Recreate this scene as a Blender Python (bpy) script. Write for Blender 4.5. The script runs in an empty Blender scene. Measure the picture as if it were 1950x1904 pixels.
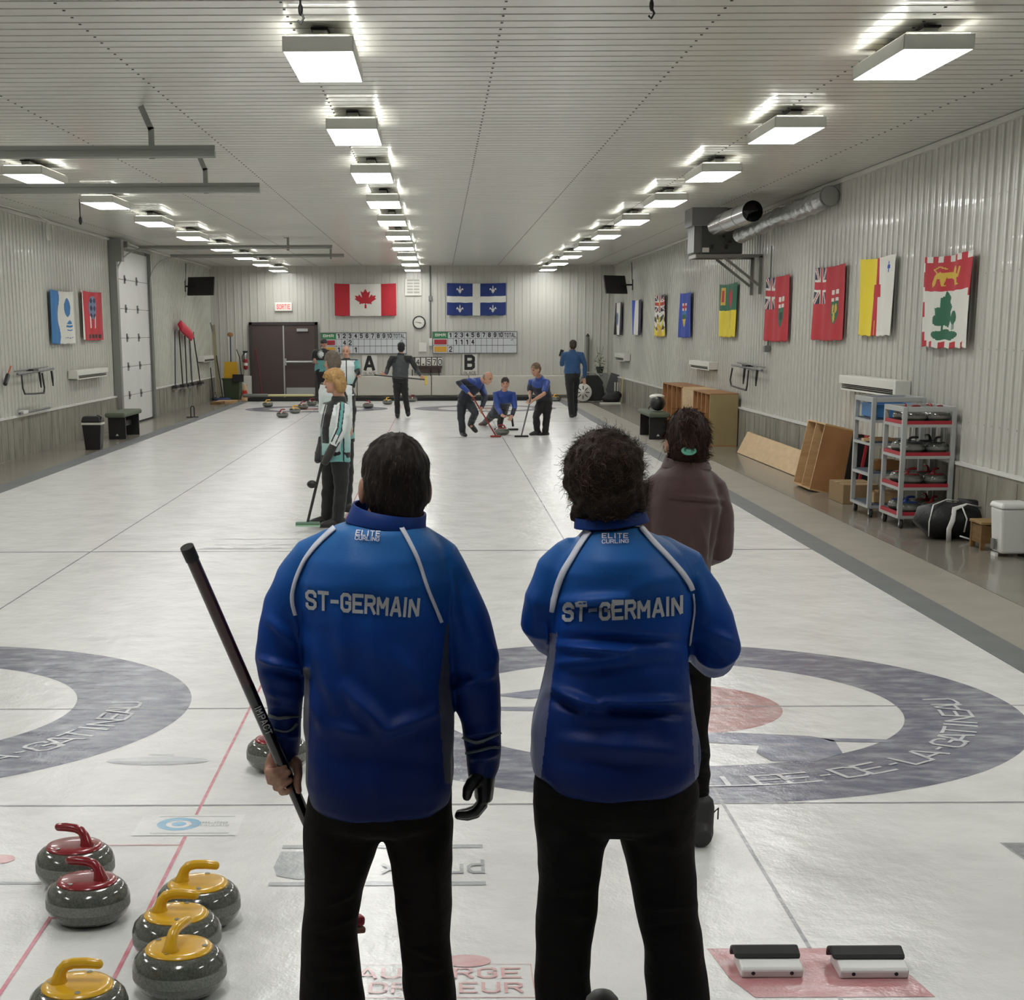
import bpy, math, random
from mathutils import Vector as V, Matrix, noise
from mathutils.bvhtree import BVHTree
random.seed(7)
PI = math.pi
sc = bpy.context.scene
COL = sc.collection
# ---------------------------------------------------------------- camera, world, exposure
F, PITCH, ROLL = 3152.86, .2185, -.0038
CX, CY = 838.73, 1331.49
CAM = V((-1.1805, -8.5041, 1.9333))
_f = V((0, math.cos(PITCH), -math.sin(PITCH))); _r = V((1, 0, 0)); _u = _r.cross(_f)
CR = _r*math.cos(ROLL)+_u*math.sin(ROLL); CU = -_r*math.sin(ROLL)+_u*math.cos(ROLL); CF = _f
cd = bpy.data.cameras.new('camera'); cam = bpy.data.objects.new('camera', cd); COL.objects.link(cam)
cd.sensor_fit = 'HORIZONTAL'; cd.sensor_width = 36; cd.lens = F/1950*36
cd.shift_x = (975-CX)/1950; cd.shift_y = (CY-952)/1950; cd.clip_start = .05; cd.clip_end = 200
m = Matrix((CR, CU, -CF)).transposed().to_4x4(); m.translation = CAM; cam.matrix_world = m
sc.camera = cam
w = bpy.data.worlds.new('world'); sc.world = w; w.use_nodes = True
w.node_tree.nodes['Background'].inputs[0].default_value = (.9, .95, 1, 1)
w.node_tree.nodes['Background'].inputs[1].default_value = .10
sc.view_settings.view_transform = 'Standard'; sc.view_settings.look = 'None'
sc.view_settings.gamma = 1; sc.view_settings.use_curve_mapping = False
sc.view_settings.exposure = 0.0
LAMP = 22.0          # strength of every ceiling light's diffuser

def ray(x, y): return (CR*((x-CX)/F) - CU*((y-CY)/F) + CF)
def px(x, y, ax, val):            # pixel of the photograph -> point on a world plane
    d = ray(x, y); i = 'xyz'.index(ax); return CAM + d*((val-CAM[i])/d[i])
def py(x, y, Y): return px(x, y, 'y', Y)

# ---------------------------------------------------------------- materials
def srgb(h):
    c = [int(h[i:i+2], 16)/255 for i in (0, 2, 4)]
    return tuple(x/12.92 if x <= .04045 else ((x+.055)/1.055)**2.4 for x in c)
MATS = {}
def mat(name, col, rough=.55, metal=0, coat=0, var=None, bump=None, emis=None, grad=None, coords='Object', spec=.5, sheen=0):
    if name in MATS: return MATS[name]
    if isinstance(col, str): col = srgb(col)
    M = bpy.data.materials.new(name); M.use_nodes = True; N = M.node_tree.nodes; L = M.node_tree.links
    b = N['Principled BSDF']; b.inputs['Base Color'].default_value = (*col, 1)
    b.inputs['Roughness'].default_value = rough; b.inputs['Metallic'].default_value = metal
    b.inputs['Coat Weight'].default_value = coat; b.inputs['Specular IOR Level'].default_value = spec
    if sheen: b.inputs['Sheen Weight'].default_value = sheen
    tc = N.new('ShaderNodeTexCoord')
    src = None
    if grad:            # list of (z, colour): dyed cloth, on the blue jackets shade too, object-space height
        sp = N.new('ShaderNodeSeparateXYZ'); L.new(tc.outputs['Object'], sp.inputs[0])
        mr = N.new('ShaderNodeMapRange'); mr.inputs[1].default_value = grad[0][0]; mr.inputs[2].default_value = grad[-1][0]
        L.new(sp.outputs[2], mr.inputs[0]); cr = N.new('ShaderNodeValToRGB'); L.new(mr.outputs[0], cr.inputs[0])
        z0, z1 = grad[0][0], grad[-1][0]
        els = cr.color_ramp.elements
        for i, (z, c) in enumerate(grad):
            if isinstance(c, str): c = srgb(c)
            e = els[i] if i < 2 else els.new((z-z0)/(z1-z0))
            e.position = (z-z0)/(z1-z0); e.color = (*c, 1)
        src = cr.outputs[0]; L.new(src, b.inputs['Base Color'])
    if var:             # (scale, amount, colour2 or None, stretch)
        s, a, c2 = var[:3]; st = var[3] if len(var) > 3 else (1, 1, 1)
        mp = N.new('ShaderNodeMapping'); mp.inputs['Scale'].default_value = st; L.new(tc.outputs[coords], mp.inputs[0])
        nz = N.new('ShaderNodeTexNoise'); nz.inputs['Scale'].default_value = s; nz.inputs['Detail'].default_value = 6
        L.new(mp.outputs[0], nz.inputs['Vector'])
        cr = N.new('ShaderNodeValToRGB'); L.new(nz.outputs['Fac'], cr.inputs[0])
        cr.color_ramp.elements[0].position = .35; cr.color_ramp.elements[1].position = .65
        cr.color_ramp.elements[0].color = (0, 0, 0, 1); cr.color_ramp.elements[1].color = (a, a, a, 1)
        mx = N.new('ShaderNodeMix'); mx.data_type = 'RGBA'; L.new(cr.outputs[0], mx.inputs['Factor'])
        if c2 is None: c2 = tuple(x*.6 for x in col)
        if isinstance(c2, str): c2 = srgb(c2)
        mx.inputs['A'].default_value = (*col, 1); mx.inputs['B'].default_value = (*c2, 1)
        if src: L.new(src, mx.inputs['A'])
        L.new(mx.outputs['Result'], b.inputs['Base Color'])
    if bump:            # (scale, strength, distance, stretch)
        s, st, d = bump[:3]; sr = bump[3] if len(bump) > 3 else (1, 1, 1)
        mp = N.new('ShaderNodeMapping'); mp.inputs['Scale'].default_value = sr; L.new(tc.outputs[coords], mp.inputs[0])
        nz = N.new('ShaderNodeTexNoise'); nz.inputs['Scale'].default_value = s; nz.inputs['Detail'].default_value = 4
        L.new(mp.outputs[0], nz.inputs['Vector'])
        bp = N.new('ShaderNodeBump'); bp.inputs['Strength'].default_value = st; bp.inputs['Distance'].default_value = d
        L.new(nz.outputs['Fac'], bp.inputs['Height']); L.new(bp.outputs[0], b.inputs['Normal'])
        if coat: L.new(bp.outputs[0], b.inputs['Coat Normal'])
    if emis is not None:
        b.inputs['Emission Color'].default_value = (*col, 1); b.inputs['Emission Strength'].default_value = emis
    MATS[name] = M; return M

def ice(name, col):      # painted ice: colour under a glossy, pebbled, worn surface
    if name in MATS: return MATS[name]
    if isinstance(col, str): col = srgb(col)
    M = bpy.data.materials.new(name); M.use_nodes = True; N = M.node_tree.nodes; L = M.node_tree.links
    b = N['Principled BSDF']; g = N.new('ShaderNodeNewGeometry')
    def nz(scale, det, stretch=(1, 1, 1), rough=.5):
        mp = N.new('ShaderNodeMapping'); mp.inputs['Scale'].default_value = stretch; L.new(g.outputs['Position'], mp.inputs[0])
        t = N.new('ShaderNodeTexNoise'); t.inputs['Scale'].default_value = scale; t.inputs['Detail'].default_value = det
        t.inputs['Roughness'].default_value = rough; L.new(mp.outputs[0], t.inputs['Vector']); return t.outputs['Fac']
    def ramp(s, p0, c0, p1, c1):
        r = N.new('ShaderNodeValToRGB'); L.new(s, r.inputs[0]); r.color_ramp.interpolation = 'EASE'; e = r.color_ramp.elements
        e[0].position = p0; e[0].color = (*c0, 1); e[1].position = p1; e[1].color = (*c1, 1); return r.outputs[0]
    def mix(f, a, bb):
        m_ = N.new('ShaderNodeMix'); m_.data_type = 'RGBA'; L.new(f, m_.inputs['Factor'])
        for k, v in (('A', a), ('B', bb)):
            if isinstance(v, tuple): m_.inputs[k].default_value = (*v, 1)
            else: L.new(v, m_.inputs[k])
        return m_.outputs['Result']
    scuff_reflection = ramp(nz(2.6, 5, (1, .8, 1), .5), .32, (0, 0, 0), .80, (.62,)*3)  # scuffs, plus the grey mottle of pebble reflections put into the colour
    c = mix(scuff_reflection, col, tuple(min(1, x*.75+.02) for x in col))
    streak = ramp(nz(10, 7, (.5, 1.0, 1), .6), .32, (0, 0, 0), .9, (.42,)*3)
    c = mix(streak, c, (.86, .86, .84))
    L.new(c, b.inputs['Base Color'])
    b.inputs['Roughness'].default_value = .22
    b.inputs['IOR'].default_value = 1.36; b.inputs['Specular IOR Level'].default_value = .55
    bp = N.new('ShaderNodeBump'); bp.inputs['Strength'].default_value = .22; bp.inputs['Distance'].default_value = .004
    L.new(nz(95, 2), bp.inputs['Height'])
    b2 = N.new('ShaderNodeBump'); b2.inputs['Strength'].default_value = .4; b2.inputs['Distance'].default_value = .02
    L.new(nz(7, 4, (1, .7, 1)), b2.inputs['Height']); L.new(bp.outputs[0], b2.inputs['Normal']); L.new(b2.outputs[0], b.inputs['Normal'])
    MATS[name] = M; return M

# ---------------------------------------------------------------- mesh builder
def frame(t, xd=None):
    t = t.normalized(); xd = V(xd) if xd is not None else (V((0, 0, 1)) if abs(t.z) < .9 else V((0, 1, 0)))
    X = xd - t*xd.dot(t)
    if X.length < 1e-6: X = t.orthogonal()
    X.normalize(); return X, t.cross(X)
class MB:
    def __init__(s): s.v = []; s.f = []; s.m = []
    def add(s, vs, fs, m=0):
        n = len(s.v); s.v += [tuple(p) for p in vs]; s.f += [tuple(i+n for i in q) for q in fs]; s.m += [m]*len(fs); return s
    def box(s, c, d, m=0, R=None):
        vs = [V((x*d[0]/2, y*d[1]/2, z*d[2]/2)) for x in (-1, 1) for y in (-1, 1) for z in (-1, 1)]
        if R is not None: vs = [R @ v for v in vs]
        vs = [v+V(c) for v in vs]
        return s.add(vs, [(0, 1, 3, 2), (4, 6, 7, 5), (0, 4, 5, 1), (2, 3, 7, 6), (0, 2, 6, 4), (1, 5, 7, 3)], m)
    def bb(s, a, b, m=0): return s.box([(a[i]+b[i])/2 for i in range(3)], [abs(b[i]-a[i]) for i in range(3)], m)
    def bar(s, a, b, w, h, m=0, up=None):       # rectangular bar from a to b
        a, b = V(a), V(b); X, Y = frame(b-a, up); vs = []
        for p in (a, b):
            for q, r in ((-1, -1), (1, -1), (1, 1), (-1, 1)): vs.append(p + X*h/2*q + Y*w/2*r)
        return s.add(vs, [(0, 1, 2, 3), (7, 6, 5, 4)]+[(i, i+4, (i+1) % 4+4, (i+1) % 4) for i in range(4)], m)
    def sweep(s, st, n=14, m=0, xd=None, caps=True, ring=False):   # st: (p, rx, ry) elliptical stations
        st = [(V(q[0]), q[1], q[2] if len(q) > 2 else q[1]) for q in st]; k = len(st); vs = []
        pX = None
        for i, (p, rx, ry) in enumerate(st):
            if ring: t = st[(i+1) % k][0]-st[i-1][0]
            else: t = st[min(i+1, k-1)][0]-st[max(i-1, 0)][0]
            if t.length < 1e-7: t = V((0, 0, 1))
            X, Y = frame(t, xd if xd is not None else pX); pX = X
            vs += [p+X*rx*math.cos(2*PI*j/n)+Y*ry*math.sin(2*PI*j/n) for j in range(n)]
        fs = []
        for i in range(k if ring else k-1):
            i2 = (i+1) % k
            for j in range(n): fs.append((i*n+j, i*n+(j+1) % n, i2*n+(j+1) % n, i2*n+j))
        if caps and not ring: fs += [tuple(reversed(range(n))), tuple(range((k-1)*n, k*n))]
        return s.add(vs, fs, m)
    def tube(s, pts, r, n=8, m=0, caps=True):
        return s.sweep([(p, r if not isinstance(r, (list, tuple)) else r[i]) for i, p in enumerate(pts)], n, m, None, caps)
    def cap(s, pts, rs, n=12, m=0):             # tube with rounded ends
        st = []; pts = [V(p) for p in pts]
        if not isinstance(rs, (list, tuple)): rs = [rs]*len(pts)
        d0 = (pts[0]-pts[1]).normalized(); d1 = (pts[-1]-pts[-2]).normalized()
        for a in (80, 55, 28): st.append((pts[0]+d0*rs[0]*math.sin(math.radians(a)), rs[0]*math.cos(math.radians(a))))
        st += list(zip(pts, rs))
        for a in (28, 55, 80): st.append((pts[-1]+d1*rs[-1]*math.sin(math.radians(a)), rs[-1]*math.cos(math.radians(a))))
        return s.sweep(st, n, m)
    def ell(s, c, r, m=0, n=16, k=10, R=None):
        st = []; c = V(c); vs = []; fs = []
        for i in range(1, k):
            a = PI*i/k
            for j in range(n): vs.append(V((math.sin(a)*math.cos(2*PI*j/n)*r[0], math.sin(a)*math.sin(2*PI*j/n)*r[1], -math.cos(a)*r[2])))
        vs += [V((0, 0, -r[2])), V((0, 0, r[2]))]
        for i in range(k-2):
            for j in range(n): fs.append((i*n+j, i*n+(j+1) % n, (i+1)*n+(j+1) % n, (i+1)*n+j))
        b, t = len(vs)-2, len(vs)-1
        fs += [(b, (j+1) % n, j) for j in range(n)] + [(t, (k-2)*n+j, (k-2)*n+(j+1) % n) for j in range(n)]
        if R is not None: vs = [R @ v for v in vs]
        return s.add([v+c for v in vs], fs, m)
    def lathe(s, prof, c=(0, 0, 0), n=40, m=0, ms=None, R=None):    # prof (r, z)
        vs = []; c = V(c); k = len(prof)
        for r, z in prof: vs += [V((r*math.cos(2*PI*j/n), r*math.sin(2*PI*j/n), z)) for j in range(n)]
        if R is not None: vs = [R @ v for v in vs]
        vs = [v+c for v in vs]
        for i in range(k-1):
            s.add([], [], 0)
        base = len(s.v); s.v += [tuple(v) for v in vs]
        for i in range(k-1):
            for j in range(n):
                s.f.append((base+i*n+j, base+i*n+(j+1) % n, base+(i+1)*n+(j+1) % n, base+(i+1)*n+j)); s.m.append(ms[i] if ms else m)
        s.f.append(tuple(base+j for j in reversed(range(n)))); s.m.append(ms[0] if ms else m)
        s.f.append(tuple(base+(k-1)*n+j for j in range(n))); s.m.append(ms[-1] if ms else m)
        return s
    def prism(s, poly, fn, m=0):                # fn(u, v, w) -> point, w in 0..1 is thickness
        n = len(poly); vs = [fn(u, v, 0) for u, v in poly]+[fn(u, v, 1) for u, v in poly]
        return s.add(vs, [tuple(range(n)), tuple(reversed(range(n, 2*n)))]+[(i, i+n, (i+1) % n+n, (i+1) % n) for i in range(n)], m)
    def build(s, name, mats, parent=None, smooth=False, bevel=0, loc=None):
        me = bpy.data.meshes.new(name); me.from_pydata(s.v, [], s.f)
        if not isinstance(mats, (list, tuple)): mats = [mats]
        for q in mats: me.materials.append(q)
        me.polygons.foreach_set('material_index', s.m)
        if smooth: me.polygons.foreach_set('use_smooth', [True]*len(s.f))
        me.validate(); me.update()
        o = bpy.data.objects.new(name, me); COL.objects.link(o)
        if parent: o.parent = parent
        if loc: o.location = loc
        if bevel:
            b = o.modifiers.new('b', 'BEVEL'); b.width = bevel; b.segments = 2; b.limit_method = 'ANGLE'; b.angle_limit = .6
        return o
def smooth_angle(o, ang=.7):
    me = o.data; me.polygons.foreach_set('use_smooth', [True]*len(me.polygons))
    try: me.set_sharp_from_angle(angle=ang)
    except Exception: pass
    return o
def tag(o, label, cat, group=None):
    o['label'] = label; o['category'] = cat
    if group: o['group'] = group
    return o
def struct(o): o['kind'] = 'structure'; return o
def thing(name, label, cat, loc=(0, 0, 0), group=None, rot=None):
    o = bpy.data.objects.new(name, None); COL.objects.link(o); o.location = loc; o.empty_display_size = .1
    if rot: o.rotation_euler = rot
    return tag(o, label, cat, group)
def dup(root, loc=None, label=None, group=None, rotz=None):
    r = root.copy(); COL.objects.link(r)
    if loc is not None: r.location = loc
    if rotz is not None: r.rotation_euler = (0, 0, rotz)
    if label: r['label'] = label
    if group: r['group'] = group
    for ch in list(root.children):
        c = ch.copy(); COL.objects.link(c); c.parent = r
        for g in ch.children:
            d = g.copy(); COL.objects.link(d); d.parent = c
    return r

# ---------------------------------------------------------------- lettering: block strokes on a 4 x 6 cell
GL = {'A': [[(-.1, 0), (1.7, 6), (2.3, 6), (4.1, 0)], [(.7, 1.6), (3.3, 1.6)]], 'B': [[(0, 0), (0, 6), (3, 6), (4, 5.2), (4, 3.8), (3, 3.1), (0, 3.1)], [(3, 3.1), (4, 2.4), (4, .8), (3, 0), (0, 0)]],
 'C': [[(4, 4.6), (4, 5.2), (3, 6), (1, 6), (0, 5), (0, 1), (1, 0), (3, 0), (4, .8), (4, 1.4)]], 'D': [[(0, 0), (0, 6), (2.8, 6), (4, 5), (4, 1), (2.8, 0), (0, 0)]],
 'E': [[(4, 6), (0, 6), (0, 0), (4, 0)], [(0, 3), (3.2, 3)]], 'F': [[(4, 6), (0, 6), (0, 0)], [(0, 3), (3.2, 3)]],
 'G': [[(4, 4.6), (4, 5.2), (3, 6), (1, 6), (0, 5), (0, 1), (1, 0), (3, 0), (4, .8), (4, 2.9), (2.4, 2.9)]], 'H': [[(0, 0), (0, 6)], [(4, 0), (4, 6)], [(0, 3), (4, 3)]],
 'I': [[(2, 0), (2, 6)]], 'J': [[(3.4, 6), (3.4, 1), (2.6, 0), (1, 0), (0, 1)]], 'K': [[(0, 0), (0, 6)], [(4, 6), (.4, 2.8)], [(1.4, 3.6), (4, 0)]], 'L': [[(0, 6), (0, 0), (3.8, 0)]],
 'M': [[(0, 0), (0, 6), (2.3, 2), (4.6, 6), (4.6, 0)]], 'N': [[(0, 0), (0, 6), (4, 0), (4, 6)]], 'O': [[(1, 0), (0, 1), (0, 5), (1, 6), (3, 6), (4, 5), (4, 1), (3, 0), (1, 0)]],
 'P': [[(0, 0), (0, 6), (3, 6), (4, 5.2), (4, 3.6), (3, 2.8), (0, 2.8)]], 'R': [[(0, 0), (0, 6), (3, 6), (4, 5.2), (4, 3.8), (3, 3), (0, 3)], [(2.2, 3), (4, 0)]],
 'S': [[(4, 4.7), (4, 5.2), (3, 6), (1, 6), (0, 5.2), (0, 4), (.8, 3.3), (3.2, 2.7), (4, 2), (4, .8), (3, 0), (1, 0), (0, .8), (0, 1.3)]], 'T': [[(0, 6), (4, 6)], [(2, 6), (2, 0)]],
 'U': [[(0, 6), (0, 1), (1, 0), (3, 0), (4, 1), (4, 6)]], 'V': [[(0, 6), (2, 0), (4, 6)]], 'X': [[(0, 0), (4, 6)], [(0, 6), (4, 0)]], 'Y': [[(0, 6), (2, 3), (4, 6)], [(2, 3), (2, 0)]], 'Z': [[(0, 6), (4, 6), (0, 0), (4, 0)]],
 '-': [[(.6, 3), (3.2, 3)]], '.': [[(1, 0), (1, .5)]], '0': [[(1, 0), (0, 1), (0, 5), (1, 6), (3, 6), (4, 5), (4, 1), (3, 0), (1, 0)]], '1': [[(.8, 4.8), (2, 6), (2, 0)]],
 '2': [[(0, 4.6), (0, 5.2), (1, 6), (3, 6), (4, 5), (4, 3.8), (0, .6), (0, 0), (4, 0)]], '3': [[(0, 5.2), (1, 6), (3, 6), (4, 5.2), (4, 3.8), (3, 3.1), (1.6, 3.1)], [(3, 3.1), (4, 2.4), (4, .8), (3, 0), (1, 0), (0, .8)]],
 '4': [[(3, 0), (3, 6), (0, 2), (4, 2)]], '5': [[(4, 6), (.2, 6), (0, 3.2), (3, 3.6), (4, 2.8), (4, .9), (3, 0), (1, 0), (0, .8)]], '6': [[(4, 5.2), (3, 6), (1, 6), (0, 5), (0, 1), (1, 0), (3, 0), (4, 1), (4, 2.5), (3, 3.4), (0, 3)]],
 '7': [[(0, 6), (4, 6), (1.4, 0)]], '8': [[(1, 3.1), (0, 4), (0, 5.2), (1, 6), (3, 6), (4, 5.2), (4, 4), (3, 3.1), (1, 3.1), (0, 2.2), (0, .8), (1, 0), (3, 0), (4, .8), (4, 2.2), (3, 3.1)]],
 '9': [[(0, .8), (1, 0), (3, 0), (4, 1), (4, 5), (3, 6), (1, 6), (0, 5), (0, 3.5), (1, 2.6), (4, 3)]],
 'd': [[(4, 6), (4, 0), (1, 0), (0, 1), (0, 2.8), (1, 3.8), (4, 3.8)]], 'u': [[(0, 3.8), (0, 1), (1, 0), (4, 0), (4, 3.8)]], 'b': [[(0, 6), (0, 0), (3, 0), (4, 1), (4, 2.8), (3, 3.8), (0, 3.8)]],
 'x': [[(0, 0), (4, 3.8)], [(0, 3.8), (4, 0)]], 'c': [[(4, 3), (3, 3.8), (1, 3.8), (0, 2.8), (0, 1), (1, 0), (3, 0), (4, .8)]], 'a': [[(0, 3.8), (3, 3.8), (4, 3), (4, 0), (1, 0), (0, .8), (.6, 2), (4, 2)]], 'r': [[(0, 0), (0, 3.8)], [(0, 2.8), (1.4, 3.8), (3, 3.8)]], 'e': [[(4, .8), (3, 0), (1, 0), (0, 1), (0, 2.8), (1, 3.8), (3, 3.8), (4, 2.8), (4, 2), (0, 2)]], 'o': [[(1, 0), (0, 1), (0, 2.8), (1, 3.8), (3, 3.8), (4, 2.8), (4, 1), (3, 0), (1, 0)]]}
def text_strokes(txt, W, H, gap=.25, bold=.17):
    """quads (four (u, v)) of the lettering in a W x H box from (0,0); bold = stroke over height"""
    ws = [(0.9 if c in 'I.' else (5.0 if c == 'M' else (3.2 if c == '-' else (2.6 if c == '1' else 4.0))))if c != ' ' else 2 for c in txt]
    t = bold*6; adv = [x+t+gap*4 for x in ws]; tot = sum(adv)-gap*4; sx = W/tot; sy = H/(6+t); out = []; x0 = t/2
    for c, wd, ad in zip(txt, ws, adv):
        off = {'I': -1.55, '.': -.6, '-': -.3, '1': -.3}.get(c, 0)
        for pl in GL.get(c, []):
            pl = [(p[0]+off+x0, p[1]+t/2) for p in pl]; clo = pl[0] == pl[-1]
            n = len(pl)
            def nor(i, side):
                ds = []
                for a, b in ((i-1, i), (i, i+1)):
                    if clo and a < 0: a, b = n-2, n-1
                    if clo and b >= n: a, b = 0, 1
                    if 0 <= a and b < n:
                        d = (pl[b][0]-pl[a][0], pl[b][1]-pl[a][1]); l = math.hypot(*d) or 1; ds.append((-d[1]/l, d[0]/l))
                if len(ds) == 1: return ds[0][0]*t/2, ds[0][1]*t/2
                sx_, sy_ = ds[0][0]+ds[1][0], ds[0][1]+ds[1][1]; l2 = (sx_*sx_+sy_*sy_) or 1
                if l2 < 1.6: return ds[side][0]*t/2, ds[side][1]*t/2
                k = min(2/l2, 1.3); return sx_*k*t/2, sy_*k*t/2
            for i in range(n-1):
                a, b = pl[i], pl[i+1]; na, nb = nor(i, 1), nor(i+1, 0)
                ea = [0, 0]; eb = [0, 0]
                d = (b[0]-a[0], b[1]-a[1]); l = math.hypot(*d) or 1; d = (d[0]/l*t/2, d[1]/l*t/2)
                if not clo and i == 0: ea = [-d[0], -d[1]] if c in 'EFLTHIRPBDKN' or True else ea
                if not clo and i == n-2: eb = [d[0], d[1]]
                q = [(a[0]+na[0]+ea[0], a[1]+na[1]+ea[1]), (a[0]-na[0]+ea[0], a[1]-na[1]+ea[1]), (b[0]-nb[0]+eb[0], b[1]-nb[1]+eb[1]), (b[0]+nb[0]+eb[0], b[1]+nb[1]+eb[1])]
                out.append([(u*sx, v*sy) for u, v in q])
        x0 += ad
    return out
_tk = [0]
def text_on(mb, txt, fn, W, H, m=0, sub=1, gap=.25, bold=.17):
    for a, b, c, d in text_strokes(txt, W, H, gap, bold):
        for i in range(sub):
            s0, s1 = i/sub, (i+1)/sub
            L = lambda p, q, s: (p[0]+(q[0]-p[0])*s, p[1]+(q[1]-p[1])*s)
            A, B_, C_, D = L(a, d, s0), L(b, c, s0), L(b, c, s1), L(a, d, s1)
            q = [V(fn(*A)), V(fn(*B_)), V(fn(*C_)), V(fn(*D))]; nn = (q[2]-q[0]).cross(q[3]-q[1]); _tk[0] += 1
            if nn.length > 1e-12:      # overlapping strokes lie a hair apart
                nn.normalize(); nn = nn if nn.dot(q[0]-CAM) < 0 else -nn; q = [p+nn*((_tk[0] % 16)*.00012) for p in q]
            mb.add(q, [(0, 1, 2, 3)], m)
# ================================================================ the setting
XR, XL, YB, ZC, YN = 3.97, -7.88, 41.5, 3.82, -9.2
IX0, IX1, IY1 = -6.62, 2.18, 39.62
PITCH_R = .2286
cream = mat('cream_metal', 'c3c2b9', .24, 0, .15, var=(.7, .25, 'b5b4ab'), spec=.6)
creamdk = mat('cream_metal_ceiling', 'c6c5bc', .28, 0, .1, spec=.6)
rivet = mat('screw_heads', '4a4a46', .5)
conc = mat('poured_concrete', '8f8b7f', .8, var=(5, .8, '6f6b60', (1, 1, .35)), bump=(18, .5, .01))
floorm = mat('polished_concrete_floor', '8b8579', .27, 0, .25, var=(1.3, .8, '6d685e', (1, .6, 1)), bump=(6, .12, .01))
kerbd = mat('grey_painted_kerb', '6c6f70', .5, var=(3, .5, '5b5e5f'))
kerbl = mat('light_concrete_strip', '9b968a', .45, var=(2.5, .5, '868176'))
white = mat('white_enamel', 'd8d8d2', .35)
def ribbed(name, a, b, up, inw, length, h0, h1, m, skip=()):
    """ribbed sheet from a along direction b; ribs run along `up`, stand out along inw"""
    mb = MB(); a, b, up, inw = V(a), V(b).normalized(), V(up), V(inw)
    n = int(length/PITCH_R)+1; prof = []
    for i in range(n):
        s = i*PITCH_R
        if name == 'c': prof += [(s, 0), (s+.003, -.03), (s+.033, -.03), (s+.036, 0)]; continue
        prof += [(s, 0), (s+.005, .018), (s+.026, .018), (s+.031, 0)]+([(s+.125, 0), (s+.128, .004), (s+.136, .004), (s+.139, 0)] if name == 'w' else [])
    prof.append((n*PITCH_R, 0)); vs = []
    for s, d in prof:
        s = min(s, length)
        for h in (h0, h1): vs.append(a+b*s+inw*d+up*h)
    mb.add(vs, [(2*i, 2*i+2, 2*i+3, 2*i+1) for i in range(len(prof)-1)])
    return mb
L_ = YB-YN
mb = ribbed('w', (XR, YN, 0), (0, 1, 0), (0, 0, 1), (-1, 0, 0), L_, .66, ZC, cream)
for z in (1.05, 1.75, 2.45, 3.15):
    for i in range(0, int(L_/PITCH_R), 1): mb.box((XR-.001, YN+i*PITCH_R+.075, z), (.008, .012, .012), 1)
struct(mb.build('wall_right', [cream, rivet]))
mb = ribbed('w', (XL, YN, 0), (0, 1, 0), (0, 0, 1), (1, 0, 0), L_, .66, ZC, cream)
for z in (1.25, 1.95, 2.75): mb.bb((XL, YN, z), (XL+.003, YB, z+.005), 1)
struct(mb.build('wall_left', [cream, mat('panel_seam', '8d8c82', .6)]))
mb = ribbed('w', (XL, YB, 0), (1, 0, 0), (0, 0, 1), (0, -1, 0), XR-XL, 0, ZC, cream)
struct(mb.build('wall_back', [cream]))
mb = ribbed('c', (XL, YN, ZC), (0, 1, 0), (1, 0, 0), (0, 0, -1), L_, 0, XR-XL, creamdk)
for k, x in enumerate([XL+.5+1.32*i for i in range(9)]):
    for i in range(int(L_/PITCH_R)): mb.box((x, YN+i*PITCH_R+.07, ZC-.002), (.016, .016, .006), 1)
struct(mb.build('ceiling', [creamdk, rivet]))
# trims
for X, s, nm in ((XR, -1, 'trim_1'), (XL, 1, 'trim_2')):
    mb = MB(); mb.bb((X, YN, ZC-.06), (X+s*.045, YB, ZC-.008)); mb.bb((X, YN, ZC-.008), (X+s*.03, YB, ZC+.0), 1)
    struct(mb.build(nm, [cream, rivet]))
# concrete foundation walls
def found(nm, X, s, y0, y1):
    mb = MB(); d = .05
    mb.bb((X+s*.0, y0, 0), (X+s*d, y1, .635))
    y = y0+.3; random.seed(3)
    while y < y1-.3: mb.bb((X+s*d, y, .02), (X+s*(d+.006), y+.03+random.random()*.12, .6)); y += .35+random.random()*.5
    mb.bb((X, y0, .635), (X+s*(d+.012), y1, .665), 1)
    return struct(mb.build(nm, [conc, white]))
GY0, GY1 = 26.4, 30.4      # sectional door in the left wall
found('baseboard_right', XR, -1, YN, YB)
found('baseboard_left', XL, 1, YN, GY0-.15); found('baseboard_left', XL, 1, GY1+.15, YB)
mb = MB(); mb.bb((XL-.3, YN, -.3), (XR+.3, YB+.2, -.005))
mb.bb((IX1+.24, YN, -.2), (IX1+.80, YB, .0), 1); mb.bb((IX1+.81, YN, -.2), (XR, YB, .0), 0)
mb.bb((XL, YN, -.2), (IX0-.28, YB, 0), 0); mb.bb((IX0-.28, IY1+.12, -.2), (IX1+.24, YB, 0), 0)
mb.bb((IX1, YN, -.2), (IX1+.235, IY1+.12, .004), 2); mb.bb((IX0-.275, YN, -.2), (IX0, IY1+.12, .004), 2)
struct(mb.build('floor', [floorm, kerbl, kerbd]))
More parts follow.
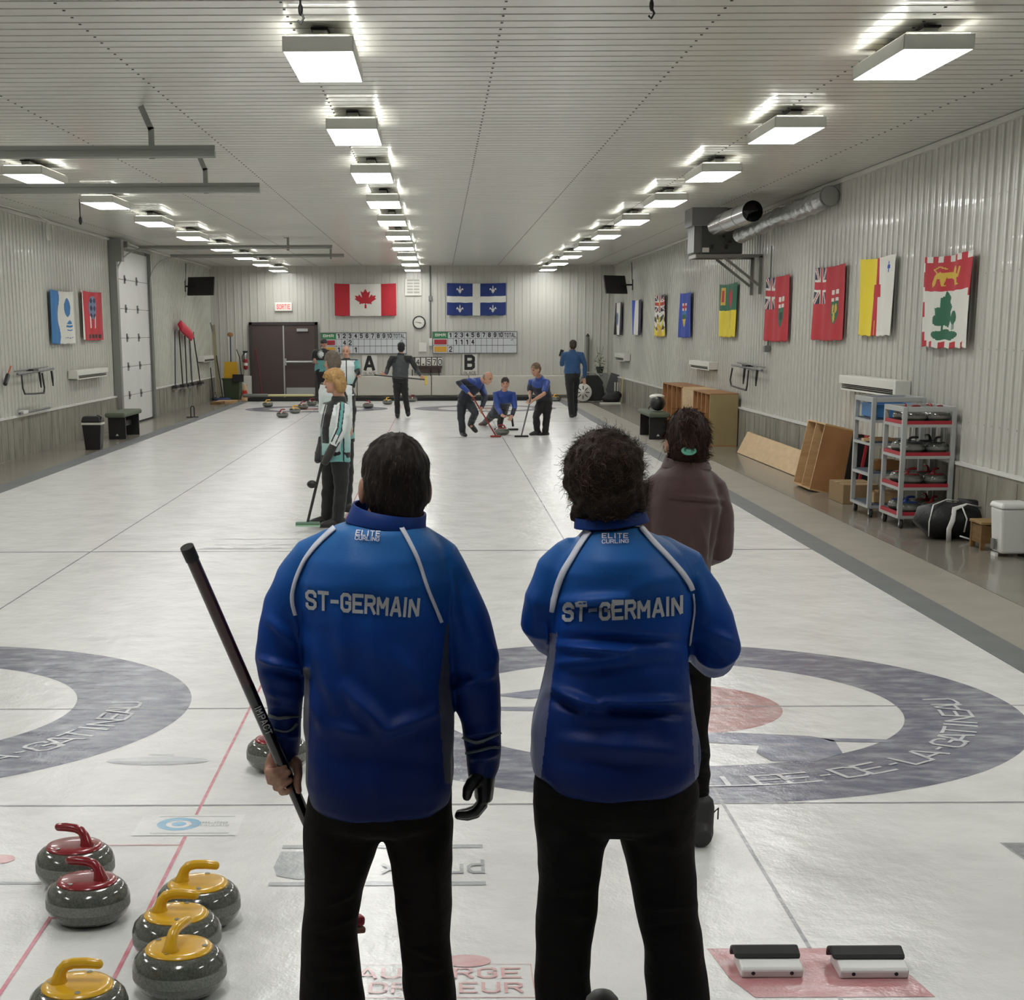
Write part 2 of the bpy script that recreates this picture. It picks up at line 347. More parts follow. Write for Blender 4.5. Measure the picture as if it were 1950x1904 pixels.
# ---- the ice with everything painted in it
icew = ice('ice_white', (.77, .772, .75)); iceb = ice('ice_slate_ring', (.115, .122, .185)); icer = ice('ice_red', (.45, .21, .20))
icel = ice('ice_dark_line', (.25, .25, .27)); icered = ice('ice_red_line', (.66, .20, .26)); icet = ice('ice_lettering', (.62, .63, .66))
iceg = ice('ice_grey_logo', (.42, .44, .45)); icebl = ice('ice_blue_logo', (.25, .52, .74)); icep = ice('ice_pink', (.72, .42, .42)); icew2 = ice('ice_logo_white', (.84, .84, .83))
iceped = ice('ice_red_patch', (.50, .20, .21)); icefg = ice('ice_faint_grey', (.60, .62, .64)); iceblue = ice('ice_slate_curler', (.20, .21, .30))
IM = [icew, iceb, icer, icel, icered, icet, iceg, icebl, icep, icew2, icefg, iceblue, iceped]
mb = MB(); mb.bb((IX0, YN, -.1), (IX1, IY1, 0))
_z = [0]
def zz(z): _z[0] += 1; return z+(_z[0] % 40)*.000012
def flat(x, y, z=.001): return (x, y, z)
def strip(x0, y0, x1, y1, m, z=.0012):
    z = zz(z)
    mb.add([(x0, y0, z), (x1, y0, z), (x1, y1, z), (x0, y1, z)], [(0, 1, 2, 3)], m)
def ring(c, r0, r1, m, n=128, z=.0006, a0=0, a1=2*PI):
    vs = []; k = n+1
    for i in range(k):
        a = a0+(a1-a0)*i/n
        for r in (r0, r1): vs.append((c[0]+r*math.cos(a), c[1]+r*math.sin(a), z))
    mb.add(vs, [(2*i, 2*i+1, 2*i+3, 2*i+2) for i in range(n)], m)
T = 34.747; S2 = -4.34
for cx in (0, S2):
    for cy in (0, T): ring((cx, cy), 1.219, 1.829, 1); ring((cx, cy), .003, .61, 2, 64)
    strip(cx-.007, YN, cx+.007, IY1, 3, .0009)
for y in (0, -1.829, 6.401, T-6.401, T, T+1.829): strip(IX0, y-.009 if abs(y) < 5 else y-.025, IX1, y+.009 if abs(y) < 5 else y+.025, 3)
for y in (6.401, T-6.401): pass
strip(-2.191, -2.0, -2.179, IY1, 4, .0014); strip(-2.192, -8, -2.178, -2.27, 4, .0014); strip(-2.512, -8, -2.498, -2.95, 4, .0014)
strip(-2.5, -2.385, -2.19, -2.373, 8, .0014); strip(-3.2, -2.84, -2.62, -2.815, 6, .0014)
# the letters stand with their feet towards the outer edge and read left to right from the near end
def ring_text(txt, c, a_mid, span):
    n = len(txt); h = .165
    for i, ch in enumerate(txt):
        a = a_mid+span*(i/(n-1)-.5); wd = h*(.95 if ch not in 'I-' else .4)
        def fn(u, v, a=a, wd=wd):
            ang = a+(u-wd/2)/1.49; rr = 1.49-h/2+(h-v)
            return (c[0]+rr*math.cos(ang), c[1]+rr*math.sin(ang), zz(.0018))
        text_on(mb, ch, fn, wd, h, 5, 3, .2, .12)
for cx in (0, S2):
    ring_text('VALLEE-DE-LA-GATINEAU', (cx, 0), math.radians(-48.5), math.radians(103.6))
    # slate-blue figure of a curler stretched out inside the rings
    def cur(pl, m=11, z=.0018):
        mb.add([(cx+p[0], p[1], z) for p in pl], [tuple(range(len(pl)))], m)
    cur([(-.62, -.72), (-.2, -.60), (.25, -.58), (.62, -.66), (.72, -.75), (.70, -1.0), (.55, -1.14), (.34, -1.14), (.30, -.98), (.34, -.84), (.1, -.78), (-.3, -.76)])
    cur([(.66, -.70), (1.02, -.74), (.98, -.80), (.70, -.77)]); cur([(-.9, .3), (-.3, .62), (.2, .64), (.3, .52), (-.2, .5), (-.7, .2)])
    cur([(-1.1, .02), (-.62, -.02), (-.62, -.10), (-1.1, -.05)])
# sponsor prints behind the back line
strip(-2.40, -2.26, -1.985, -1.975, 9, .0018)
ring((-2.235, -2.105), .052, .088, 7, 48, .0024); ring((-2.235, -2.105), .001, .030, 7, 32, .0024)
for u0, y0, y1 in ((-2.36, -2.235, -2.228), (-2.36, -2.003, -1.997)): strip(u0+.03, y0, -2.02, y1, 6, .0024)
text_on(mb, 'CURLING', lambda u, v: (-2.19+u, -2.10+v, zz(.003)), .15, .022, 6, 1); text_on(mb, 'OUTAOUAIS', lambda u, v: (-2.19+u, -2.14+v, zz(.003)), .16, .022, 6, 1)
# grey print half hidden by the man: bars and lettering
strip(-1.80, -2.87, -1.02, -2.83, 6, .002); strip(-1.79, -2.43, -1.02, -2.39, 6, .002)
mb.add([(p[0], p[1], .002) for p in [(-1.79, -2.47), (-1.70, -2.47), (-1.69, -2.6), (-1.62, -2.6), (-1.62, -2.78), (-1.70, -2.80), (-1.78, -2.76), (-1.80, -2.66)]], [tuple(range(8))], 6)
text_on(mb, 'xcaud', lambda u, v: (-1.40+u, -2.74+v, zz(.0026)), .38, .16, 6, 2)
# red print: oval, frame and two lines of lettering
for k, cx in enumerate((-1.225, -1.10)):
    mb.add([(cx+.075*math.cos(2*PI*i/32), -3.60+.052*math.sin(2*PI*i/32), .002+k*.0004) for i in range(32)], [tuple(range(32))], 8)
for a in ((-1.48, -3.63, -.90, -3.627), (-1.48, -3.895, -.90, -3.89), (-.903, -3.895, -.90, -3.627), (-1.48, -3.895, -1.477, -3.627)): strip(*a, 8, .002)
text_on(mb, 'AUBERGE', lambda u, v: (-1.44+u, -3.745+v, zz(.0026)), .505, .085, 8, 2, .25, .15)
text_on(mb, 'DRAVEUR', lambda u, v: (-1.40+u, -3.86+v, zz(.0026)), .465, .08, 8, 2, .25, .15)
mb.add([(x, y, .0014) for x, y in ((-.33, -3.50), (.22, -3.50), (.285, -3.90), (-.25, -3.90), (-.30, -3.75))], [(0, 1, 2, 3, 4)], 12)
mb.add([(x, y, .0014) for x, y in ((.975, -2.39), (1.6, -2.39), (1.6, -2.75), (1.01, -2.75))], [(0, 1, 2, 3)], 6)
mb.add([(x, y, .0026) for x, y in ((.985, -2.40), (1.6, -2.41), (1.6, -2.75), (1.02, -2.75))], [(0, 1, 2, 3)], 3)
ring((-2.84, -2.55), .001, .055, 8, 32, .002)
mb.add([(-2.49+.235*math.cos(2*PI*i/40), -1.09+.075*math.sin(2*PI*i/40), .0016) for i in range(40)], [tuple(range(40))], 10)
mb.add([(-2.49+.235*math.cos(PI+PI*i/20), -1.10+.045*math.sin(PI+PI*i/20), .002) for i in range(21)], [tuple(range(21))], 6)
strip(-2.55, -.985, -2.43, -.97, 10, .0016); strip(-2.445, -1.01, -2.43, -.97, 10, .0016)
for q in range(9): strip(-3.35+.27*q, 6.62, -3.17+.27*q, 6.68, 10, .002); strip(-3.28+.27*q, 6.86, -3.08+.27*q, 6.9, 10, .002)
for y in (7.3, 6.56): strip(-3.38, y, -1.0, y+.03, 10, .002)
o = struct(mb.build('ice_sheet', IM))
# white dasher boards and the black bumper at the far end
mb = MB(); x = IX0+.1
dash = mat('white_padded_board', 'cfccc2', .5, var=(2, .4, 'b9b5a9')); blackrub = mat('black_rubber', '111111', .6)
while x < IX1+.2:
    if x < -4.75: x = -4.7
    mb.bb((x, YB-.22, .09), (x+1.08, YB-.06, .66)); x += 1.1
o = struct(mb.build('trim_3', dash, bevel=.02))
mb = MB(); mb.bb((IX0-.05, IY1, 0), (IX1+.12, IY1+.10, .11)); mb.build('bumper', blackrub, bevel=.02)
tag(bpy.data.objects['bumper'], 'long low black rubber bumper across the far end of the ice', 'bumper')

# ---------------------------------------------------------------- ceiling lights
lampw = mat('lit_diffuser', (1, 1, .985), .5, emis=LAMP); lampb = mat('white_lamp_housing', 'cfcfc8', .45); dark = mat('dark_metal', '202020', .5, .3)
LS = 1.08; LZ = CAM.z+(3.51-CAM.z)*LS
def ceiling_light():
    r = thing('ceiling_light', '', 'light', (0, 0, 0), 'ceiling lights in three rows')
    W, L = .41, 1.22; mb = MB()
    for x0, x1, y0, y1 in ((-W/2, W/2, 0, .012), (-W/2, W/2, L-.012, L), (-W/2, -W/2+.008, 0, L), (W/2-.008, W/2, 0, L)): mb.bb((x0, y0, .0), (x1, y1, .085))
    mb.bb((-W/2+.02, .02, .085), (W/2-.02, L-.02, .10)); mb.build('housing', lampb, r, bevel=.004)
    mb = MB(); mb.bb((-W/2+.009, .013, .002), (W/2-.009, L-.013, .014)); mb.build('diffuser', lampw, r)
    ZT = (ZC-.012-LZ)/LS
    for y in (L/2,):
        mb = MB(); mb.bb((-.042, y-.42, .1), (.042, y+.42, ZT-.012)); mb.bb((-.05, y-.45, ZT-.012), (.05, y+.45, ZT), 1); mb.build('mount', [lampb, dark], r)
    return r
L0 = ceiling_light(); first = True
ROWN = {-5.42: 'left', -1.872: 'middle', 1.705: 'right'}
ords = ['nearest', 'second nearest', 'third nearest', 'fourth nearest', 'fifth nearest', 'sixth nearest', 'fourth farthest', 'third farthest', 'second farthest', 'farthest']
for X in (-1.872, 1.705, -5.42):
    for k in range(-2, 10):
        y = 1.62+3.84*k if k > 4 else 1.62+3.75*k
        y = 1.61+3.745*k+max(0, k-4)*.15
        lab = 'lit white rectangular ceiling light, %s in the %s row' % (ords[max(k, 0)], ROWN[X])
        if k < 0: lab = 'ceiling light of the %s row, %s the top edge of the photo' % (ROWN[X], 'just above' if k == -1 else 'far above')
        if X < -5 and k in (0,): lab = 'lit ceiling light of the left row behind the door rails'
        XX = CAM.x+(X-CAM.x)*LS; y = CAM.y+(y-CAM.y)*LS
        if first: L0.location = (XX, y, LZ); L0.scale = (LS,)*3; L0['label'] = lab; first = False
        else: dup(L0, (XX, y, LZ), lab)
# ================================================================ flags
CW = mat('flag_white', 'd2d1c8', .8, sheen=.2); CRD = mat('flag_red', 'b02430', .75); CBL = mat('flag_blue', '22409a', .75); CNV = mat('flag_navy', '232742', .75)
CGR = mat('flag_green', '1f5f43', .75); CYL = mat('flag_yellow', 'd9c52c', .75); CBK = mat('flag_black', '1d1d1d', .75); CLB = mat('flag_light_blue', '2b6ea6', .75)
CQB = mat('flag_royal_blue', '1c3270', .75); CGD = mat('flag_gold', 'c9a83c', .75); CGY = mat('flag_greyed_blue', '6a7791', .75)
FM = [CW, CRD, CBL, CNV, CGR, CYL, CBK, CLB, CQB, CGD, CGY]
Wt, Rd, Bl, Nv, Gr, Yl, Bk, Lb, Qb, Gd, Gy = range(11)
def inpoly(u, v, P):
    c = False; j = len(P)-1
    for i in range(len(P)):
        if (P[i][1] > v) != (P[j][1] > v) and u < (P[j][0]-P[i][0])*(v-P[i][1])/(P[j][1]-P[i][1])+P[i][0]: c = not c
        j = i
    return c
LEAF = [(0, 1), (.13, .74), (.30, .83), (.22, .42), (.40, .60), (.45, .50), (.66, .54), (.59, .36), (.68, .31), (.36, .04), (.40, -.06), (.04, -.01), (.06, -.34)]
LEAF = LEAF+[(-x, y) for x, y in reversed(LEAF)]
def ujack(u, v):           # 0..1 both
    x, y = (u-.5)*2, (v-.5)
    if abs(x) < .11 or abs(y) < .10: return Rd
    if abs(x) < .19 or abs(y) < .165: return Wt
    for s in (1, -1):
        d = abs(y-s*x*.5)
        if d < .035: return Rd
        if d < .10: return Wt
    return Nv
def ensign(bear):
    def f(u, v):
        if u < .47 and v > .5: return ujack(u/.47, (v-.5)*2)
        if .64 < u < .84 and .22 < v < .68:
            su, sv = (u-.64)/.20, (v-.22)/.46
            if sv < .3 and abs(su-.5) > .5*math.sqrt(max(0, sv/.3)): return Rd
            if sv > .66: return Rd if (abs(su-.5) < .1 or abs(sv-.82) < .05) else Wt
            if bear: return Bk if (abs(su-.5) < .28 and .25 < sv < .5) else Gr
            return Gd if ((su-.3)**2+(sv-.45)**2 < .02 or (su-.7)**2+(sv-.45)**2 < .02 or (su-.5)**2+(sv-.2)**2 < .02) else Gr
        return Rd
    return f
def f_pei(u, v):
    if v > .93 or v < .07:
        k = int(u*9.99); return (Rd if k % 2 == 0 else Wt)
    if u < .055: return Rd if int(v*6) % 2 == 0 else Wt
    if u > .965: return Wt if v < .55 else Rd
    if v > .62:                       # gold lion walking on red
        x, y = (u-.5)/.30, (v-.775)/.12
        L = [(-.95, -.9), (-.75, -.75), (-.62, -.1), (-.45, -.2), (-.35, -.85), (-.1, -.85), (-.25, -.65), (-.15, -.1), (.3, -.25), (.45, -.85), (.85, -.85), (.65, -.6), (.62, -.2), (.8, -.1), (.95, .7), (.85, .8), (.68, .15), (.5, .2), (.58, .6), (.45, .95), (.25, .8), (.2, .35), (-.5, .45), (-.8, .2), (-.98, -.5)]
        T2 = [(-.7, .3), (-.95, .7), (-.5, 1.0), (-.1, .75), (-.15, .65), (-.5, .88), (-.82, .65), (-.6, .38)]
        return Gd if inpoly(x, y, L) or inpoly(x, y, T2) else Rd
    x, y = (u-.5), (v-.33)
    if (x-.0)**2/.052+(y+.19)**2/.0032 < 1 and y < -.10: return Gr
    if abs(x+.06) < .012 and -.2 < y < .1: return Gr
    if inpoly(x, y, [(-.20, -.07), (-.13, -.09), (-.06, -.08), (.04, -.11), (.08, -.02), (.06, .06), (.09, .12), (.03, .17), (.05, .22), (-.03, .30), (-.05, .24), (-.10, .22), (-.10, .12), (-.18, .10), (-.16, .03), (-.21, .0)]): return Gr
    for dx in (-.02, .02, .0): pass
    if (x-.14)**2/.0042+(y-.0)**2/.0055 < 1: return Gr
    if min(abs(x-.12), abs(x-.14), abs(x-.16)) < .006 and -.13 < y < 0: return Gr
    return Wt
def f_nun(u, v):
    if .43 < u < .62 and .50 < v < .66: return Rd
    if .49 < u < .58 and .62 < v: return Rd
    if .44 < u < .55 and v < .55 and not (.49 < u < .50 and v < .2): return Rd
    if (abs(u-.89) < .008 and abs(v-.86) < .07) or (abs(v-.86) < .02 and abs(u-.89) < .03): return Bl
    return Yl if u < .5 else Wt
def f_sask(u, v):
    if v > .5:
        if .12 < u < .32 and .62 < v < .95: return Gd if not (.17 < u < .27 and .68 < v < .9) else Rd
        if (u-.72)**2/.012+(v-.72)**2/.03 < 1: return Rd
        return Gr
    if abs(u-.72-.1*(v-.5)) < .035 and .18 < v: return Gr
    return Yl
def f_alb(u, v):
    if .36 < u < .64 and .26 < v < .78:
        sv = (v-.26)/.52
        if sv > .68: return Rd if abs(u-.5) < .03 or abs(sv-.84) < .05 else Wt
        if sv > .5: return Lb
        if sv > .32: return Gr
        return Gd if abs(u-.5) < .12*(.4+sv*2) else Bl
    return Bl
def f_bc(u, v):
    if v > .6:
        if (u-.5)**2/.004+(v-.8)**2/.003 < 1: return Gd
        return ujack(u, (v-.6)/.4)
    if (u-.5)**2/.05+(v)**2/.10 < 1: return Gd
    a = math.atan2(v, (u-.5)*1.6)
    if v < .46 and math.sin(a*11) > .2: return Yl
    w_ = v*8+.35*math.sin(u*14)
    return Nv if int(w_) % 2 else Wt
def f_band(l, r, c):
    def f(u, v):
        if u < .25: return l
        if u > .75: return r
        if (u-.5)**2/.008+(v-.5)**2/.045 < 1: return c
        return Wt
    return f
def f_canada(u, v):
    if u < .25 or u > .75: return Rd
    return Rd if inpoly((u-.5)/.5*2*.96, (v-.40)/.46, LEAF) else Wt
LYS = [(0, 1), (.16, .62), (.14, .3), (.10, .0), (.22, .0), (.42, .22), (.62, .42), (.82, .30), (.86, .02), (.72, -.14), (.66, .04), (.50, .02), (.36, -.18), (.42, -.2), (.42, -.34), (.2, -.34), (.34, -.62), (.12, -.58), (0, -.95)]
LYS = LYS+[(-x, y) for x, y in reversed(LYS)]
def lys(x, y): return inpoly(x*.9, y, LYS)
def f_quebec(u, v):
    if abs(u-.5) < .065 or abs(v-.5) < .10: return Wt
    cx = .22 if u < .5 else .78; cy = .2 if v < .5 else .8
    return Wt if lys((u-cx)/.062, (v-cy)/.135) else Qb
def f_left(u, v):
    if u < .36+.04*math.sin(v*9): return Lb
    if (u-.66)**2/.019+(v-.70)**2/.032 < 1 and v > .45: return Lb
    if inpoly(u, v, [(.54, .40), (.72, .62), (.90, .40), (.84, .36), (.72, .50), (.62, .38)]): return Wt
    if inpoly(u, v, [(.60, .37), (.86, .37), (.74, .46)]) or (.60 < u < .84 and .32 < v < .355) or (.64 < u < .82 and .25 < v < .275): return Lb
    if .56 < u < .88 and .10 < v < .135 and int(u*40) % 3: return Gy
    return Wt
def f_redclub(u, v):
    if .36 < u < .64 and .40 < v < .93:
        if (u-.5)**2/.016+(v-.68)**2/.06 < 1: return Gy if math.sin(u*60)+math.sin(v*40) < .3 else Nv
    if (abs(u-.42) < .02 or abs(u-.58) < .02) and .25 < v < .5: return Wt
    if .30 < u < .88 and .05 < v < .12 and int(u*30) % 4: return Bk
    if u < .06: return Wt
    return Rd
def flag(label, wall, a, b, z0, z1, fn, n, amp=.02, sag=.02, seed=1, nm='flag', ztilt=0):
    """a -> b is left to right as one faces it; wall = (axis, value, inward)"""
    mb = MB(); nu, nv = n, max(20, int(n*.6)); rnd = random.Random(seed); p1, p2 = rnd.random()*6, rnd.random()*6
    ax, val, inw = wall; vs = []
    for j in range(nv+1):
        for i in range(nu+1):
            u, v = i/nu, j/nv
            d = .03+amp*(1+math.sin(u*9+p1+v*1.5))*.5+amp*.5*(1+math.sin(u*19+p2-v*2))*.5
            s = a+(b-a)*u; z = z0+(z1-z0)*v+ztilt*(u-.5) - (sag*math.sin(PI*u)*(1 if v > .5 else .6)) + .006*math.sin(u*31+p1)*(1-v)
            if ax == 'x': vs.append((val+inw*d, s, z))
            else: vs.append((s, val+inw*d, z))
    fs = []; ms = []
    for j in range(nv):
        for i in range(nu):
            k = j*(nu+1)+i; fs.append((k, k+1, k+nu+2, k+nu+1)); ms.append(fn((i+.5)/nu, (j+.5)/nv))
    mb.v = vs; mb.f = fs; mb.m = ms
    used = sorted(set(ms)); mb.m = [used.index(q) for q in ms]
    o = mb.build(nm, [FM[q] for q in used], smooth=True)
    so = o.modifiers.new('s', 'SOLIDIFY'); so.thickness = .003
    return tag(o, label, 'flag', 'flags on the walls')
RW = ('x', XR-.02, -1)
def ry(x, y): return px(x, y, 'x', XR-.05)
for lab, x0, yt0, x1, yt1, yb, fn, n, am in (
    ('red and white flag with gold lion and green trees, nearest on the right wall', 1768, 487, 1862, 478, 661, f_pei, 150, .04),
    ('yellow and white flag with a red stone marker on the right wall', 1643, 490, 1708, 487, 638, f_nun, 110, .03),
    ('red flag with corner union cross and leafy green shield, beside the yellow and white flag', 1555, 508, 1612, 503, 647, ensign(False), 110, .03),
    ('red flag with corner union cross hanging right of the heater bracket and pipe', 1462, 528, 1505, 522, 649, ensign(True), 90, .03),
    ('green over yellow flag with small crest on the right wall', 1374, 541, 1405, 538, 641, f_sask, 60, .03),
    ('plain blue flag with central crest on the right wall', 1296, 558, 1319, 555, 642, f_alb, 60, .03),
    ('flag of union cross over wavy stripes and yellow sun on the right wall', 1249, 562, 1269, 560, 640, f_bc, 60, .03),
    ('white flag with blue side bands and slim crest, second from the far right corner', 1208, 571, 1223, 570, 637, f_band(Bl, Nv, Gy), 50, .04),
    ('white flag with dark left band, farthest on the right wall below the screen', 1173, 576, 1186, 575, 637, f_band(Bk, Nv, Gy), 50, .04)):
    p, q, bq = ry(x0, yt0), ry(x1, yt1), ry((x0+x1)/2, yb)
    flag(lab, RW, p.y, q.y, bq.z, (p.z+q.z)/2, fn, n, am, seed=x0)
LW = ('x', XL+.02, 1)
def ly(x, y): return px(x, y, 'x', XL+.05)
p, q, bq = ly(91, 550), ly(138, 551), ly(115, 654); flag('white club flag with blue side band and blue emblem on the left wall', LW, p.y, q.y, bq.z, p.z, f_left, 80, .03)
p, q, bq = ly(152, 552), ly(192, 552), ly(172, 647); flag('red club flag with grey emblem on the left wall beside the big door', LW, p.y, q.y, bq.z, p.z, f_redclub, 80, .03)
BW = ('y', YB-.02, -1)
p, q = py(637, 540, YB), py(755, 601, YB); flag('red and white maple leaf flag on the far wall', BW, p.x, q.x, q.z, p.z, f_canada, 130, .04)
p, q = py(851, 539, YB), py(963, 600, YB); flag('blue flag with white cross and four lilies on the far wall', BW, p.x, q.x, q.z, p.z, f_quebec, 170, .04, seed=4)

# ================================================================ right wall fixtures
alu = mat('brushed_aluminium', 'b4b6b5', .42, .45, bump=(30, .1, .002)); steel = mat('galvanised_steel', '9a9c9a', .35, .85, var=(9, .6, '74777a')); chrome = mat('silver_duct', 'c2c4c4', .2, .95)
blk = mat('black_plastic', '151515', .45); grey = mat('grey_plastic', '6d6e6c', .5); whp = mat('white_plastic', 'd4d3ca', .4); foil = mat('foil_duct', 'b9bbbb', .28, .9, bump=(9, .9, .03))
def heater(wallx, s, y0, y1, z0, z1, lab):
    r = thing('wall_heater', lab, 'heater', (wallx, (y0+y1)/2, z0), 'long white wall heaters'); L = abs(y1-y0); D = .17; H = z1-z0
    mb = MB(); mb.bb((0, -L/2, H*.45), (s*D, L/2, H)); mb.bb((0, -L/2, 0), (s*D*.85, -L/2+.03, H*.5)); mb.bb((0, L/2-.03, 0), (s*D*.85, L/2, H*.5)); mb.bb((0, -L/2, 0), (s*.05, L/2, H*.5)); mb.bb((s*.04, -L/2, 0), (s*D*.85, L/2, .02))
    mb.build('casing', whp, r, bevel=.006)
    mb = MB()
    for k in range(4): mb.bb((s*.05, -L/2+.04, .04+k*H*.1), (s*(D*.8), L/2-.04, .048+k*H*.1))
    mb.build('grille', mat('grey_grille', '8f8f88', .5), r)
    mb = MB(); mb.bb((0, -L/2-.10, .02), (s*D, -L/2, H)); mb.build('end_box', whp, r, bevel=.006)
for x0, yt, x1, yt1, yb, lab in ((1604, 716, 1708, 722, 757, 'long white wall heater above the stone trolleys'), (1316, 687, 1352, 688, 706, 'white wall heater above the row of wooden shelf boxes'), (1173, 673, 1190, 673, 689, 'white wall heater nearest the far right corner')):
    p, q, b_ = px(x0, yt, 'x', XR-.15), px(x1, yt1, 'x', XR-.15), px(x1, yb, 'x', XR-.15)
    heater(XR-.02, -1, min(p.y, q.y), max(p.y, q.y), b_.z, (p.z+q.z)/2, lab)
for x0, yt, x1, yt1, yb, lab in ((145, 703, 202, 702, 720, 'white wall heater on the left wall before the big door'), (378, 677, 400, 679, 690, 'white wall heater on the left wall by the push brooms')):
    p, q, b_ = px(x0, yt, 'x', XL+.15), px(x1, yt1, 'x', XL+.15), px((x0+x1)/2, yb, 'x', XL+.15)
    o_ = .9 if x0 > 300 else 0
    heater(XL+.02, 1, min(p.y, q.y)+o_, max(p.y, q.y)+o_, b_.z, (p.z+q.z)/2, lab)
# unit heater on bracket with ducts
YH = 18.6
h0 = thing('unit_heater', 'grey boxy gas heater hung under the ceiling on a wall bracket', 'heater', (3.5, YH, 3.1))
def rel(o, p): return V(p)-V(o.location)
p0 = py(1327, 484, YH); p1 = py(1412, 484, YH); pt = py(1327, 430, YH)
mb = MB(); mb.bb(rel(h0, (p0.x+.06, YH-.05, p0.z)), rel(h0, (p1.x, YH+.75, pt.z+.02))); mb.build('burner_case', mat('dark_grey_enamel', '3f413d', .5), h0, bevel=.01)
mb = MB(); mb.bb(rel(h0, (p0.x-.05, YH, p0.z+.03)), rel(h0, (p0.x+.06, YH+.7, pt.z))); mb.build('louvre', grey, h0)
pu = py(1316, 420, YH)
mb = MB(); mb.bb(rel(h0, (pu.x, YH-.1, pt.z)), rel(h0, (pu.x+.55, YH+.7, pt.z+.28))); mb.bb(rel(h0, (pu.x+.1, YH+.1, pt.z+.28)), rel(h0, (pu.x+.9, YH+.9, ZC-.05))); mb.build('air_box', mat('mid_grey_enamel', '77787a', .45), h0, bevel=.01)
q = [(1344, 476), (1356, 470), (1383, 470), (1390, 460), (1378, 450)]
for i, (a, b_) in enumerate(q): c = rel(h0, py(a, b_, YH-.07)); MB().box(c, (.10 if i == 0 else .05, .03, .07 if i < 3 else .04)).build('control_panel' if i == 0 else 'control_knob', whp if i == 0 else blk, h0)
# silver pipe
r = thing('exhaust_pipe', 'thick silver round pipe with open black end above the heater', 'pipe', (3.4, 16, 3.5))
e = px(1433, 402, 'z', 3.56); s0 = px(1350, 436, 'z', 3.50); mb = MB(); a, b_ = rel(r, s0.lerp(e, .2)), rel(r, e); n_ = (b_-a).normalized(); mb.sweep([(a, .145), (b_, .145)], 28, 0, None, False); mb.sweep([(b_, .145), (b_-n_*.0, .138), (b_-n_*.5, .138)], 28, 1, None, False)
for k in (.35, .7): c = a.lerp(b_, k); mb.sweep([(c, .15), (c+n_*.02, .15)], 28, 0)
mb.sweep([(b_-n_*.35, .137), (b_-n_*.34, .137)], 28, 1)
smooth_angle(mb.build('pipe_body', [chrome, mat('pipe_inside', '0b0b0b', .9)], r), .5)
r = thing('flexible_duct', 'crumpled foil duct running from the heater up to the right wall', 'duct', (3.8, 15, 3.4))
pts = [px(1408, 448, 'x', 3.45), px(1440, 434, 'x', 3.56), px(1470, 418, 'x', 3.66), px(1490, 410, 'x', 3.70), px(1530, 398, 'x', 3.74), px(1560, 384, 'x', 3.78), px(1583, 372, 'x', 3.82)]
cur = []; 
for i in range(len(pts)-1):
    for k in range(8): cur.append(pts[i].lerp(pts[i+1], k/8))
mb = MB(); mb.sweep([(rel(r, p), .105+.022*math.sin(i*1.9)+.012*math.sin(i*.7)) for i, p in enumerate(cur)], 20, 0); smooth_angle(mb.build('foil_sleeve', foil, r), 1.5)
mb = MB(); c = rel(r, cur[-1]); d = (cur[-1]-cur[-2]).normalized(); mb.sweep([(c+d*.01, .125), (c+d*.03, .125)], 24, 0, None, False); mb.build('end_collar', dark, r)
# bracket
r = thing('heater_bracket', 'grey steel triangular wall bracket carrying the unit heater', 'bracket', (XR-.1, YH, 2.6)); mb = MB()
for yy in (YH-.05, YH+.7):
    a = V((p0.x-.02, yy, p0.z-.03)); b_ = V((XR-.03, yy, p0.z-.03)); mb.bar(rel(r, a), rel(r, b_), .05, .05)
    mb.bar(rel(r, (XR-.06, yy, p0.z-.03)), rel(r, (XR-.06, yy, p0.z-.62)), .05, .05); mb.bar(rel(r, (p0.x+.42, yy, p0.z-.05)), rel(r, (XR-.08, yy, p0.z-.48)), .04, .04)
mb.bar(rel(r, (p0.x, YH-.05, p0.z-.03)), rel(r, (p0.x, YH+.7, p0.z-.03)), .05, .05); mb.bar(rel(r, (p1.x, YH-.05, p0.z-.03)), rel(r, (p1.x, YH+.7, p0.z-.03)), .05, .05)
mb.build('frame', mat('grey_painted_steel', '7f7f78', .5, .3), r)
r = thing('conduit', 'thin grey wall conduit ending in a small box beside the red flag', 'conduit', (XR-.03, 17.8, 1.6)); mb = MB()
c0, c1 = ry(1459, 500), ry(1455, 660); mb.tube([rel(r, (XR-.04, 17.8, 3.2)), rel(r, (XR-.04, 17.8, c1.z))], .012, 8); mb.build('pipe', grey, r)
mb = MB(); mb.box(rel(r, (XR-.06, 17.8, c1.z-.03)), (.09, .16, .1)); mb.build('socket_box', grey, r, bevel=.01)
# screens
def screen(lab, c, yaw, tilt, s, X):
    r = thing('wall_screen', lab, 'screen', (X, c[1]+(.2 if s < 0 else .1), c[2]), 'screens on swivel arms'); R = Matrix.Rotation(yaw, 3, 'Z') @ Matrix.Rotation(tilt, 3, 'X') @ Matrix.Rotation(.0, 3, 'Y')
    cc = rel(r, c); mb = MB(); mb.box(cc, (.78, .05, .48), 0, R); mb.build('panel', blk, r, bevel=.01)
    mb = MB(); mb.box(cc+R @ V((0, .04, 0)), (.3, .05, .25), 0, R); mb.build('back_cover', dark, r, bevel=.01)
    mb = MB(); mb.tube([(0, 0, 0), (0+s*.2, -.05, 0), cc+R @ V((0, .06, 0))], .022, 8); mb.box((s*.0, 0, 0), (.04, .12, .28)); mb.build('arm', dark, r)
    mb = MB(); mb.tube([(s*.02, .0, .1), (s*.02, .1, .4), (s*.02, .2, ZC-c[2]-.1)], .01, 6); mb.build('cable', blk, r)
cc = px(383, 545, 'y', 36.4); screen('black flat screen on a swivel arm on the left wall', (cc.x, 36.4, cc.z), math.radians(-20), math.radians(-10), 1, XL)
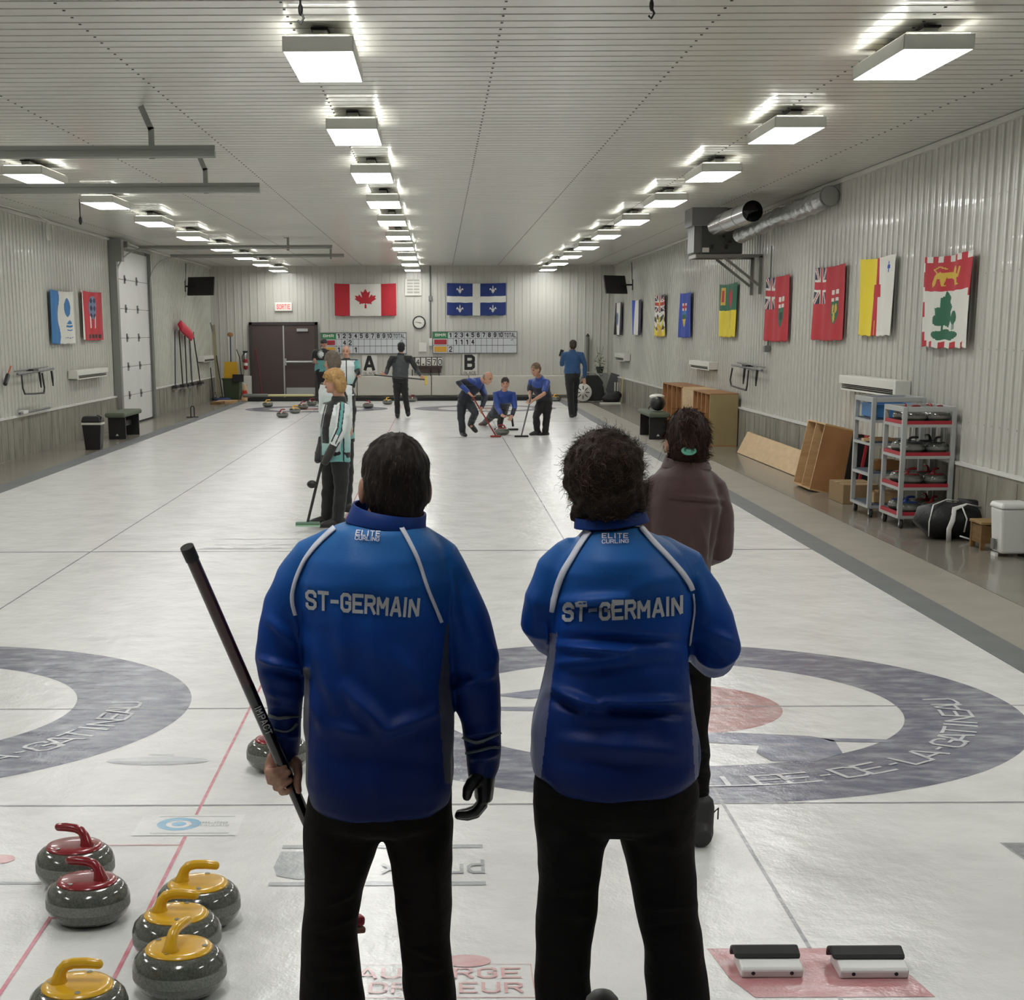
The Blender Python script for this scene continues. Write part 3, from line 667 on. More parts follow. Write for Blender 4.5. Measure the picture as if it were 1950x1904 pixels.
cc = px(1173, 542, 'y', 36.6); screen('black flat screen on a swivel arm on the right wall near the far corner', (cc.x-.02, 36.6, cc.z), math.radians(38), math.radians(-14), -1, XR)
# measuring sticks rack: wire carriers on the walls
def wirerack(lab, X, s, y0, y1, z0, flip):
    r = thing('tool_rack', lab, 'rack', (X, (y0+y1)/2, z0), 'wall racks for long ice tools'); L = (y1-y0)/2; sg = -1 if flip else 1
    mb = MB(); mb.tube([(s*.12, -L, .0), (s*.12, L, .03)], .018, 8); mb.tube([(s*.05, -L*.9, .04), (s*.05, L*.9, .07)], .012, 8); mb.build('rail', grey, r)
    mb = MB(); a, b_ = -L*.85*sg, L*.25*sg
    mb.tube([(s*.14, a, -.02), (s*.16, a*1.05, -.22), (s*.16, a*.95, -.31), (s*.16, (a+b_)/2, -.33), (s*.16, b_*.9, -.34), (s*.16, b_*1.1, -.26), (s*.14, b_, -.02)], .014, 8); mb.build('loop', dark, r)
    for y in (L*.1*sg if not flip else -L*.0, L*.8*sg):
        mb = MB(); mb.tube([(s*.14, y, .0), (s*.15, y, -.12), (s*.15, y+.03, -.25)], [.02, .02, .011], 8); mb.build('peg', dark, r)
    mb = MB(); mb.box((s*.08, -.1*sg, .04), (.12, .35, .03)); mb.build('clamp', blk, r)
p, q = ry(1403, 699), ry(1462, 704); wirerack('dark wire tool rack on the right wall above the shelf boxes', XR-.02, -1, q.y, p.y, (p.z+q.z)/2, True)
p, q = ly(22, 712), ly(92, 706); wirerack('dark wire tool rack on the left wall below the club flags', XL+.02, 1, p.y, q.y, (p.z+q.z)/2, False)
r = thing('ice_tool', 'short orange and black hand tool hung left of the wire rack', 'tool', ly(8, 715)); mb = MB(); mb.cap([(.04, -.12, -.12), (.04, .06, .0)], .035, 10); mb.build('grip', blk, r); mb = MB(); mb.tube([(.04, .05, 0), (.04, .28, .13)], .014, 8); mb.build('shaft', mat('orange_paint', 'b3502a', .5), r)
r = thing('wall_shelf_rail', 'thin metal rail lying along the left concrete ledge', 'rail', ly(30, 790)); q = rel(r, ly(88, 778)); mb = MB(); mb.tube([(.06, 0, .02), (.06, q.y, .02)], .02, 8); mb.build('bar', grey, r); mb = MB(); mb.box((.05, .3, .03), (.08, .3, .05)); mb.build('clip', white, r)
r = thing('hanging_cable', 'coil of white cable hung high on the left wall', 'cable', ly(85, 420)); mb = MB()
for k in range(4): mb.tube([(.03+.008*k, .08*math.sin(a*PI/8)+.01*k, -.16+.16*math.cos(a*PI/8)) for a in range(17)], .007, 6, 0, False)
mb.build('coil', whp, r); q = rel(r, px(2, 392, 'x', XL+.05)); mb = MB(); mb.tube([(.05, 0, 0), (.05, -1, .05), (.05, -2.5, .03), (.05, -6, .02)], .012, 6); mb.build('lead', whp, r)
# ================================================================ sectional door in left wall, tracks
steelg = mat('grey_track_steel', '92958f', .42, .5)
wd = mat('white_door_panel', 'dcdcd8', .35, var=(2, .3, 'c8c8c4'))
mb = MB()
for k in range(6): mb.bb((XL+.015, GY0, .03+k*.6), (XL+.06, GY1, .03+k*.6+.592))
mb.bb((XL+.01, GY0, 0), (XL+.065, GY1, .04), 1); d0 = struct(mb.build('door_1', [wd, blackrub], bevel=.004))
for k in range(1, 6):
    for y in (GY0+1.1, GY0+2.5): mb = MB(); mb.box((XL+.075, y, .03+k*.6), (.03, .05, .17)); mb.box((XL+.085, y+.02, .03+k*.6), (.03, .09, .05)); mb.build('hinge', steelg, d0)
mb = MB(); mb.bb((XL+.01, GY0-.22, 0), (XL+.16, GY0-.02, 3.7)); mb.bb((XL+.01, GY0-.26, 3.35), (XL+.28, GY0+.02, 3.78)); mb.build('door_frame', steelg, d0)
mb = MB(); mb.bb((XL+.01, GY1+.02, 0), (XL+.14, GY1+.12, 3.7)); mb.build('door_frame', steelg, d0)
mb = MB(); mb.tube([(XL+.14, GY0, 3.70), (XL+.14, GY1, 3.70)], .035, 12); mb.box((XL+.2, GY0+.3, 3.7), (.25, .18, .12)); mb.build('spring_bar', steelg, d0)
def track(lab, y, x1, zt, wx=XL, vert=True, hang=(), grp='grey door tracks under the ceiling', bend=True):
    r = thing('door_track', lab, 'track', (wx+.1, y, 0 if vert else zt), grp); pts = []
    if vert:
        pts += [(.02, 0, .0), (.02, 0, zt-.55)]
        for k in range(1, 9): a = PI/2*k/8; pts.append((.02+.55*(1-math.cos(a)), 0, zt-.55+.55*math.sin(a)))
    else: pts.append((0, 0, 0))
    zz_ = zt if vert else 0; pts.append((x1-wx-.1, 0, zz_)); mb = MB()
    for off in (-.03, .03): mb.sweep([(V(p)+V((0, off, 0)), .032, .010) for p in pts], 8, 0, (0, 0, 1) if not vert else None)
    mb.build('rail', steelg, r)
    mb = MB(); mb.bar((.5, 0, zz_+.045), (x1-wx-.1, 0, zz_+.045), .035, .05); mb.build('stiffener', steelg, r)
    for hx in hang:
        mb = MB(); mb.bar((hx-wx-.1, 0, zz_-.04), (hx-wx-.1, 0, zz_+.22), .05, .012); mb.bar((hx-wx-.1, 0, zz_+.2), (hx-wx-.18, .0, ZC-(0 if vert else zt)-.01), .05, .012); mb.build('hanger', steelg, r)
e1, e2 = py(633, 473, GY0), py(655, 489, GY1)
track('grey overhead track of the big door, nearer of its pair', GY0-.02, e1.x, e1.z, hang=(e1.x-.9,)); track('grey overhead track of the big door, farther of its pair', GY1+.02, e2.x, e2.z, hang=(e2.x-.3,))
e3, e4 = px(410, 293, 'z', 3.42), px(495, 361, 'z', 3.42)
track('grey overhead track near the top left, nearer one with slanted hanger', e3.y, e3.x, 3.42, vert=False, hang=(px(292, 295, 'z', 3.42).x,)); track('grey overhead track over the left lights, the farther of the near pair', e4.y, e4.x, 3.42, vert=False, hang=(px(398, 365, 'z', 3.42).x,))
for lab, x, y0, z1 in (('black hook on a cord hanging from the ceiling near the first middle light', 572, 10, 3.5), ('small black pulley on the ceiling at the top edge', 1241, 2, 3.6)):
    q = px(x, y0, 'z', z1); r = thing('ceiling_hook', lab, 'hook', q); mb = MB(); mb.tube([(0, 0, ZC-z1), (0, 0, 0)], .006, 6); mb.build('cord', blk, r); mb = MB(); mb.ell((0, 0, -.02), (.012, .012, .03)); mb.tube([(0, 0, -.03), (.015, 0, -.06), (0, 0, -.085), (-.015, 0, -.07)], .006, 6); mb.build('hook', blk, r)
q = px(153, 416, 'z', 3.55); r = thing('ceiling_hook', 'thin black cord with weight under the ceiling over the left wall', 'hook', q); mb = MB(); mb.tube([(0, 0, .3), (0, 0, 0)], .008, 6); mb.build('cord', blk, r); mb = MB(); mb.ell((0, 0, -.03), (.025, .025, .06)); mb.build('weight', blk, r)

# ================================================================ far wall things
brn = mat('brown_painted_door', '4b3e3c', .45); brf = mat('brown_door_frame', '3a3231', .45)
def bx(x0, y0, x1, y1, Y=YB-.02): return py(x0, y1, Y), py(x1, y0, Y)      # low-left, high-right
a, b_ = bx(478, 613, 605, 756); a.z = .05; mb = MB()
t = .09; mb.bb((a.x, YB-.10, 0), (a.x+t, YB-.015, b_.z)); mb.bb((b_.x-t, YB-.10, 0), (b_.x, YB-.015, b_.z)); mb.bb((a.x, YB-.10, b_.z-t), (b_.x, YB-.015, b_.z)); d = struct(mb.build('door_2', brf, bevel=.006))
mid = (a.x+b_.x)/2
for x0, x1 in ((a.x+t, mid-.01), (mid+.01, b_.x-t)):
    mb = MB(); mb.bb((x0, YB-.075, .04), (x1, YB-.03, b_.z-t-.01)); lf = mb.build('door_leaf', brn, d, bevel=.003)
mb = MB(); mb.bb((mid-.02, YB-.095, .04), (mid+.02, YB-.06, b_.z-t-.01)); mb.build('astragal', alu, d)
mb = MB(); z = py(560, 689, YB).z; mb.cap([(mid+.07, YB-.15, z), (b_.x-t-.05, YB-.15, z)], .03, 12); mb.box((mid+.05, YB-.11, z), (.05, .1, .2)); mb.box((b_.x-t-.06, YB-.11, z), (.05, .1, .08)); mb.build('push_bar', alu, d)
mb = MB(); mb.bb((mid+.05, YB-.085, .08), (b_.x-t-.02, YB-.07, .33)); mb.build('kick_plate', alu, d)
mb = MB(); mb.bb((mid+.4, YB-.15, b_.z-.27), (mid+.72, YB-.08, b_.z-.19)); mb.build('door_closer', alu, d)
yb = mat('yellow_threshold_tube', 'c6c08a', .4); 
r = thing('threshold_bar', 'long pale yellow tube lying in front of the brown doors', 'tube', (mid, IY1+.05, .145)); mb = MB(); mb.cap([(-.35, 0, .02), (b_.x-mid-.05, 0, .02)], .035, 12); mb.build('tube', yb, r); mb = MB(); mb.cap([(-1.0, 0, .02), (-.35, 0, .02)], .05, 12); mb.build('foam_end', grey, r)
# EXIT sign reading SORTIE
a, b_ = bx(524, 576, 556, 592); r = thing('exit_sign', 'lit white exit sign with red letters above the brown doors', 'sign', (a.x, YB-.08, a.z)); Wd, Hd = b_.x-a.x, b_.z-a.z
mb = MB(); mb.bb((0, 0, 0), (Wd, .06, Hd)); mb.build('housing', mat('sign_housing', 'd8d4cc', .5, emis=.25), r, bevel=.01)
mb = MB(); text_on(mb, 'SORTIE', lambda u, v: (u+.05, -.004, v+.05), Wd-.1, Hd-.1, 0, 1, .22, .2); mb.build('lettering', mat('exit_red', 'e04848', .5, emis=.5), r)
# vent, clock, conduit, notices
a, b_ = bx(771, 531, 803, 563); r = struct(MB().bb((a.x, YB-.05, a.z), (b_.x, YB-.02, b_.z)).build('window_1', mat('vent_frame_white', 'c8c7bd', .5), bevel=.005))
mb = MB()
for k in range(5): mb.bb((a.x+.07, YB-.062, a.z+.07+k*.085), (b_.x-.07, YB-.05, a.z+.12+k*.085), 0)
mb.build('louvre', mat('vent_louvre', '9a9a92', .5), r); mb = MB(); mb.bb(((a.x+b_.x)/2-.01, YB-.066, a.z+.05), ((a.x+b_.x)/2+.01, YB-.05, b_.z-.05)); mb.build('mullion', mat('vent_frame_white', 'c8c7bd', .5), r)
c = py(798, 614, YB-.04); r = thing('wall_clock', 'round white wall clock with black rim on the far wall', 'clock', (c.x, YB-.04, c.z)); RX = Matrix.Rotation(PI/2, 3, 'X')
mb = MB(); mb.lathe([(.165, 0), (.165, .012)], R=RX, n=48); mb.build('dial', whp, r); mb = MB(); mb.sweep([((.175*math.cos(2*PI*i/48), -.01, .175*math.sin(2*PI*i/48)), .018, .018) for i in range(48)], 8, 0, (0, 1, 0), ring=True); mb.build('rim', blk, r)
mb = MB()
for i in range(12): an = 2*PI*i/12; mb.box((.14*math.cos(an), -.015, .14*math.sin(an)), (.014, .004, .014))
mb.build('hour_marks', blk, r); mb = MB(); mb.bar((0, -.018, 0), (.07, -.018, -.02), .005, .014); mb.bar((0, -.02, 0), (-.11, -.02, .02), .004, .01); mb.build('hand', blk, r)
r = thing('conduit', 'thick grey vertical conduit on the far wall between flags', 'conduit', (py(819, 512, YB).x, YB-.03, 1.3)); mb = MB(); z0 = py(819, 650, YB).z-1.3; mb.tube([(0, 0, z0), (0, 0, ZC-1.31)], .022, 10); mb.build('pipe', grey, r)
mb = MB(); mb.box((0, 0, py(819, 568, YB).z-1.3), (.10, .08, .14)); mb.build('junction_box', grey, r, bevel=.01); mb = MB(); mb.box((0, -.01, z0-.02), (.1, .08, .22)); mb.build('switch_box', whp, r, bevel=.01)
a, b_ = bx(798, 652, 812, 669); r = thing('paper_notice', 'white paper notice on the far wall between the score boards', 'notice', (a.x, YB-.03, a.z)); mb = MB(); mb.bb((0, 0, 0), (b_.x-a.x, .006, b_.z-a.z)); mb.build('sheet', whp, r); mb = MB(); mb.bb((-.01, -.004, -.02), (b_.x-a.x+.01, .006, 0)); mb.build('holder', alu, r)
# score boards
sbw = mat('score_board_white', 'c5c8cb', .35); sbl = mat('score_lines', '55585a', .5); sgr = mat('score_green', '2f7d4b', .5); srd = mat('score_red', '9c2730', .5); syl = mat('score_yellow', 'c9962f', .5); sbk = mat('score_black', '17171a', .5)
def board(x0, y0, x1, y1, red, yel, lab, tot):
    a, b_ = bx(x0, y0, x1, y1, YB-.05); W, H = b_.x-a.x, b_.z-a.z; r = thing('score_board', lab, 'score board', (a.x, YB-.05, a.z), 'score boards on the far wall')
    mb = MB(); mb.bb((0, 0, 0), (W, .03, H)); mb.build('panel', sbw, r)
    mb = MB(); f = .022
    for q in (((-f, -.012, -f), (W+f, .03, 0)), ((-f, -.012, H), (W+f, .03, H+f)), ((-f, -.012, 0), (0, .03, H)), ((W, -.012, 0), (W+f, .03, H))): mb.bb(*q)
    mb.build('frame', grey, r); c0 = W*.175; cw = (W*.84-c0)/10; mb = MB(); R1, R2 = H*.70, H*.36
    for z in (R1, R2): mb.bb((0, -.003, z-.006), (W, 0, z+.006))
    for k in range(11): mb.bb((c0+k*cw-.005, -.003, 0), (c0+k*cw+.005, 0, H))
    mb.build('grid_lines', sbl, r)
    mb = MB(); mb.bb((0, -.004, R1), (c0, 0, H)); text_on(mb, 'BMR', lambda u, v: (.06+u, -.007, R1+.06+v), c0-.12, H*.14, 1, 1, .2, .22); mb.build('sponsor_plate', [sgr, whp], r)
    mb = MB(); mb.bb((.03, -.006, R2+.03), (c0-.03, 0, R1-.03)); mb.build('red_plate', srd, r); mb = MB(); mb.bb((.03, -.006, .03), (c0-.03, 0, R2-.03)); mb.build('yellow_plate', syl, r)
    mb = MB()
    for k in range(10):
        w_ = cw*(.8 if k == 9 else .52); text_on(mb, str(k+1), lambda u, v, k=k, w_=w_: (c0+(k+.5)*cw-w_/2+u, -.006, R1+.03+v), w_, H*.23, 0, 1, .12, .27)
    text_on(mb, 'TOTAL', lambda u, v: (W*.85+u, -.006, R1+.03+v), W*.14, H*.20, 0, 1, .2, .2)
    mb.build('heading_digits', sbk, r)
    for row, lst in ((R2, red), (0, yel)):
        for k, ch in lst:
            mb = MB(); w_ = cw*.55; zt = (R1-R2 if row else R2); text_on(mb, ch, lambda u, v: (c0+(k+.5)*cw-w_/2+u, -.008, row+.025+v), w_, zt-.05, 0, 1, .1, .22); mb.build('score_card', sbk, r)
    mb = MB(); mb.bar((W*.95, -.01, R1-.03), (W*.975, -.01, R2+.04), .004, .012); mb.bar((W*.93, -.01, R1-.06), (W*.96, -.01, R1-.03), .004, .012); mb.build('hook', sbk, r)
board(612, 634, 773, 673, [(1, '4'), (2, '2')], [(0, '1'), (3, '1')], 'white score board with rows 4 2 and 1 1, above the letter A', 0)
board(825, 632, 984, 672, [(1, '1'), (2, '1'), (3, '1'), (4, '4')], [(0, '2')], 'white score board with 1 1 1 4 and 2, above the letter B', 0)
for ch, q in (('A', (690, 676, 718, 714)), ('B', (881, 674, 909, 713))):
    a, b_ = bx(*q, YB-.03); W, H = b_.x-a.x, b_.z-a.z; r = thing('sheet_sign', 'white panel with a big black letter '+ch, 'sign', (a.x, YB-.04, a.z), 'lettered ice sheet signs')
    mb = MB(); mb.bb((0, 0, 0), (W, .012, H)); mb.build('panel', whp, r); mb = MB(); text_on(mb, ch, lambda u, v: (.05+u, -.004, H*.22+v), W-.12, H*.75, 0, 1, .1, .26); mb.build('letter', sbk, r)
    mb = MB(); text_on(mb, 'GLACE', lambda u, v: (.03+u, -.004, .015+v), W-.06, H*.12, 0, 1, .2, .14); mb.build('caption', sbk, r)
# number rack 4.570 with brushes below
a, b_ = bx(786, 681, 842, 697, YB-.2); r = thing('number_rack', 'brown wall rack with number cards 4.570 and hanging brushes', 'rack', (a.x, YB-.12, a.z)); W, H = b_.x-a.x, b_.z-a.z; bw = mat('dark_brown_wood', '3f3128', .6)
mb = MB(); mb.bb((0, 0, -.06), (W, .08, 0)); mb.bb((0, .04, 0), (W, .08, H+.02)); mb.bb((.05, 0, -.2), (W-.03, .08, -.07)); mb.build('board', bw, r, bevel=.005)
for k, ch in enumerate(['4', '.', '5', '7', '0']):
    w_ = W/5.2; mb = MB(); mb.bb((.08+k*w_*.98, .01, .01), (.08+k*w_*.98+w_*.8, .03, H)); n_ = mb.build('number_card', whp, r); mb = MB(); text_on(mb, ch, lambda u, v: (.10+k*w_*.98+u, .004, .03+v), w_*.6, H-.07, 0, 1, .1, .17); mb.build('digit', sbk, n_)
for x in (820, 836, 785):
    q = py(x, 712, YB-.2); cx = q.x-a.x; zb = py(x, 731, YB-.2).z-a.z; r2 = thing('ice_brush', 'black upside-down T brush hung under the number rack, %s' % {820: 'middle one', 836: 'rightmost one', 785: 'leftmost one, beside the striding person'}[x], 'brush', (q.x, YB-.17, a.z+zb), 'brushes under the number rack')
    mb = MB(); mb.tube([(0, 0, .0), (0, 0, -.1-zb)], .014, 8); mb.build('handle', blk, r2); mb = MB(); mb.sweep([((.095*math.cos(t_), 0, -.0+.05-.05*math.sin(t_)), .02, .012) for t_ in [PI*i/10 for i in range(11)]], 8); mb.build('head', blk, r2)
# ================================================================ curling stones
gran = mat('grey_granite_polished', '5d6057', .14, 0, .5, var=(140, .8, '3b3d36'), spec=.6)
granb = mat('granite_striking_band', '84867f', .5, var=(160, .8, '5c5e57'))
ryl = mat('yellow_stone_handle', 'dba91a', .28, 0, .4); rrd = mat('red_stone_handle', '861922', .25, 0, .4); rbk = mat('black_stone_handle', '1b1c1e', .3, 0, .3); rbl = mat('blue_stone_handle', '1c3c8c', .3, 0, .3)
def stone(label, pos, hm, ang, group='curling stones', k=1.0, det=True):
    r = thing('curling_stone', label, 'curling stone', pos, group, (0, 0, ang))
    prof = [(.070, 0), (.085, .002), (.112, .010), (.130, .026), (.139, .045), (.140, .049), (.140, .079), (.139, .083), (.132, .102), (.117, .116), (.098, .123), (.06, .1255)]
    prof = [(a*k, b*k) for a, b in prof]; r.scale = (1, 1, 1.09) if det else (1, 1, 1)
    mb = MB(); mb.lathe(prof, n=56 if det else 28, ms=[0, 0, 0, 0, 0, 1, 0, 0, 0, 0, 0]); smooth_angle(mb.build('granite_body', [gran, granb], r), .9)
    mb = MB(); mb.lathe([(.10*k, .1195*k), (.101*k, .125*k), (.096*k, .131*k), (.08*k, .1335*k), (.03*k, .135*k)], n=40 if det else 20); smooth_angle(mb.build('handle_disc', hm, r), .8)
    mb = MB(); P = [(-.052, .0, .128), (-.05, 0, .145), (-.044, 0, .165), (-.030, 0, .180), (-.008, 0, .186), (.03, 0, .187), (.062, 0, .184)]
    rr = [.030, .021, .0165, .0155, .0145, .0145, .0135]
    P = [V(p)*k for p in P]; mb.cap(P, [q*k for q in rr], 14 if det else 8); g_ = mb.build('grip', hm, r, True)
    if det:
        for dx, dy in ((-.085, 0), (.02, .085), (.02, -.085)): mb = MB(); mb.lathe([(.0085, .1335), (.0085, .1355)], (dx*.9, dy*.9, 0), 14); mb.build('screw_cover', chrome, r)
    return r
for x, y, hm, an, lab in ((142, 1617, rrd, PI-.35+PI-PI, 'red handled curling stone, the rear one of the red pair'), (166, 1683, rrd, PI-.30, 'red handled curling stone, the front one of the red pair'),
    (377, 1689, ryl, -.05, 'yellow handled curling stone farthest from the viewer of the four yellow ones'), (336, 1747, ryl, -.05, 'yellow handled curling stone squeezed between two others, red line beside it'),
    (341, 1812, ryl, 1.25, 'yellow handled curling stone with its handle pointing away up the ice'), (148, 1884, ryl, -.02, 'yellow handled curling stone cut off by the bottom left edge')):
    p = px(x, y, 'z', .128); stone(lab, (p.x, p.y, .004), hm, an)
p = px(528, 1412, 'z', .128); stone('red handled curling stone behind the bare hand holding the broom', (p.x, p.y, .004), rrd, PI-.2)
for i, (x, y, hm, an, lab) in enumerate(((407, 760, rrd, .4, 'red handled stone at the far left corner of the ice'), (510, 775, ryl, .3, 'yellow handled stone on the far left rings, nearest the doors'), (538, 795, rrd, .5, 'dark handled stone at the front of the far left group'), (562, 787, ryl, 0, 'yellow handled stone touching the dark one in the far left group'),
    (577, 779, rrd, .3, 'red handled stone of the pair left of the blonde person'), (594, 772, rrd, .1, 'stone tucked behind another left of the blonde person'), (701, 777, rrd, PI, 'red handled stone at the right edge of the far left rings'), (738, 770, ryl, 1, 'yellow handled stone between the rings and the person in black'),
    (785, 765, rrd, .4, 'dark stone behind the legs of the person in black'), (1058, 764, ryl, .3, 'yellow handled stone behind the right sweeper'), (956, 828, rrd, PI, 'red handled stone being delivered in front of the crouching thrower'))):
    p = px(x, y, 'z', 0.004); stone(lab, (p.x, p.y, .004), hm, an, k=1.0, det=False)
# ================================================================ hacks
for x0, x1, y0, y1, lab in ((-.265, -.075, -3.755, -3.50, 'white and black foot hack, the left one on the red patch'), (.035, .245, -3.765, -3.50, 'white and black foot hack, the right one on the red patch')):
    r = thing('foot_hack', lab, 'hack', ((x0+x1)/2, y0+.075, .0015), 'pair of foot hacks'); w_ = (x1-x0)/2
    mb = MB(); pr = [(-.07, .0), (-.075, .028), (-.065, .034), (.03, .05), (.06, .03), (.07, 0)]
    mb.prism(pr, lambda u, v, t: (-w_+2*w_*t, u, v)); mb.build('base', mat('white_hack_plastic', 'dedfdb', .35), r, bevel=.006)
    mb = MB(); pr = [(-.022, .042), (-.01, .056), (.03, .070), (.07, .055), (.085, .015), (.04, .052)]
    mb.prism(pr, lambda u, v, t: (-w_-.012+(2*w_+.014)*t, u, v)); mb.build('rubber_pad', blackrub, r, bevel=.006)
    for s in (-1, 1): mb = MB(); mb.sweep([((s*w_*.62, -.0755, .017), .006), ((s*w_*.62, -.068, .017), .006)], 12); mb.build('bolt', blk, r)
# ================================================================ stone trolleys
casterm = mat('caster_rubber', '222222', .6); rubred = mat('red_shelf_lining', 'a32430', .6)
def trolley(lab, x0, x1, y0, y1, zs, ztop, lining):
    r = thing('stone_trolley', lab, 'trolley', (x0, y0, 0), 'tall grey stone trolleys'); W, D = x1-x0, y1-y0; pw = .045
    for x in (0, W-pw):
        for y in (0, D-pw): mb = MB(); mb.bb((x, y, .10), (x+pw, y+pw, ztop)); mb.build('post', alu, r, bevel=.004)
    mb = MB()
    mb.bb((pw, 0, ztop-.05), (W-pw, pw*.7, ztop)); mb.bb((pw, D-pw*.7, ztop-.05), (W-pw, D, ztop)); mb.bb((0, pw, ztop-.05), (pw*.7, D-pw, ztop)); mb.bb((W-pw*.7, pw, ztop-.05), (W, D-pw, ztop)); mb.build('top_rail', alu, r, bevel=.004)
    for z in zs:
        mb = MB(); mb.bb((.01, .01, z-.03), (W-.01, D-.01, z-.012)); mb.bb((0+pw, .0, z-.04), (W-pw, .015, z-.012)); mb.bb((0, pw, z-.04), (.015, D-pw, z-.012)); s_ = mb.build('shelf', alu, r)
        if lining: mb = MB(); mb.bb((pw, .005, z-.012), (W-pw, .03, z+.022)); mb.bb((.004, pw, z-.012), (.03, D-pw, z+.022)); mb.bb((.03, .03, z-.012), (W-.03, D-.03, z-.001), 1); mb.build('lining', [rubred, blackrub], s_)
        else: mb = MB(); mb.bb((.03, .03, z-.012), (W-.03, D-.03, z-.001)); mb.build('lining', mat('blue_grey_mat', '3d4a57', .7), s_)
    for x in (.05, W-.05):
        for y in (.05, D-.05):
            mb = MB(); mb.sweep([((x-.014, y, .044), .044), ((x+.014, y, .044), .044)], 24); w_ = mb.build('caster', casterm, r, True)
            mb = MB(); mb.bb((x-.022, y-.015, .04), (x-.017, y+.015, .095)); mb.bb((x+.017, y-.015, .04), (x+.022, y+.015, .095)); mb.bb((x-.022, y-.03, .09), (x+.022, y+.03, .10)); mb.build('fork', alu, w_)
            mb = MB(); mb.sweep([((x-.0235, y, .044), .02), ((x+.0235, y, .044), .02)], 16); mb.build('hub', chrome, w_)
    return r
TX, TY = 3.37, 7.95
zt = px(1700, 775, 'y', TY).z; zs = [px(1760, v, 'y', TY).z for v in (806, 866, 926)]+[.14]
trolley('tall grey trolley with red edged shelves full of curling stones', TX, 3.90, TY, TY+.72, zs, zt, True)
tone = ['topmost', 'second', 'third', 'lowest']
for i, z in enumerate(zs):
    for j, (dx, dy) in enumerate(((.155, .17), (.40, .17), (.155, .50), (.40, .50))):
        hm = (rrd, rbk, rrd, rbl if j % 2 == 0 else rrd)[i]
        stone('curling stone on the %s shelf of the red edged trolley, %s' % (tone[i], ('front left', 'front right', 'back left', 'back right')[j]), (TX+dx, TY+dy, z), hm, .3+.5*j, 'stones stored on the trolley', k=.86, det=False)
TX2, TY2 = 3.32, 8.95
zs2 = [px(1650, v, 'y', TY2).z for v in (798, 842, 900)]+[.14]
trolley('tall grey trolley behind, holding a blue tray and wooden bits', TX2, 3.88, TY2, TY2+.75, zs2, px(1650, 757, 'y', TY2).z, False)
wood = mat('light_plywood', 'c4a274', .6, var=(3, .6, 'a9855a', (1, 1, 8))); wood2 = mat('orange_plywood', 'a8794a', .55, var=(2.5, .7, '8a5c34', (1, 6, 1))); ply = mat('pale_plywood', 'cdb189', .6, var=(4, .5, 'b7976c', (1, 1, 4))); olive = mat('olive_plywood', '9c8a62', .6, var=(3, .4, '85744f'))
r = thing('storage_tray', 'blue plastic tray on the top shelf of the rear trolley', 'tray', (TX2+.28, TY2+.37, zs2[0])); mb = MB()
for q in (((-.2, -.28, 0), (.2, .28, .012)), ((-.22, -.30, .012), (-.2, .3, .13)), ((.2, -.3, .012), (.22, .3, .13)), ((-.2, -.30, .012), (.2, -.28, .13)), ((-.2, .28, .012), (.2, .3, .13))): mb.bb(*q)
mb.build('body', mat('blue_plastic', '3d76ad', .4), r); mb = MB(); 
for q in (((-.24, -.32, .13), (.24, -.28, .145)), ((-.24, .28, .13), (.24, .32, .145)), ((-.24, -.28, .13), (-.2, .28, .145)), ((.2, -.28, .13), (.24, .28, .145))): mb.bb(*q)
mb.build('rim', mat('blue_plastic', '3d76ad', .4), r)
for i, (dx, dy, dz, sx, sy, sz, m_, sh, l) in enumerate(((.14, .2, 0, .35, .1, .03, wood, 1, 'plank sticking out of the rear trolley, second shelf'), (.26, .4, 0, .28, .2, .10, wood2, 2, 'block on the second shelf of the rear trolley'), (.26, .3, 0, .3, .25, .11, wood, 3, 'box on the lowest shelf of the rear trolley'))):
    r = thing('wooden_block', 'wooden '+l, 'wood block', (TX2+dx, TY2+dy, zs2[sh]), 'wooden bits on the rear trolley'); mb = MB(); mb.bb((-sx/2, -sy/2, 0), (sx/2, sy/2, sz)); mb.build('block', m_, r, bevel=.004); mb = MB(); mb.bb((-sx*.3, -sy*.3, sz), (sx*.3, sy*.3, sz+.012)); mb.build('lid', m_, r)
# ================================================================ shelf boxes along right wall
def shelfbox(lab, org, ux, uy, uz, n, d, m_, m2, back=True):
    """open compartments: ux width, uz height, uy depth (vectors)"""
    r = thing('shelf_box', lab, 'shelf box', org); ux, uy, uz = V(ux), V(uy), V(uz); t = .018
    def slab(a, b, c, nm, mm):       # a..b fractions (u, v, w) in metres
        U, D_, Z = ux.normalized(), uy.normalized(), uz.normalized(); vs = []
        for x in (a[0], b[0]):
            for y in (a[1], b[1]):
                for z in (a[2], b[2]): vs.append(U*x+D_*y+Z*z)
        mb = MB(); mb.add(vs, [(0, 1, 3, 2), (4, 6, 7, 5), (0, 4, 5, 1), (2, 3, 7, 6), (0, 2, 6, 4), (1, 5, 7, 3)]); mb.build(nm, mm, r)
    W, D_, H = ux.length, uy.length, uz.length
    slab((0, 0, 0), (W, D_, t), 0, 'bottom_board', m_); slab((0, 0, H-t), (W, D_, H), 0, 'top_board', m_)
    for k in range(n+1): x = (W-t)*k/n; slab((x, 0, t), (x+t, D_, H-t), 0, 'side_board' if k in (0, n) else 'divider', m2 if k == n else m_)
    for k in range(n+1): x = (W-t)*k/n; slab((x, -.003, t), (x+t, 0, H-t), 0, 'edge_band', ply)
    if back: slab((t, D_-t, t), (W-t, D_, H-t), 0, 'back_board', m2)
    return r
H1 = .88
a = px(1411, 848, 'z', 0); a.x = 3.40
z_t = .96
Y0 = 20.05
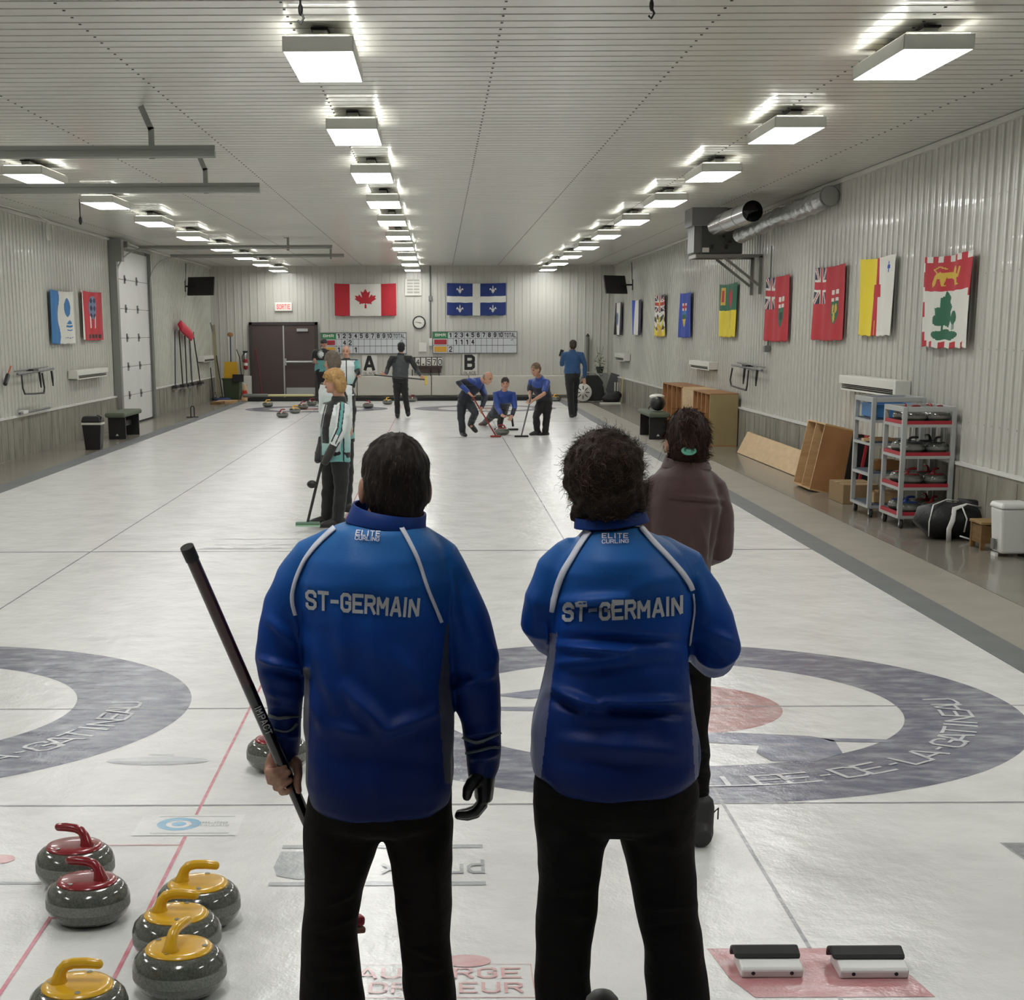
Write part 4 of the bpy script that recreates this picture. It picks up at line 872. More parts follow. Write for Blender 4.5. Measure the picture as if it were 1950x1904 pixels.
shelfbox('nearest open plywood shelf box of the row along the right wall', (3.42, Y0+1.9, 0), (0, -1.9, 0), (.48, 0, 0), (0, 0, .89), 4, 0, wood2, olive)
shelfbox('closed pale plywood box between the two open shelf boxes', (3.46, Y0+3.5, 0), (0, -1.55, 0), (.42, 0, 0), (0, 0, .89), 1, 0, ply, ply)
mb = MB(); mb.bb((3.445, Y0+1.97, .02), (3.459, Y0+3.48, 0.87)); o = mb.build('door_panel', ply); pb = [q for q in bpy.data.objects if q.get('label', '').startswith('closed pale')][0]; o.parent = pb; o.location = -V(pb.location)
shelfbox('farthest open plywood shelf box in the row by the right wall', (3.45, Y0+6.3, 0), (0, -2.7, 0), (.45, 0, 0), (0, 0, .89), 4, 0, wood2, wood2)
# leaning shelf box and panel
b0, b1 = px(1533, 914, 'z', .02), px(1574, 932, 'z', .02); t0 = px(1562, 793, 'y', b0.y)
b0.x = 3.46; b1.x = 3.42
sh = shelfbox('tall plywood shelf box with two bays leaning on the right wall', (3.34, 12.75, .03), (.0, -.95, 0), (.40, 0, -.09), (.16, 0, .80), 2, 0, wood, wood2)
r = thing('plywood_panel', 'long low plywood panel leaning on the concrete base', 'panel', (XR-.34, 13.2, .01)); mb = MB(); mb.add([(.0, 0, 0), (.0, 5.3, 0), (.16, 5.3, .33), (.16, 0, .30), (.025, 0, 0), (.025, 5.3, 0), (.185, 5.3, .33), (.185, 0, .30)], [(0, 1, 2, 3), (7, 6, 5, 4), (0, 4, 5, 1), (1, 5, 6, 2), (2, 6, 7, 3), (3, 7, 4, 0)]); mb.build('sheet', ply, r); mb = MB(); mb.bb((.05, .1, .0), (.13, 5.1, .05)); mb.build('batten', ply, r)
r = thing('cardboard_box', 'brown cardboard box on the floor behind the rear trolley', 'box', (3.60, 10.65, 0)); mb = MB(); mb.bb((-.2, -.3, 0), (.2, .4, .22)); mb.build('carton', mat('cardboard', '8d7452', .8), r, bevel=.006); mb = MB(); mb.bb((-.21, .0, .22), (.21, .08, .226)); mb.build('tape', mat('tape', 'a89468', .4), r)
r = thing('framed_board', 'red framed black panel leaning behind the wooden shelf box', 'panel', (3.76, 11.30, .0)); mb = MB(); mb.bar((0, 0, 0.0), (.1, 0, .72), .3, .02, 0, (0, 1, 0)); mb.build('sheet', blk, r); mb = MB(); mb.bar((-.012, -.15, 0.0), (.10, -.15, .72), .03, .03); mb.bar((-.012, .15, 0.0), (.10, .15, .72), .03, .03); mb.bar((-.012, -.15, .02), (-.012, .15, .02), .03, .03); mb.bar((.10, -.15, .7), (.10, .15, .7), .03, .03); mb.build('frame', rubred, r)
# sports bag
r = thing('sports_bag', 'black sports bag with white piping on the floor by the trolley', 'bag', (3.68, 7.18, 0)); r.scale = (.82, .82, .82); mb = MB()
mb.sweep([((-.38, 0, .14), .10, .17), ((-.33, 0, .19), .19, .24), ((-.15, 0, .215), .215, .27), ((.08, .02, .20), .20, .26), ((.26, .03, .17), .17, .22), ((.33, .03, .14), .10, .15)], 28, 0, (0, 0, 1)); bag = mb.build('bag_body', mat('black_nylon', '131416', .5, bump=(14, .6, .02)), r, True)
mb = MB(); mb.sweep([((-.33, -.22, .05), .012, .008), ((-.34, -.24, .22), .012, .008), ((-.28, -.16, .40), .012, .008), ((-.1, -.05, .45), .012, .008), ((.05, .0, .43), .012, .008)], 8); mb.build('piping', mat('white_webbing', 'cfd0cc', .6), r, True)
mb = MB(); mb.sweep([((-.12, -.29, .0), .03, .008), ((-.13, -.31, .14), .03, .008), ((-.08, -.27, .24), .03, .008), ((-.05, -.2, .36), .03, .008), ((.1, -.16, .41), .03, .008), ((.3, -.1, .36), .02, .008)], 8, 0, (1, 0, 0)); mb.build('white_band', mat('white_webbing', 'cfd0cc', .6), r, True)
mb = MB(); mb.tube([(.06, -.26, .1), (.08, -.27, .25), (.04, -.2, .38)], .009, 8); mb.tube([(.0, -.3, .06), (.1, -.31, .03), (.22, -.28, .01)], .009, 8); mb.build('strap', mat('white_webbing', 'cfd0cc', .6), r, True)
mb = MB(); mb.sweep([((.05, .05, .40), .06, .02), ((.25, .05, .37), .07, .03), ((.40, .03, .30), .06, .025), ((.44, .02, .24), .03, .02)], 12); mb.build('top_flap', mat('black_nylon2', '17181a', .5), r, True)
# wooden step box
r = thing('wooden_stool_box', 'small brown wooden box between the bag and the white bin', 'box', (3.80, 6.42, 0)); wb = mat('aged_brown_wood', '7f6034', .6, var=(5, .7, '5b4220', (1, 1, 5)))
mb = MB()
for x in (-.12, .12):
    for y in (-.14, .14): mb.bb((x-.02, y-.02, 0), (x+.02, y+.02, .23))
mb.bb((-.12, -.15, .06), (.12, -.135, .22)); mb.bb((-.12, .135, .06), (.12, .15, .22)); mb.bb((-.135, -.14, .06), (-.12, .14, .22)); mb.bb((.12, -.14, .06), (.135, .14, .22)); mb.build('body', wb, r); mb = MB(); mb.bb((-.15, -.17, .23), (.15, .17, .255)); mb.build('lid', mat('aged_light_wood', '94794c', .6, var=(4, .5, '75592f')), r, bevel=.005)
# white pedal bin
r = thing('pedal_bin', 'white plastic pedal bin at the right edge on the concrete', 'bin', (3.80, 5.93, 0)); mb = MB()
def taper(mb, a, b, w0, d0, w1, d1, z0, z1, m=0): mb.add([(a-w0/2, b-d0/2, z0), (a+w0/2, b-d0/2, z0), (a+w0/2, b+d0/2, z0), (a-w0/2, b+d0/2, z0), (a-w1/2, b-d1/2, z1), (a+w1/2, b-d1/2, z1), (a+w1/2, b+d1/2, z1), (a-w1/2, b+d1/2, z1)], [(3, 2, 1, 0), (4, 5, 6, 7), (0, 1, 5, 4), (1, 2, 6, 5), (2, 3, 7, 6), (3, 0, 4, 7)], m)
taper(mb, 0, 0, .22, .26, .27, .30, .03, .42); mb.build('body', mat('white_bin_plastic', 'd9dad6', .35), r, bevel=.02)
mb = MB(); taper(mb, 0, 0, .30, .34, .26, .30, .42, .47); mb.build('lid', mat('white_bin_plastic', 'd9dad6', .35), r, bevel=.02); mb = MB(); mb.bb((-.135, -.06, .0), (-.11, .06, .03)); mb.bb((-.15, -.04, .06), (-.13, .04, .15), 1); mb.build('pedal', [mat('white_bin_plastic', 'd9dad6', .35), grey], r)
# ================================================================ benches
felt = mat('grey_green_carpet', '5f6657', .9, bump=(60, .5, .004))
def bench(lab, p, L, yaw, sh):
    r = thing('bench', lab, 'bench', p, 'carpet topped benches', (0, 0, yaw)); mb = MB(); mb.bb((-L/2, -.19, .40), (L/2, .19, .49)); mb.build('seat_pad', felt, r, bevel=.035)
    for x in (-L/2+.2, L/2-.2): mb = MB(); mb.bb((x-.03, -.16, 0), (x+.03, .16, .40)); mb.build('leg', blk, r, bevel=.005)
    mb = MB(); mb.bb((-L/2+.2, -.02, .2), (L/2-.2, .02, .3)); mb.build('stretcher', blk, r)
    mb = MB(); c = (-L/2+.168 if sh < 0 else L/2-.168); mb.add([(c, -.03, .06), (c, .03, .06), (c, 0, .10)], [(0, 1, 2)]); mb.build('emblem', whp, r)
bench('carpet topped bench on the left walkway behind the black bin', (-7.18, 23.4, 0), 1.8, PI/2, -1)
bench('carpet topped bench on the right walkway behind the bun-haired person', (2.80, 22.7, 0), 1.8, PI/2, -1)
q = V((2.80, 22.2, .50)); r = thing('duffel_bag', 'black duffel bag with white cloth on the right bench', 'bag', q); mb = MB(); mb.sweep([((0, -.25, .13), .08, .06), ((0, -.15, .14), .13, .13), ((0, .15, .14), .13, .13), ((0, .25, .13), .08, .06)], 16); mb.build('bag_body', blk, r, True); mb = MB(); mb.ell((0, .05, .26), (.14, .18, .05)); mb.build('white_cloth', whp, r, True); mb = MB(); mb.tube([(-.14, -.12, .1), (-.17, -.13, .06), (-.16, -.08, .04)], .01, 6); mb.build('strap', blk, r)
# black swing bin
r = thing('swing_bin', 'black waste bin with white liner rim on the left walkway', 'bin', (-7.05, 19.9, 0)); mb = MB(); taper(mb, 0, 0, .25, .24, .32, .30, 0, .42); mb.build('body', blk, r, bevel=.012)
mb = MB(); taper(mb, 0, 0, .335, .315, .34, .32, .42, .455); mb.build('bag_rim', whp, r, bevel=.005); mb = MB(); taper(mb, 0, 0, .36, .34, .30, .28, .455, .56); mb.build('lid', blk, r, bevel=.03); mb = MB(); mb.tube([(.15, -.12, .47), (.17, -.12, .55), (.10, -.12, .58)], .012, 6); mb.build('lid_handle', blk, r)
q = px(367, 795, 'z', 0); r = thing('delivery_stabiliser', 'small black delivery stabiliser standing on the left walkway', 'stabiliser', q); mb = MB(); mb.tube([(-.04, 0, .02), (-.04, 0, .22), (-.02, 0, .26), (.02, 0, .26), (.04, 0, .22), (.04, 0, .02)], .014, 8); mb.build('handle', blk, r); mb = MB(); mb.bb((-.14, -.04, 0), (.14, .04, .02)); mb.build('base', blk, r, bevel=.005)
# ================================================================ left wall brooms
lwb = [(333, 632, 334, 735), (341, 632, 348, 733), (352, 640, 356, 732), (361, 645, 366, 730), (368, 636, 381, 728)]
labs = ['leftmost push broom on the left wall with blue grip', 'push broom beside the blue gripped one', 'middle push broom below the red squeegee pad', 'push broom right of the middle one', 'bent-top push broom at the right end of the row']
for (x0, y0, x1, y1), lab in zip(lwb, labs):
    a, b_ = px(x0, y0, 'x', XL+.12), px(x1, y1, 'x', XL+.12); r = thing('push_broom', lab, 'broom', b_, 'push brooms on the left wall'); q = rel(r, a); mb = MB(); mb.tube([(0, 0, .02), q, q+V((0, .08, .04))], .016, 8); mb.build('handle', blk if x0 != 333 else mat('navy_tube', '27364f', .5), r); mb = MB(); mb.bb((-.04, -.24, -.05), (.08, .24, .02)); mb.build('head', mat('dark_bristles', '33302d', .9), r, bevel=.01); mb = MB(); mb.bb((-.04, -.22, -.09), (.08, .22, -.05)); mb.build('bristles', mat('grey_bristles', '8a8883', .9), r)
a = px(342, 618, 'x', XL+.2); b_ = px(366, 641, 'x', XL+.2); r = thing('squeegee_pad', 'bright red oval pad hung slanting above the push brooms', 'pad', a); q = rel(r, b_); mb = MB(); mb.sweep([((0, 0, 0), .05, .05), (q*.1, .14, .05), (q*.9, .14, .05), (q, .05, .05)], 16, 0, (0, 0, 1)); mb.build('pad', mat('bright_red_cover', 'c21c35', .6), r, True); mb = MB(); mb.tube([q*.7, q*.7+V((0, .2, -1.2))], .015, 6); mb.build('pole', grey, r)
# corner: pole, shovels, bin, cone, extinguisher, box
p = px(404, 762, 'z', 0); p.x = max(p.x, XL+.35)
r = thing('long_squeegee', 'tall pale wooden squeegee pole leaning in the far left corner', 'pole', (XL+.30, 40.3, 0)); mb = MB(); mb.bar((0, 0, .0), (-.10, 0.1, 2.15), .09, .05); mb.build('pole', mat('pale_khaki_paint', '9a9478', .6), r); mb = MB(); mb.tube([(-.1, 0.02, 2.0), (-.16, -.05, 2.2), (-.1, -.1, 1.95)], .02, 6); mb.build('hook', grey, r)
p = px(445, 757, 'z', 0); CYY = 40.6
def P2(x, y, Y=CYY): return py(x, y, Y)
r = thing('wheeled_bin', 'dark green plastic bin in the far left corner', 'bin', (P2(441, 700).x, CYY, 0)); mb = MB(); taper(mb, 0, 0, .42, .42, .50, .48, .02, .62); mb.build('body', mat('dark_green_plastic', '39452c', .5), r, bevel=.03); mb = MB(); mb.bb((-.27, -.26, .60), (.27, .26, .635)); mb.build('rim', mat('dark_green_plastic', '39452c', .5), r)
q = P2(440, 705, CYY-.05); r = thing('snow_shovel', 'yellow snow shovel standing blade up in the green bin', 'shovel', (q.x, CYY-.05, .64)); mb = MB(); zt_ = P2(440, 690).z-.64; mb.prism([(-.22, -.04), (.22, -.04), (.19, .46), (-.18, .46)], lambda u, v, t: (u, -.02+.02*t-.3*u*u, v)); mb.build('blade', mat('yellow_plastic', 'd2a41c', .5), r); mb = MB(); mb.tube([(0, 0, .3), (.01, 0, P2(441, 640).z-.64)], .017, 8); mb.build('handle', mat('dark_blue_shaft', '23304a', .5), r); mb = MB(); zz_ = P2(441, 637).z-.64; mb.ell((.01, 0, zz_), (.09, .03, .07)); mb.build('grip', mat('tan_grip', 'a37a52', .6), r, True)
q = P2(450, 714, CYY-.3); r = thing('dustpan', 'black dustpan hooked on the green bin', 'dustpan', (q.x+.05, CYY-.31, .53)); mb = MB(); mb.bb((-.16, -.03, 0), (.16, .03, .22)); mb.build('pan', blk, r, bevel=.01); mb = MB(); mb.tube([(.1, 0, .2), (.06, 0, .7), (-.02, 0, P2(453, 665).z-.53)], .014, 6); mb.build('handle', blk, r)
for (x0, y0, x1, y1, l) in ((412, 677, 424, 722, 'black upright broom stick leaning left of the green bin, the nearer one'), (414, 700, 420, 758, 'thin black stick low in the corner beside the green bin')):
    a, b_ = P2(x0, y0, CYY-.4), P2(x1, y1, CYY-.4); b_ = V((b_.x-(.2 if y0 == 700 else 0), b_.y, 0)); a = V((a.x-(.2 if y0 == 700 else 0), a.y, a.z)); r = thing('stick', l, 'stick', (b_.x, b_.y, 0.01)); mb = MB(); q = rel(r, a); mb.tube([(0, 0, 0), q], .016, 6); mb.build('shaft', blk, r); mb = MB(); mb.ell((0, 0, .05), (.05, .05, .05)); mb.build('foot', blk, r)
r = thing('mop_head', 'blue mop head lying at the foot of the green bin', 'mop', (P2(428, 757, 40.2).x, 39.8, 0)); mb = MB(); mb.ell((0, 0, .05), (.25, .12, .06)); mb.build('strands', mat('blue_mop', '3b4a78', .9, bump=(30, 1, .03)), r, True); mb = MB(); mb.bb((-.1, -.03, .08), (.1, .03, .13)); mb.build('block', blk, r)
q = P2(466, 740, 40.0); r = thing('traffic_cone', 'faded orange traffic cone with red band beside the green bin', 'cone', (q.x, 40.0, 0)); mb = MB(); mb.lathe([(.14, .0), (.14, .02), (.12, .02), (.085, .18), (.065, .30), (.03, .48), (.02, .49)], ms=[0, 0, 0, 1, 0, 0], n=24); mb.build('cone_body', [mat('faded_cone', 'c19c78', .6), mat('cone_red', 'bb2e22', .6)], r, True); mb = MB(); mb.bb((-.16, -.16, 0), (.16, .16, .018)); mb.build('base', mat('faded_cone', 'c19c78', .6), r)
a = py(461, 716, YB-.3); b_ = py(479, 757, YB-.3); r = thing('white_cabinet', 'low white box beside the left jamb of the brown doors', 'box', ((a.x+b_.x)/2, YB-.25, 0)); W = b_.x-a.x; mb = MB(); mb.bb((-W/2, -.15, 0), (W/2, .15, a.z)); mb.build('body', whp, r, bevel=.01); mb = MB(); mb.bb((-.03, -.16, a.z*.6), (.03, -.15, a.z*.62)); mb.build('handle', grey, r)
a = py(468, 704, YB-.15); b_ = py(468, 668, YB-.15); r = thing('fire_extinguisher', 'red fire extinguisher with silver collar hung by the brown doors', 'extinguisher', (a.x, YB-.14, a.z)); H = b_.z-a.z; mb = MB(); mb.cap([(0, 0, .06), (0, 0, H*.5)], .065, 16); mb.build('cylinder', mat('extinguisher_red', '8e1b22', .3), r, True); mb = MB(); mb.cap([(0, 0, H*.55), (0, 0, H*.8)], .05, 12); mb.build('bracket', chrome, r, True); mb = MB(); mb.box((0, .07, H*.6), (.06, .13, .04)); mb.box((0, -.0, H*.95), (.14, .05, .05)); mb.tube([(-.03, 0, H*.9), (-.1, 0, H*.7), (-.08, 0, H*.4)], .012, 6); mb.build('valve', blk, r); mb = MB(); mb.sweep([((0, 0, .12), .067), ((0, 0, .2), .067)], 16); mb.build('label_band', whp, r)
r = thing('floor_mat_board', 'flat pale wooden board lying in the far left corner', 'board', (XL+.6, 39.0, 0)); mb = MB(); mb.bb((-.2, -.5, 0), (.35, .6, .05)); mb.build('board', wood, r); mb = MB(); mb.bb((-.2, -1.3, 0), (.1, -.5, .06)); mb.build('block', mat('aged_brown_wood', '7f6034', .6), r)
r = thing('red_broom', 'thin red broom leaning against the left brown door leaf', 'broom', (py(500, 748, YB-.4).x, YB-.4, .0)); q = rel(r, py(487, 662, YB-.13)); mb = MB(); mb.tube([(0, 0, .02), q], .016, 8); mb.build('handle', mat('dark_red_shaft', '6f2129', .5), r); mb = MB(); mb.bb((-.08, -.03, 0), (.08, .03, .04)); mb.build('head', blk, r)
# ================================================================ far right corner
q = px(1112, 757, 'z', 0); YM = 38.4; r = thing('ice_scraper_machine', 'black ice scraper machine with big white spoked wheel', 'machine', (py(1122, 750, YM).x, YM, 0))
w_ = rel(r, py(1110, 748, YM-.4)); R_ = .26
mb = MB(); mb.add([], []); pr = [(-.35, .08), (-.30, .42), (-.18, .74), (.22, .74), (.36, .55), (.42, .12), (.3, .04), (-.25, .04)]
mb.prism(pr, lambda u, v, t: (u, -.28+.56*t, v)); mb.build('hood', mat('black_machine_paint', '1a1b1b', .35), r, bevel=.03)
cz = R_+.0; mb = MB(); mb.sweep([((w_.x, -.42, cz+.02), R_), ((w_.x, -.32, cz+.02), R_)], 36); tw = mb.build('tyre', blackrub, r); mb = MB(); RXn = Matrix.Rotation(PI/2, 3, 'X'); mb.lathe([(.245, 0), (.245, .01), (.225, .02), (.05, .02), (.045, .03), (.01, .03)], (w_.x, -.42, cz+.02), 36, R=RXn); mb.build('wheel_disc', whp, tw, True)
for k in range(8):
    an = 2*PI*k/8; mb = MB(); c = V((w_.x+.13*math.cos(an), -.445, cz+.02+.13*math.sin(an))); mb.box(c, (.10, .006, .022), 0, Matrix.Rotation(-an, 3, 'Y')); mb.build('spoke_slot', blk, tw)
mb = MB(); mb.tube([(-.2, -.2, .7), (-.1, -.1, .82), (.15, -.1, .8), (.3, -.15, .68)], .018, 8); mb.build('push_handle', alu, r); mb = MB(); mb.box((.48, -.2, .1), (.14, .2, .12)); mb.tube([(.35, -.3, .5), (.5, -.35, .15), (.62, -.3, .05)], .02, 8); mb.build('scraper_blade', grey, r)
YP = 40.6
r = thing('potted_plant', 'leggy green plant on a grey pedestal in the far right corner', 'plant', (py(1150, 700, YP).x-.12, YP, 0)); hz = py(1150, 700, YP).z; mb = MB(); mb.bb((-.15, -.15, 0), (.2, .2, hz-.15)); mb.build('pedestal', mat('light_grey_box', '8f928e', .6), r, bevel=.01)
rnd = random.Random(5); mb = MB()
for i in range(90):
    an = rnd.random()*2*PI; rr = rnd.random()*.2; z = hz-.25+rnd.random()*.75*(1-rr*2); c = V((rr*math.cos(an), rr*math.sin(an), z)); d = V((math.cos(an), math.sin(an), rnd.uniform(-.6, .6))).normalized(); s_ = d.cross(V((0, 0, 1))).normalized()*.022; l = rnd.uniform(.08, .17)
    mb.add([c, c+d*l*.5+s_, c+d*l, c+d*l*.5-s_], [(0, 1, 2, 3)])
o = mb.build('foliage', mat('leaf_green', '6f7f52', .6), r); o['kind'] = 'stuff'; mb = MB(); mb.lathe([(.08, hz-.15), (.12, hz+.03), (.11, hz+.03)], n=20); mb.build('pot', mat('dark_pot', '3a3c36', .6), r)
for k in range(3): mb = MB(); mb.tube([(0, 0, hz), (.05*(k-1), .03, hz+.3), (.09*(k-1), .02, hz+.6)], .006, 5); mb.build('stem', mat('leaf_green', '6f7f52', .6), r)
YG = 39.6
r = thing('folded_equipment', 'grey metal panel leaning beside the plant pedestal', 'panel', (py(1167, 735, YG).x, YG, 0)); mb = MB(); mb.bar((-.1, 0, .02), (.12, .1, .72), .35, .05, 0, (0, 1, 0)); mb.build('sheet', mat('mid_dark_grey', '55575a', .5), r); mb = MB(); mb.bar((.02, -.15, .03), (.22, -.1, .7), .02, .03); mb.build('edge', grey, r)
r = thing('heat_radiator', 'row of upright white bars low by the far right corner', 'rack', (py(1178, 745, 39.0).x, 39.0, 0))
for k in range(4): mb = MB(); mb.bb((-.12+k*.075, 0, .04), (-.085+k*.075, .05, .52)); mb.build('bar', whp, r)
mb = MB(); mb.bb((-.14, -.01, 0), (.18, .06, .04)); mb.build('base', blk, r)
r = thing('yellow_level', 'yellow wooden batten leaning on the right concrete base', 'batten', (py(1188, 762, 38.2).x, 38.2, 0)); mb = MB(); mb.bar((0, 0, .0), (.06, .0, .74), .07, .05); mb.build('batten', mat('mustard_wood', '8f7e3a', .6), r); mb = MB(); mb.bar((-.08, 0, .0), (-.03, 0, .7), .05, .03); mb.build('strip', mat('pale_strip', 'c8c08e', .6), r)
r = thing('equipment_heap', 'low heap of dark gear on white sheet in the far right corner', 'gear', (py(1165, 752, 37.6).x, 37.7, 0)); mb = MB(); mb.ell((0, 0, .12), (.26, .3, .14)); mb.ell((.15, .1, .2), (.15, .2, .12)); mb.build('gear', mat('dark_cloth', '202020', .8, bump=(8, 1, .05)), r, True); mb = MB(); mb.bb((-.35, -.6, 0), (.2, -.3, .03)); mb.build('sheet', whp, r)
q0, q1 = py(1115, 636, YB-.1), py(1118, 722, YB-.1); r = thing('grey_tube', 'tall grey covered pole standing upright behind the walking person', 'pole', (q1.x, YB-.1, 0.01)); mb = MB(); mb.tube([(0, 0, .0), (0, 0, q0.z-.08)], .05, 12); mb.build('sleeve', mat('dusty_grey', '6a6b66', .7), r); mb = MB(); mb.tube([(0, 0, q0.z-.08), (0, 0, q0.z)], [.065, .015], 12); mb.build('cap', dark, r)
# small round broom cap standing close to the viewer at the bottom edge
c = px(1147, 1889, 'y', -7.25); r = thing('upright_broom', 'broom standing upright at the bottom edge, only its rounded grey end cap visible', 'broom', (c.x, -7.25, 0)); mb = MB(); mb.tube([(0, 0, .05), (0, 0, c.z-.03)], .0135, 12); mb.build('handle', mat('dark_grey_shaft', '2c2c2c', .4), r); mb = MB(); mb.cap([(0, 0, c.z-.06), (0, 0, c.z-.012)], .0145, 20); mb.build('end_cap', mat('grey_rubber_cap', '4c4b48', .55), r, True); mb = MB(); mb.bb((-.1, -.03, 0), (.1, .03, .05)); mb.build('broom_head', blk, r, bevel=.01)
# ================================================================ people
skin = mat('skin', 'b98d76', .5, spec=.4); lipm = mat('lips', '9a5a50', .5); eyem = mat('eye_dark', '2a211d', .4); browm = mat('brow', '5d4634', .8)
def seg(p, a, b):
    a, b = V(a), V(b); d = b-a; t = max(0, min(1, (p-a).dot(d)/max(d.length_squared, 1e-9))); return (p-(a+d*t)).length, t
def finish(mb, name, mats, parent, voxel, it=4, matfn=None, disp=None, fac=.5):
    """fuse the overlapping closed shapes of mb into one continuous surface"""
    me = bpy.data.meshes.new(name); me.from_pydata(mb.v, [], mb.f); o = bpy.data.objects.new(name, me); COL.objects.link(o)
    r = o.modifiers.new('r', 'REMESH'); r.mode = 'VOXEL'; r.voxel_size = voxel
    if it: q = o.modifiers.new('s', 'SMOOTH'); q.factor = fac; q.iterations = it
    dg = bpy.context.evaluated_depsgraph_get(); dg.update(); me2 = bpy.data.meshes.new_from_object(o.evaluated_get(dg)); o.modifiers.clear(); o.data = me2; bpy.data.meshes.remove(me); me2.name = name
    if disp:
        ns = [v.normal.copy() for v in me2.vertices]
        for v, n in zip(me2.vertices, ns): v.co += disp(v.co, n)
    if not isinstance(mats, (list, tuple)): mats = [mats]
    me2.materials.clear()
    for q in mats: me2.materials.append(q)
    if matfn:
        for p in me2.polygons: p.material_index = matfn(p.center)
    me2.polygons.foreach_set('use_smooth', [True]*len(me2.polygons)); me2.update()
    if parent: o.parent = parent; o.matrix_parent_inverse = Matrix.Translation(-V(parent.location))
    return o
def wbuild(mb, name, mats, parent, smooth=False, bevel=0):      # mesh given in world coordinates under a parent
    o = mb.build(name, mats, parent, smooth, bevel); o.matrix_parent_inverse = Matrix.Translation(-V(parent.location)); return o
def headshape(mb, c, f, u, s=1.0, jaw=True, ears=True):
    f, u = V(f).normalized(), V(u).normalized(); r = f.cross(u).normalized(); u = r.cross(f); R = Matrix((r, f, u)).transposed()
    P = lambda x, y, z: c+(r*x+f*y+u*z)*s
    mb.ell(P(0, -.008, .02), (.076*s, .094*s, .10*s), R=R); mb.ell(P(0, .022, -.035), (.058*s, .066*s, .078*s), R=R)
    mb.ell(P(0, .058, -.088), (.028*s, .025*s, .022*s), R=R); mb.cap([P(0, .086, .022), P(0, .104, -.018)], [.009*s, .0145*s], 8)
    mb.ell(P(0, .085, -.052), (.022*s, .012*s, .010*s), R=R); mb.ell(P(0, .08, .035), (.045*s, .012*s, .012*s), R=R)
    for k in (-1, 1): mb.ell(P(k*.076, -.005, -.01), (.010*s, .018*s, .030*s), R=R)
    return P
def facefn(c, f, u, s=1.0, base=0):
    f, u = V(f).normalized(), V(u).normalized(); r = f.cross(u).normalized(); u = r.cross(f)
    def g(p):
        d = (p-c)/s; x, y, z = d.dot(r), d.dot(f), d.dot(u)
        if y > .055 and abs(z) < .15:
            if (abs(abs(x)-.030)/.014)**2+((z-.010)/.007)**2 < 1: return 2
            if (abs(abs(x)-.031)/.019)**2+((z-.034)/.005)**2 < 1: return 3
            if (x/.024)**2+((z+.052)/.009)**2 < 1: return 1
        return 0
    return g
def hand(mb, w, d, side, curl=.6, k=1.0, spread=None, n=8):
    """wrist w, pointing d, palm side vector: palm, four unequal fingers, thumb"""
    w, d = V(w), V(d).normalized(); X, Y = frame(d, side); mb.sweep([(w-d*.01, .027*k, .019*k), (w+d*.03*k, .035*k, .018*k), (w+d*.075*k, .041*k, .016*k), (w+d*.095*k, .038*k, .013*k)], 12, 0, X)
    for i, l in enumerate((.068, .078, .072, .055)):
        p = w+d*.088*k+X*(i-1.5)*.021*k; q = d.copy(); pts = [p-d*.02*k, p]; 
        for j, fr in enumerate((.45, .32, .23)):
            q = (q*math.cos(curl)+Y*math.sin(curl)).normalized(); p = p+q*l*fr*k; pts.append(p)
        mb.cap(pts, [.0105*k, .0105*k, .0095*k, .0088*k, .0078*k], n)
    p = w+d*.02*k-X*.028*k; q = (d*.7-X*.7+Y*.35).normalized(); pts = [p]
    for l in (.038, .032, .026): p = p+q*l*k; pts.append(p); q = (q*.8+d*.35+Y*.15).normalized()
    mb.cap(pts, [.0145*k, .0135*k, .0115*k, .0095*k], n)
def gm(hx, rough=.7, nm=None, **kw): return mat(nm or 'cloth_'+hx, hx, rough, sheen=.15, **kw)
blackcl = gm('0e0e10', .75, 'black_trouser_cloth'); shoeb = gm('121212', .5, 'black_shoe')
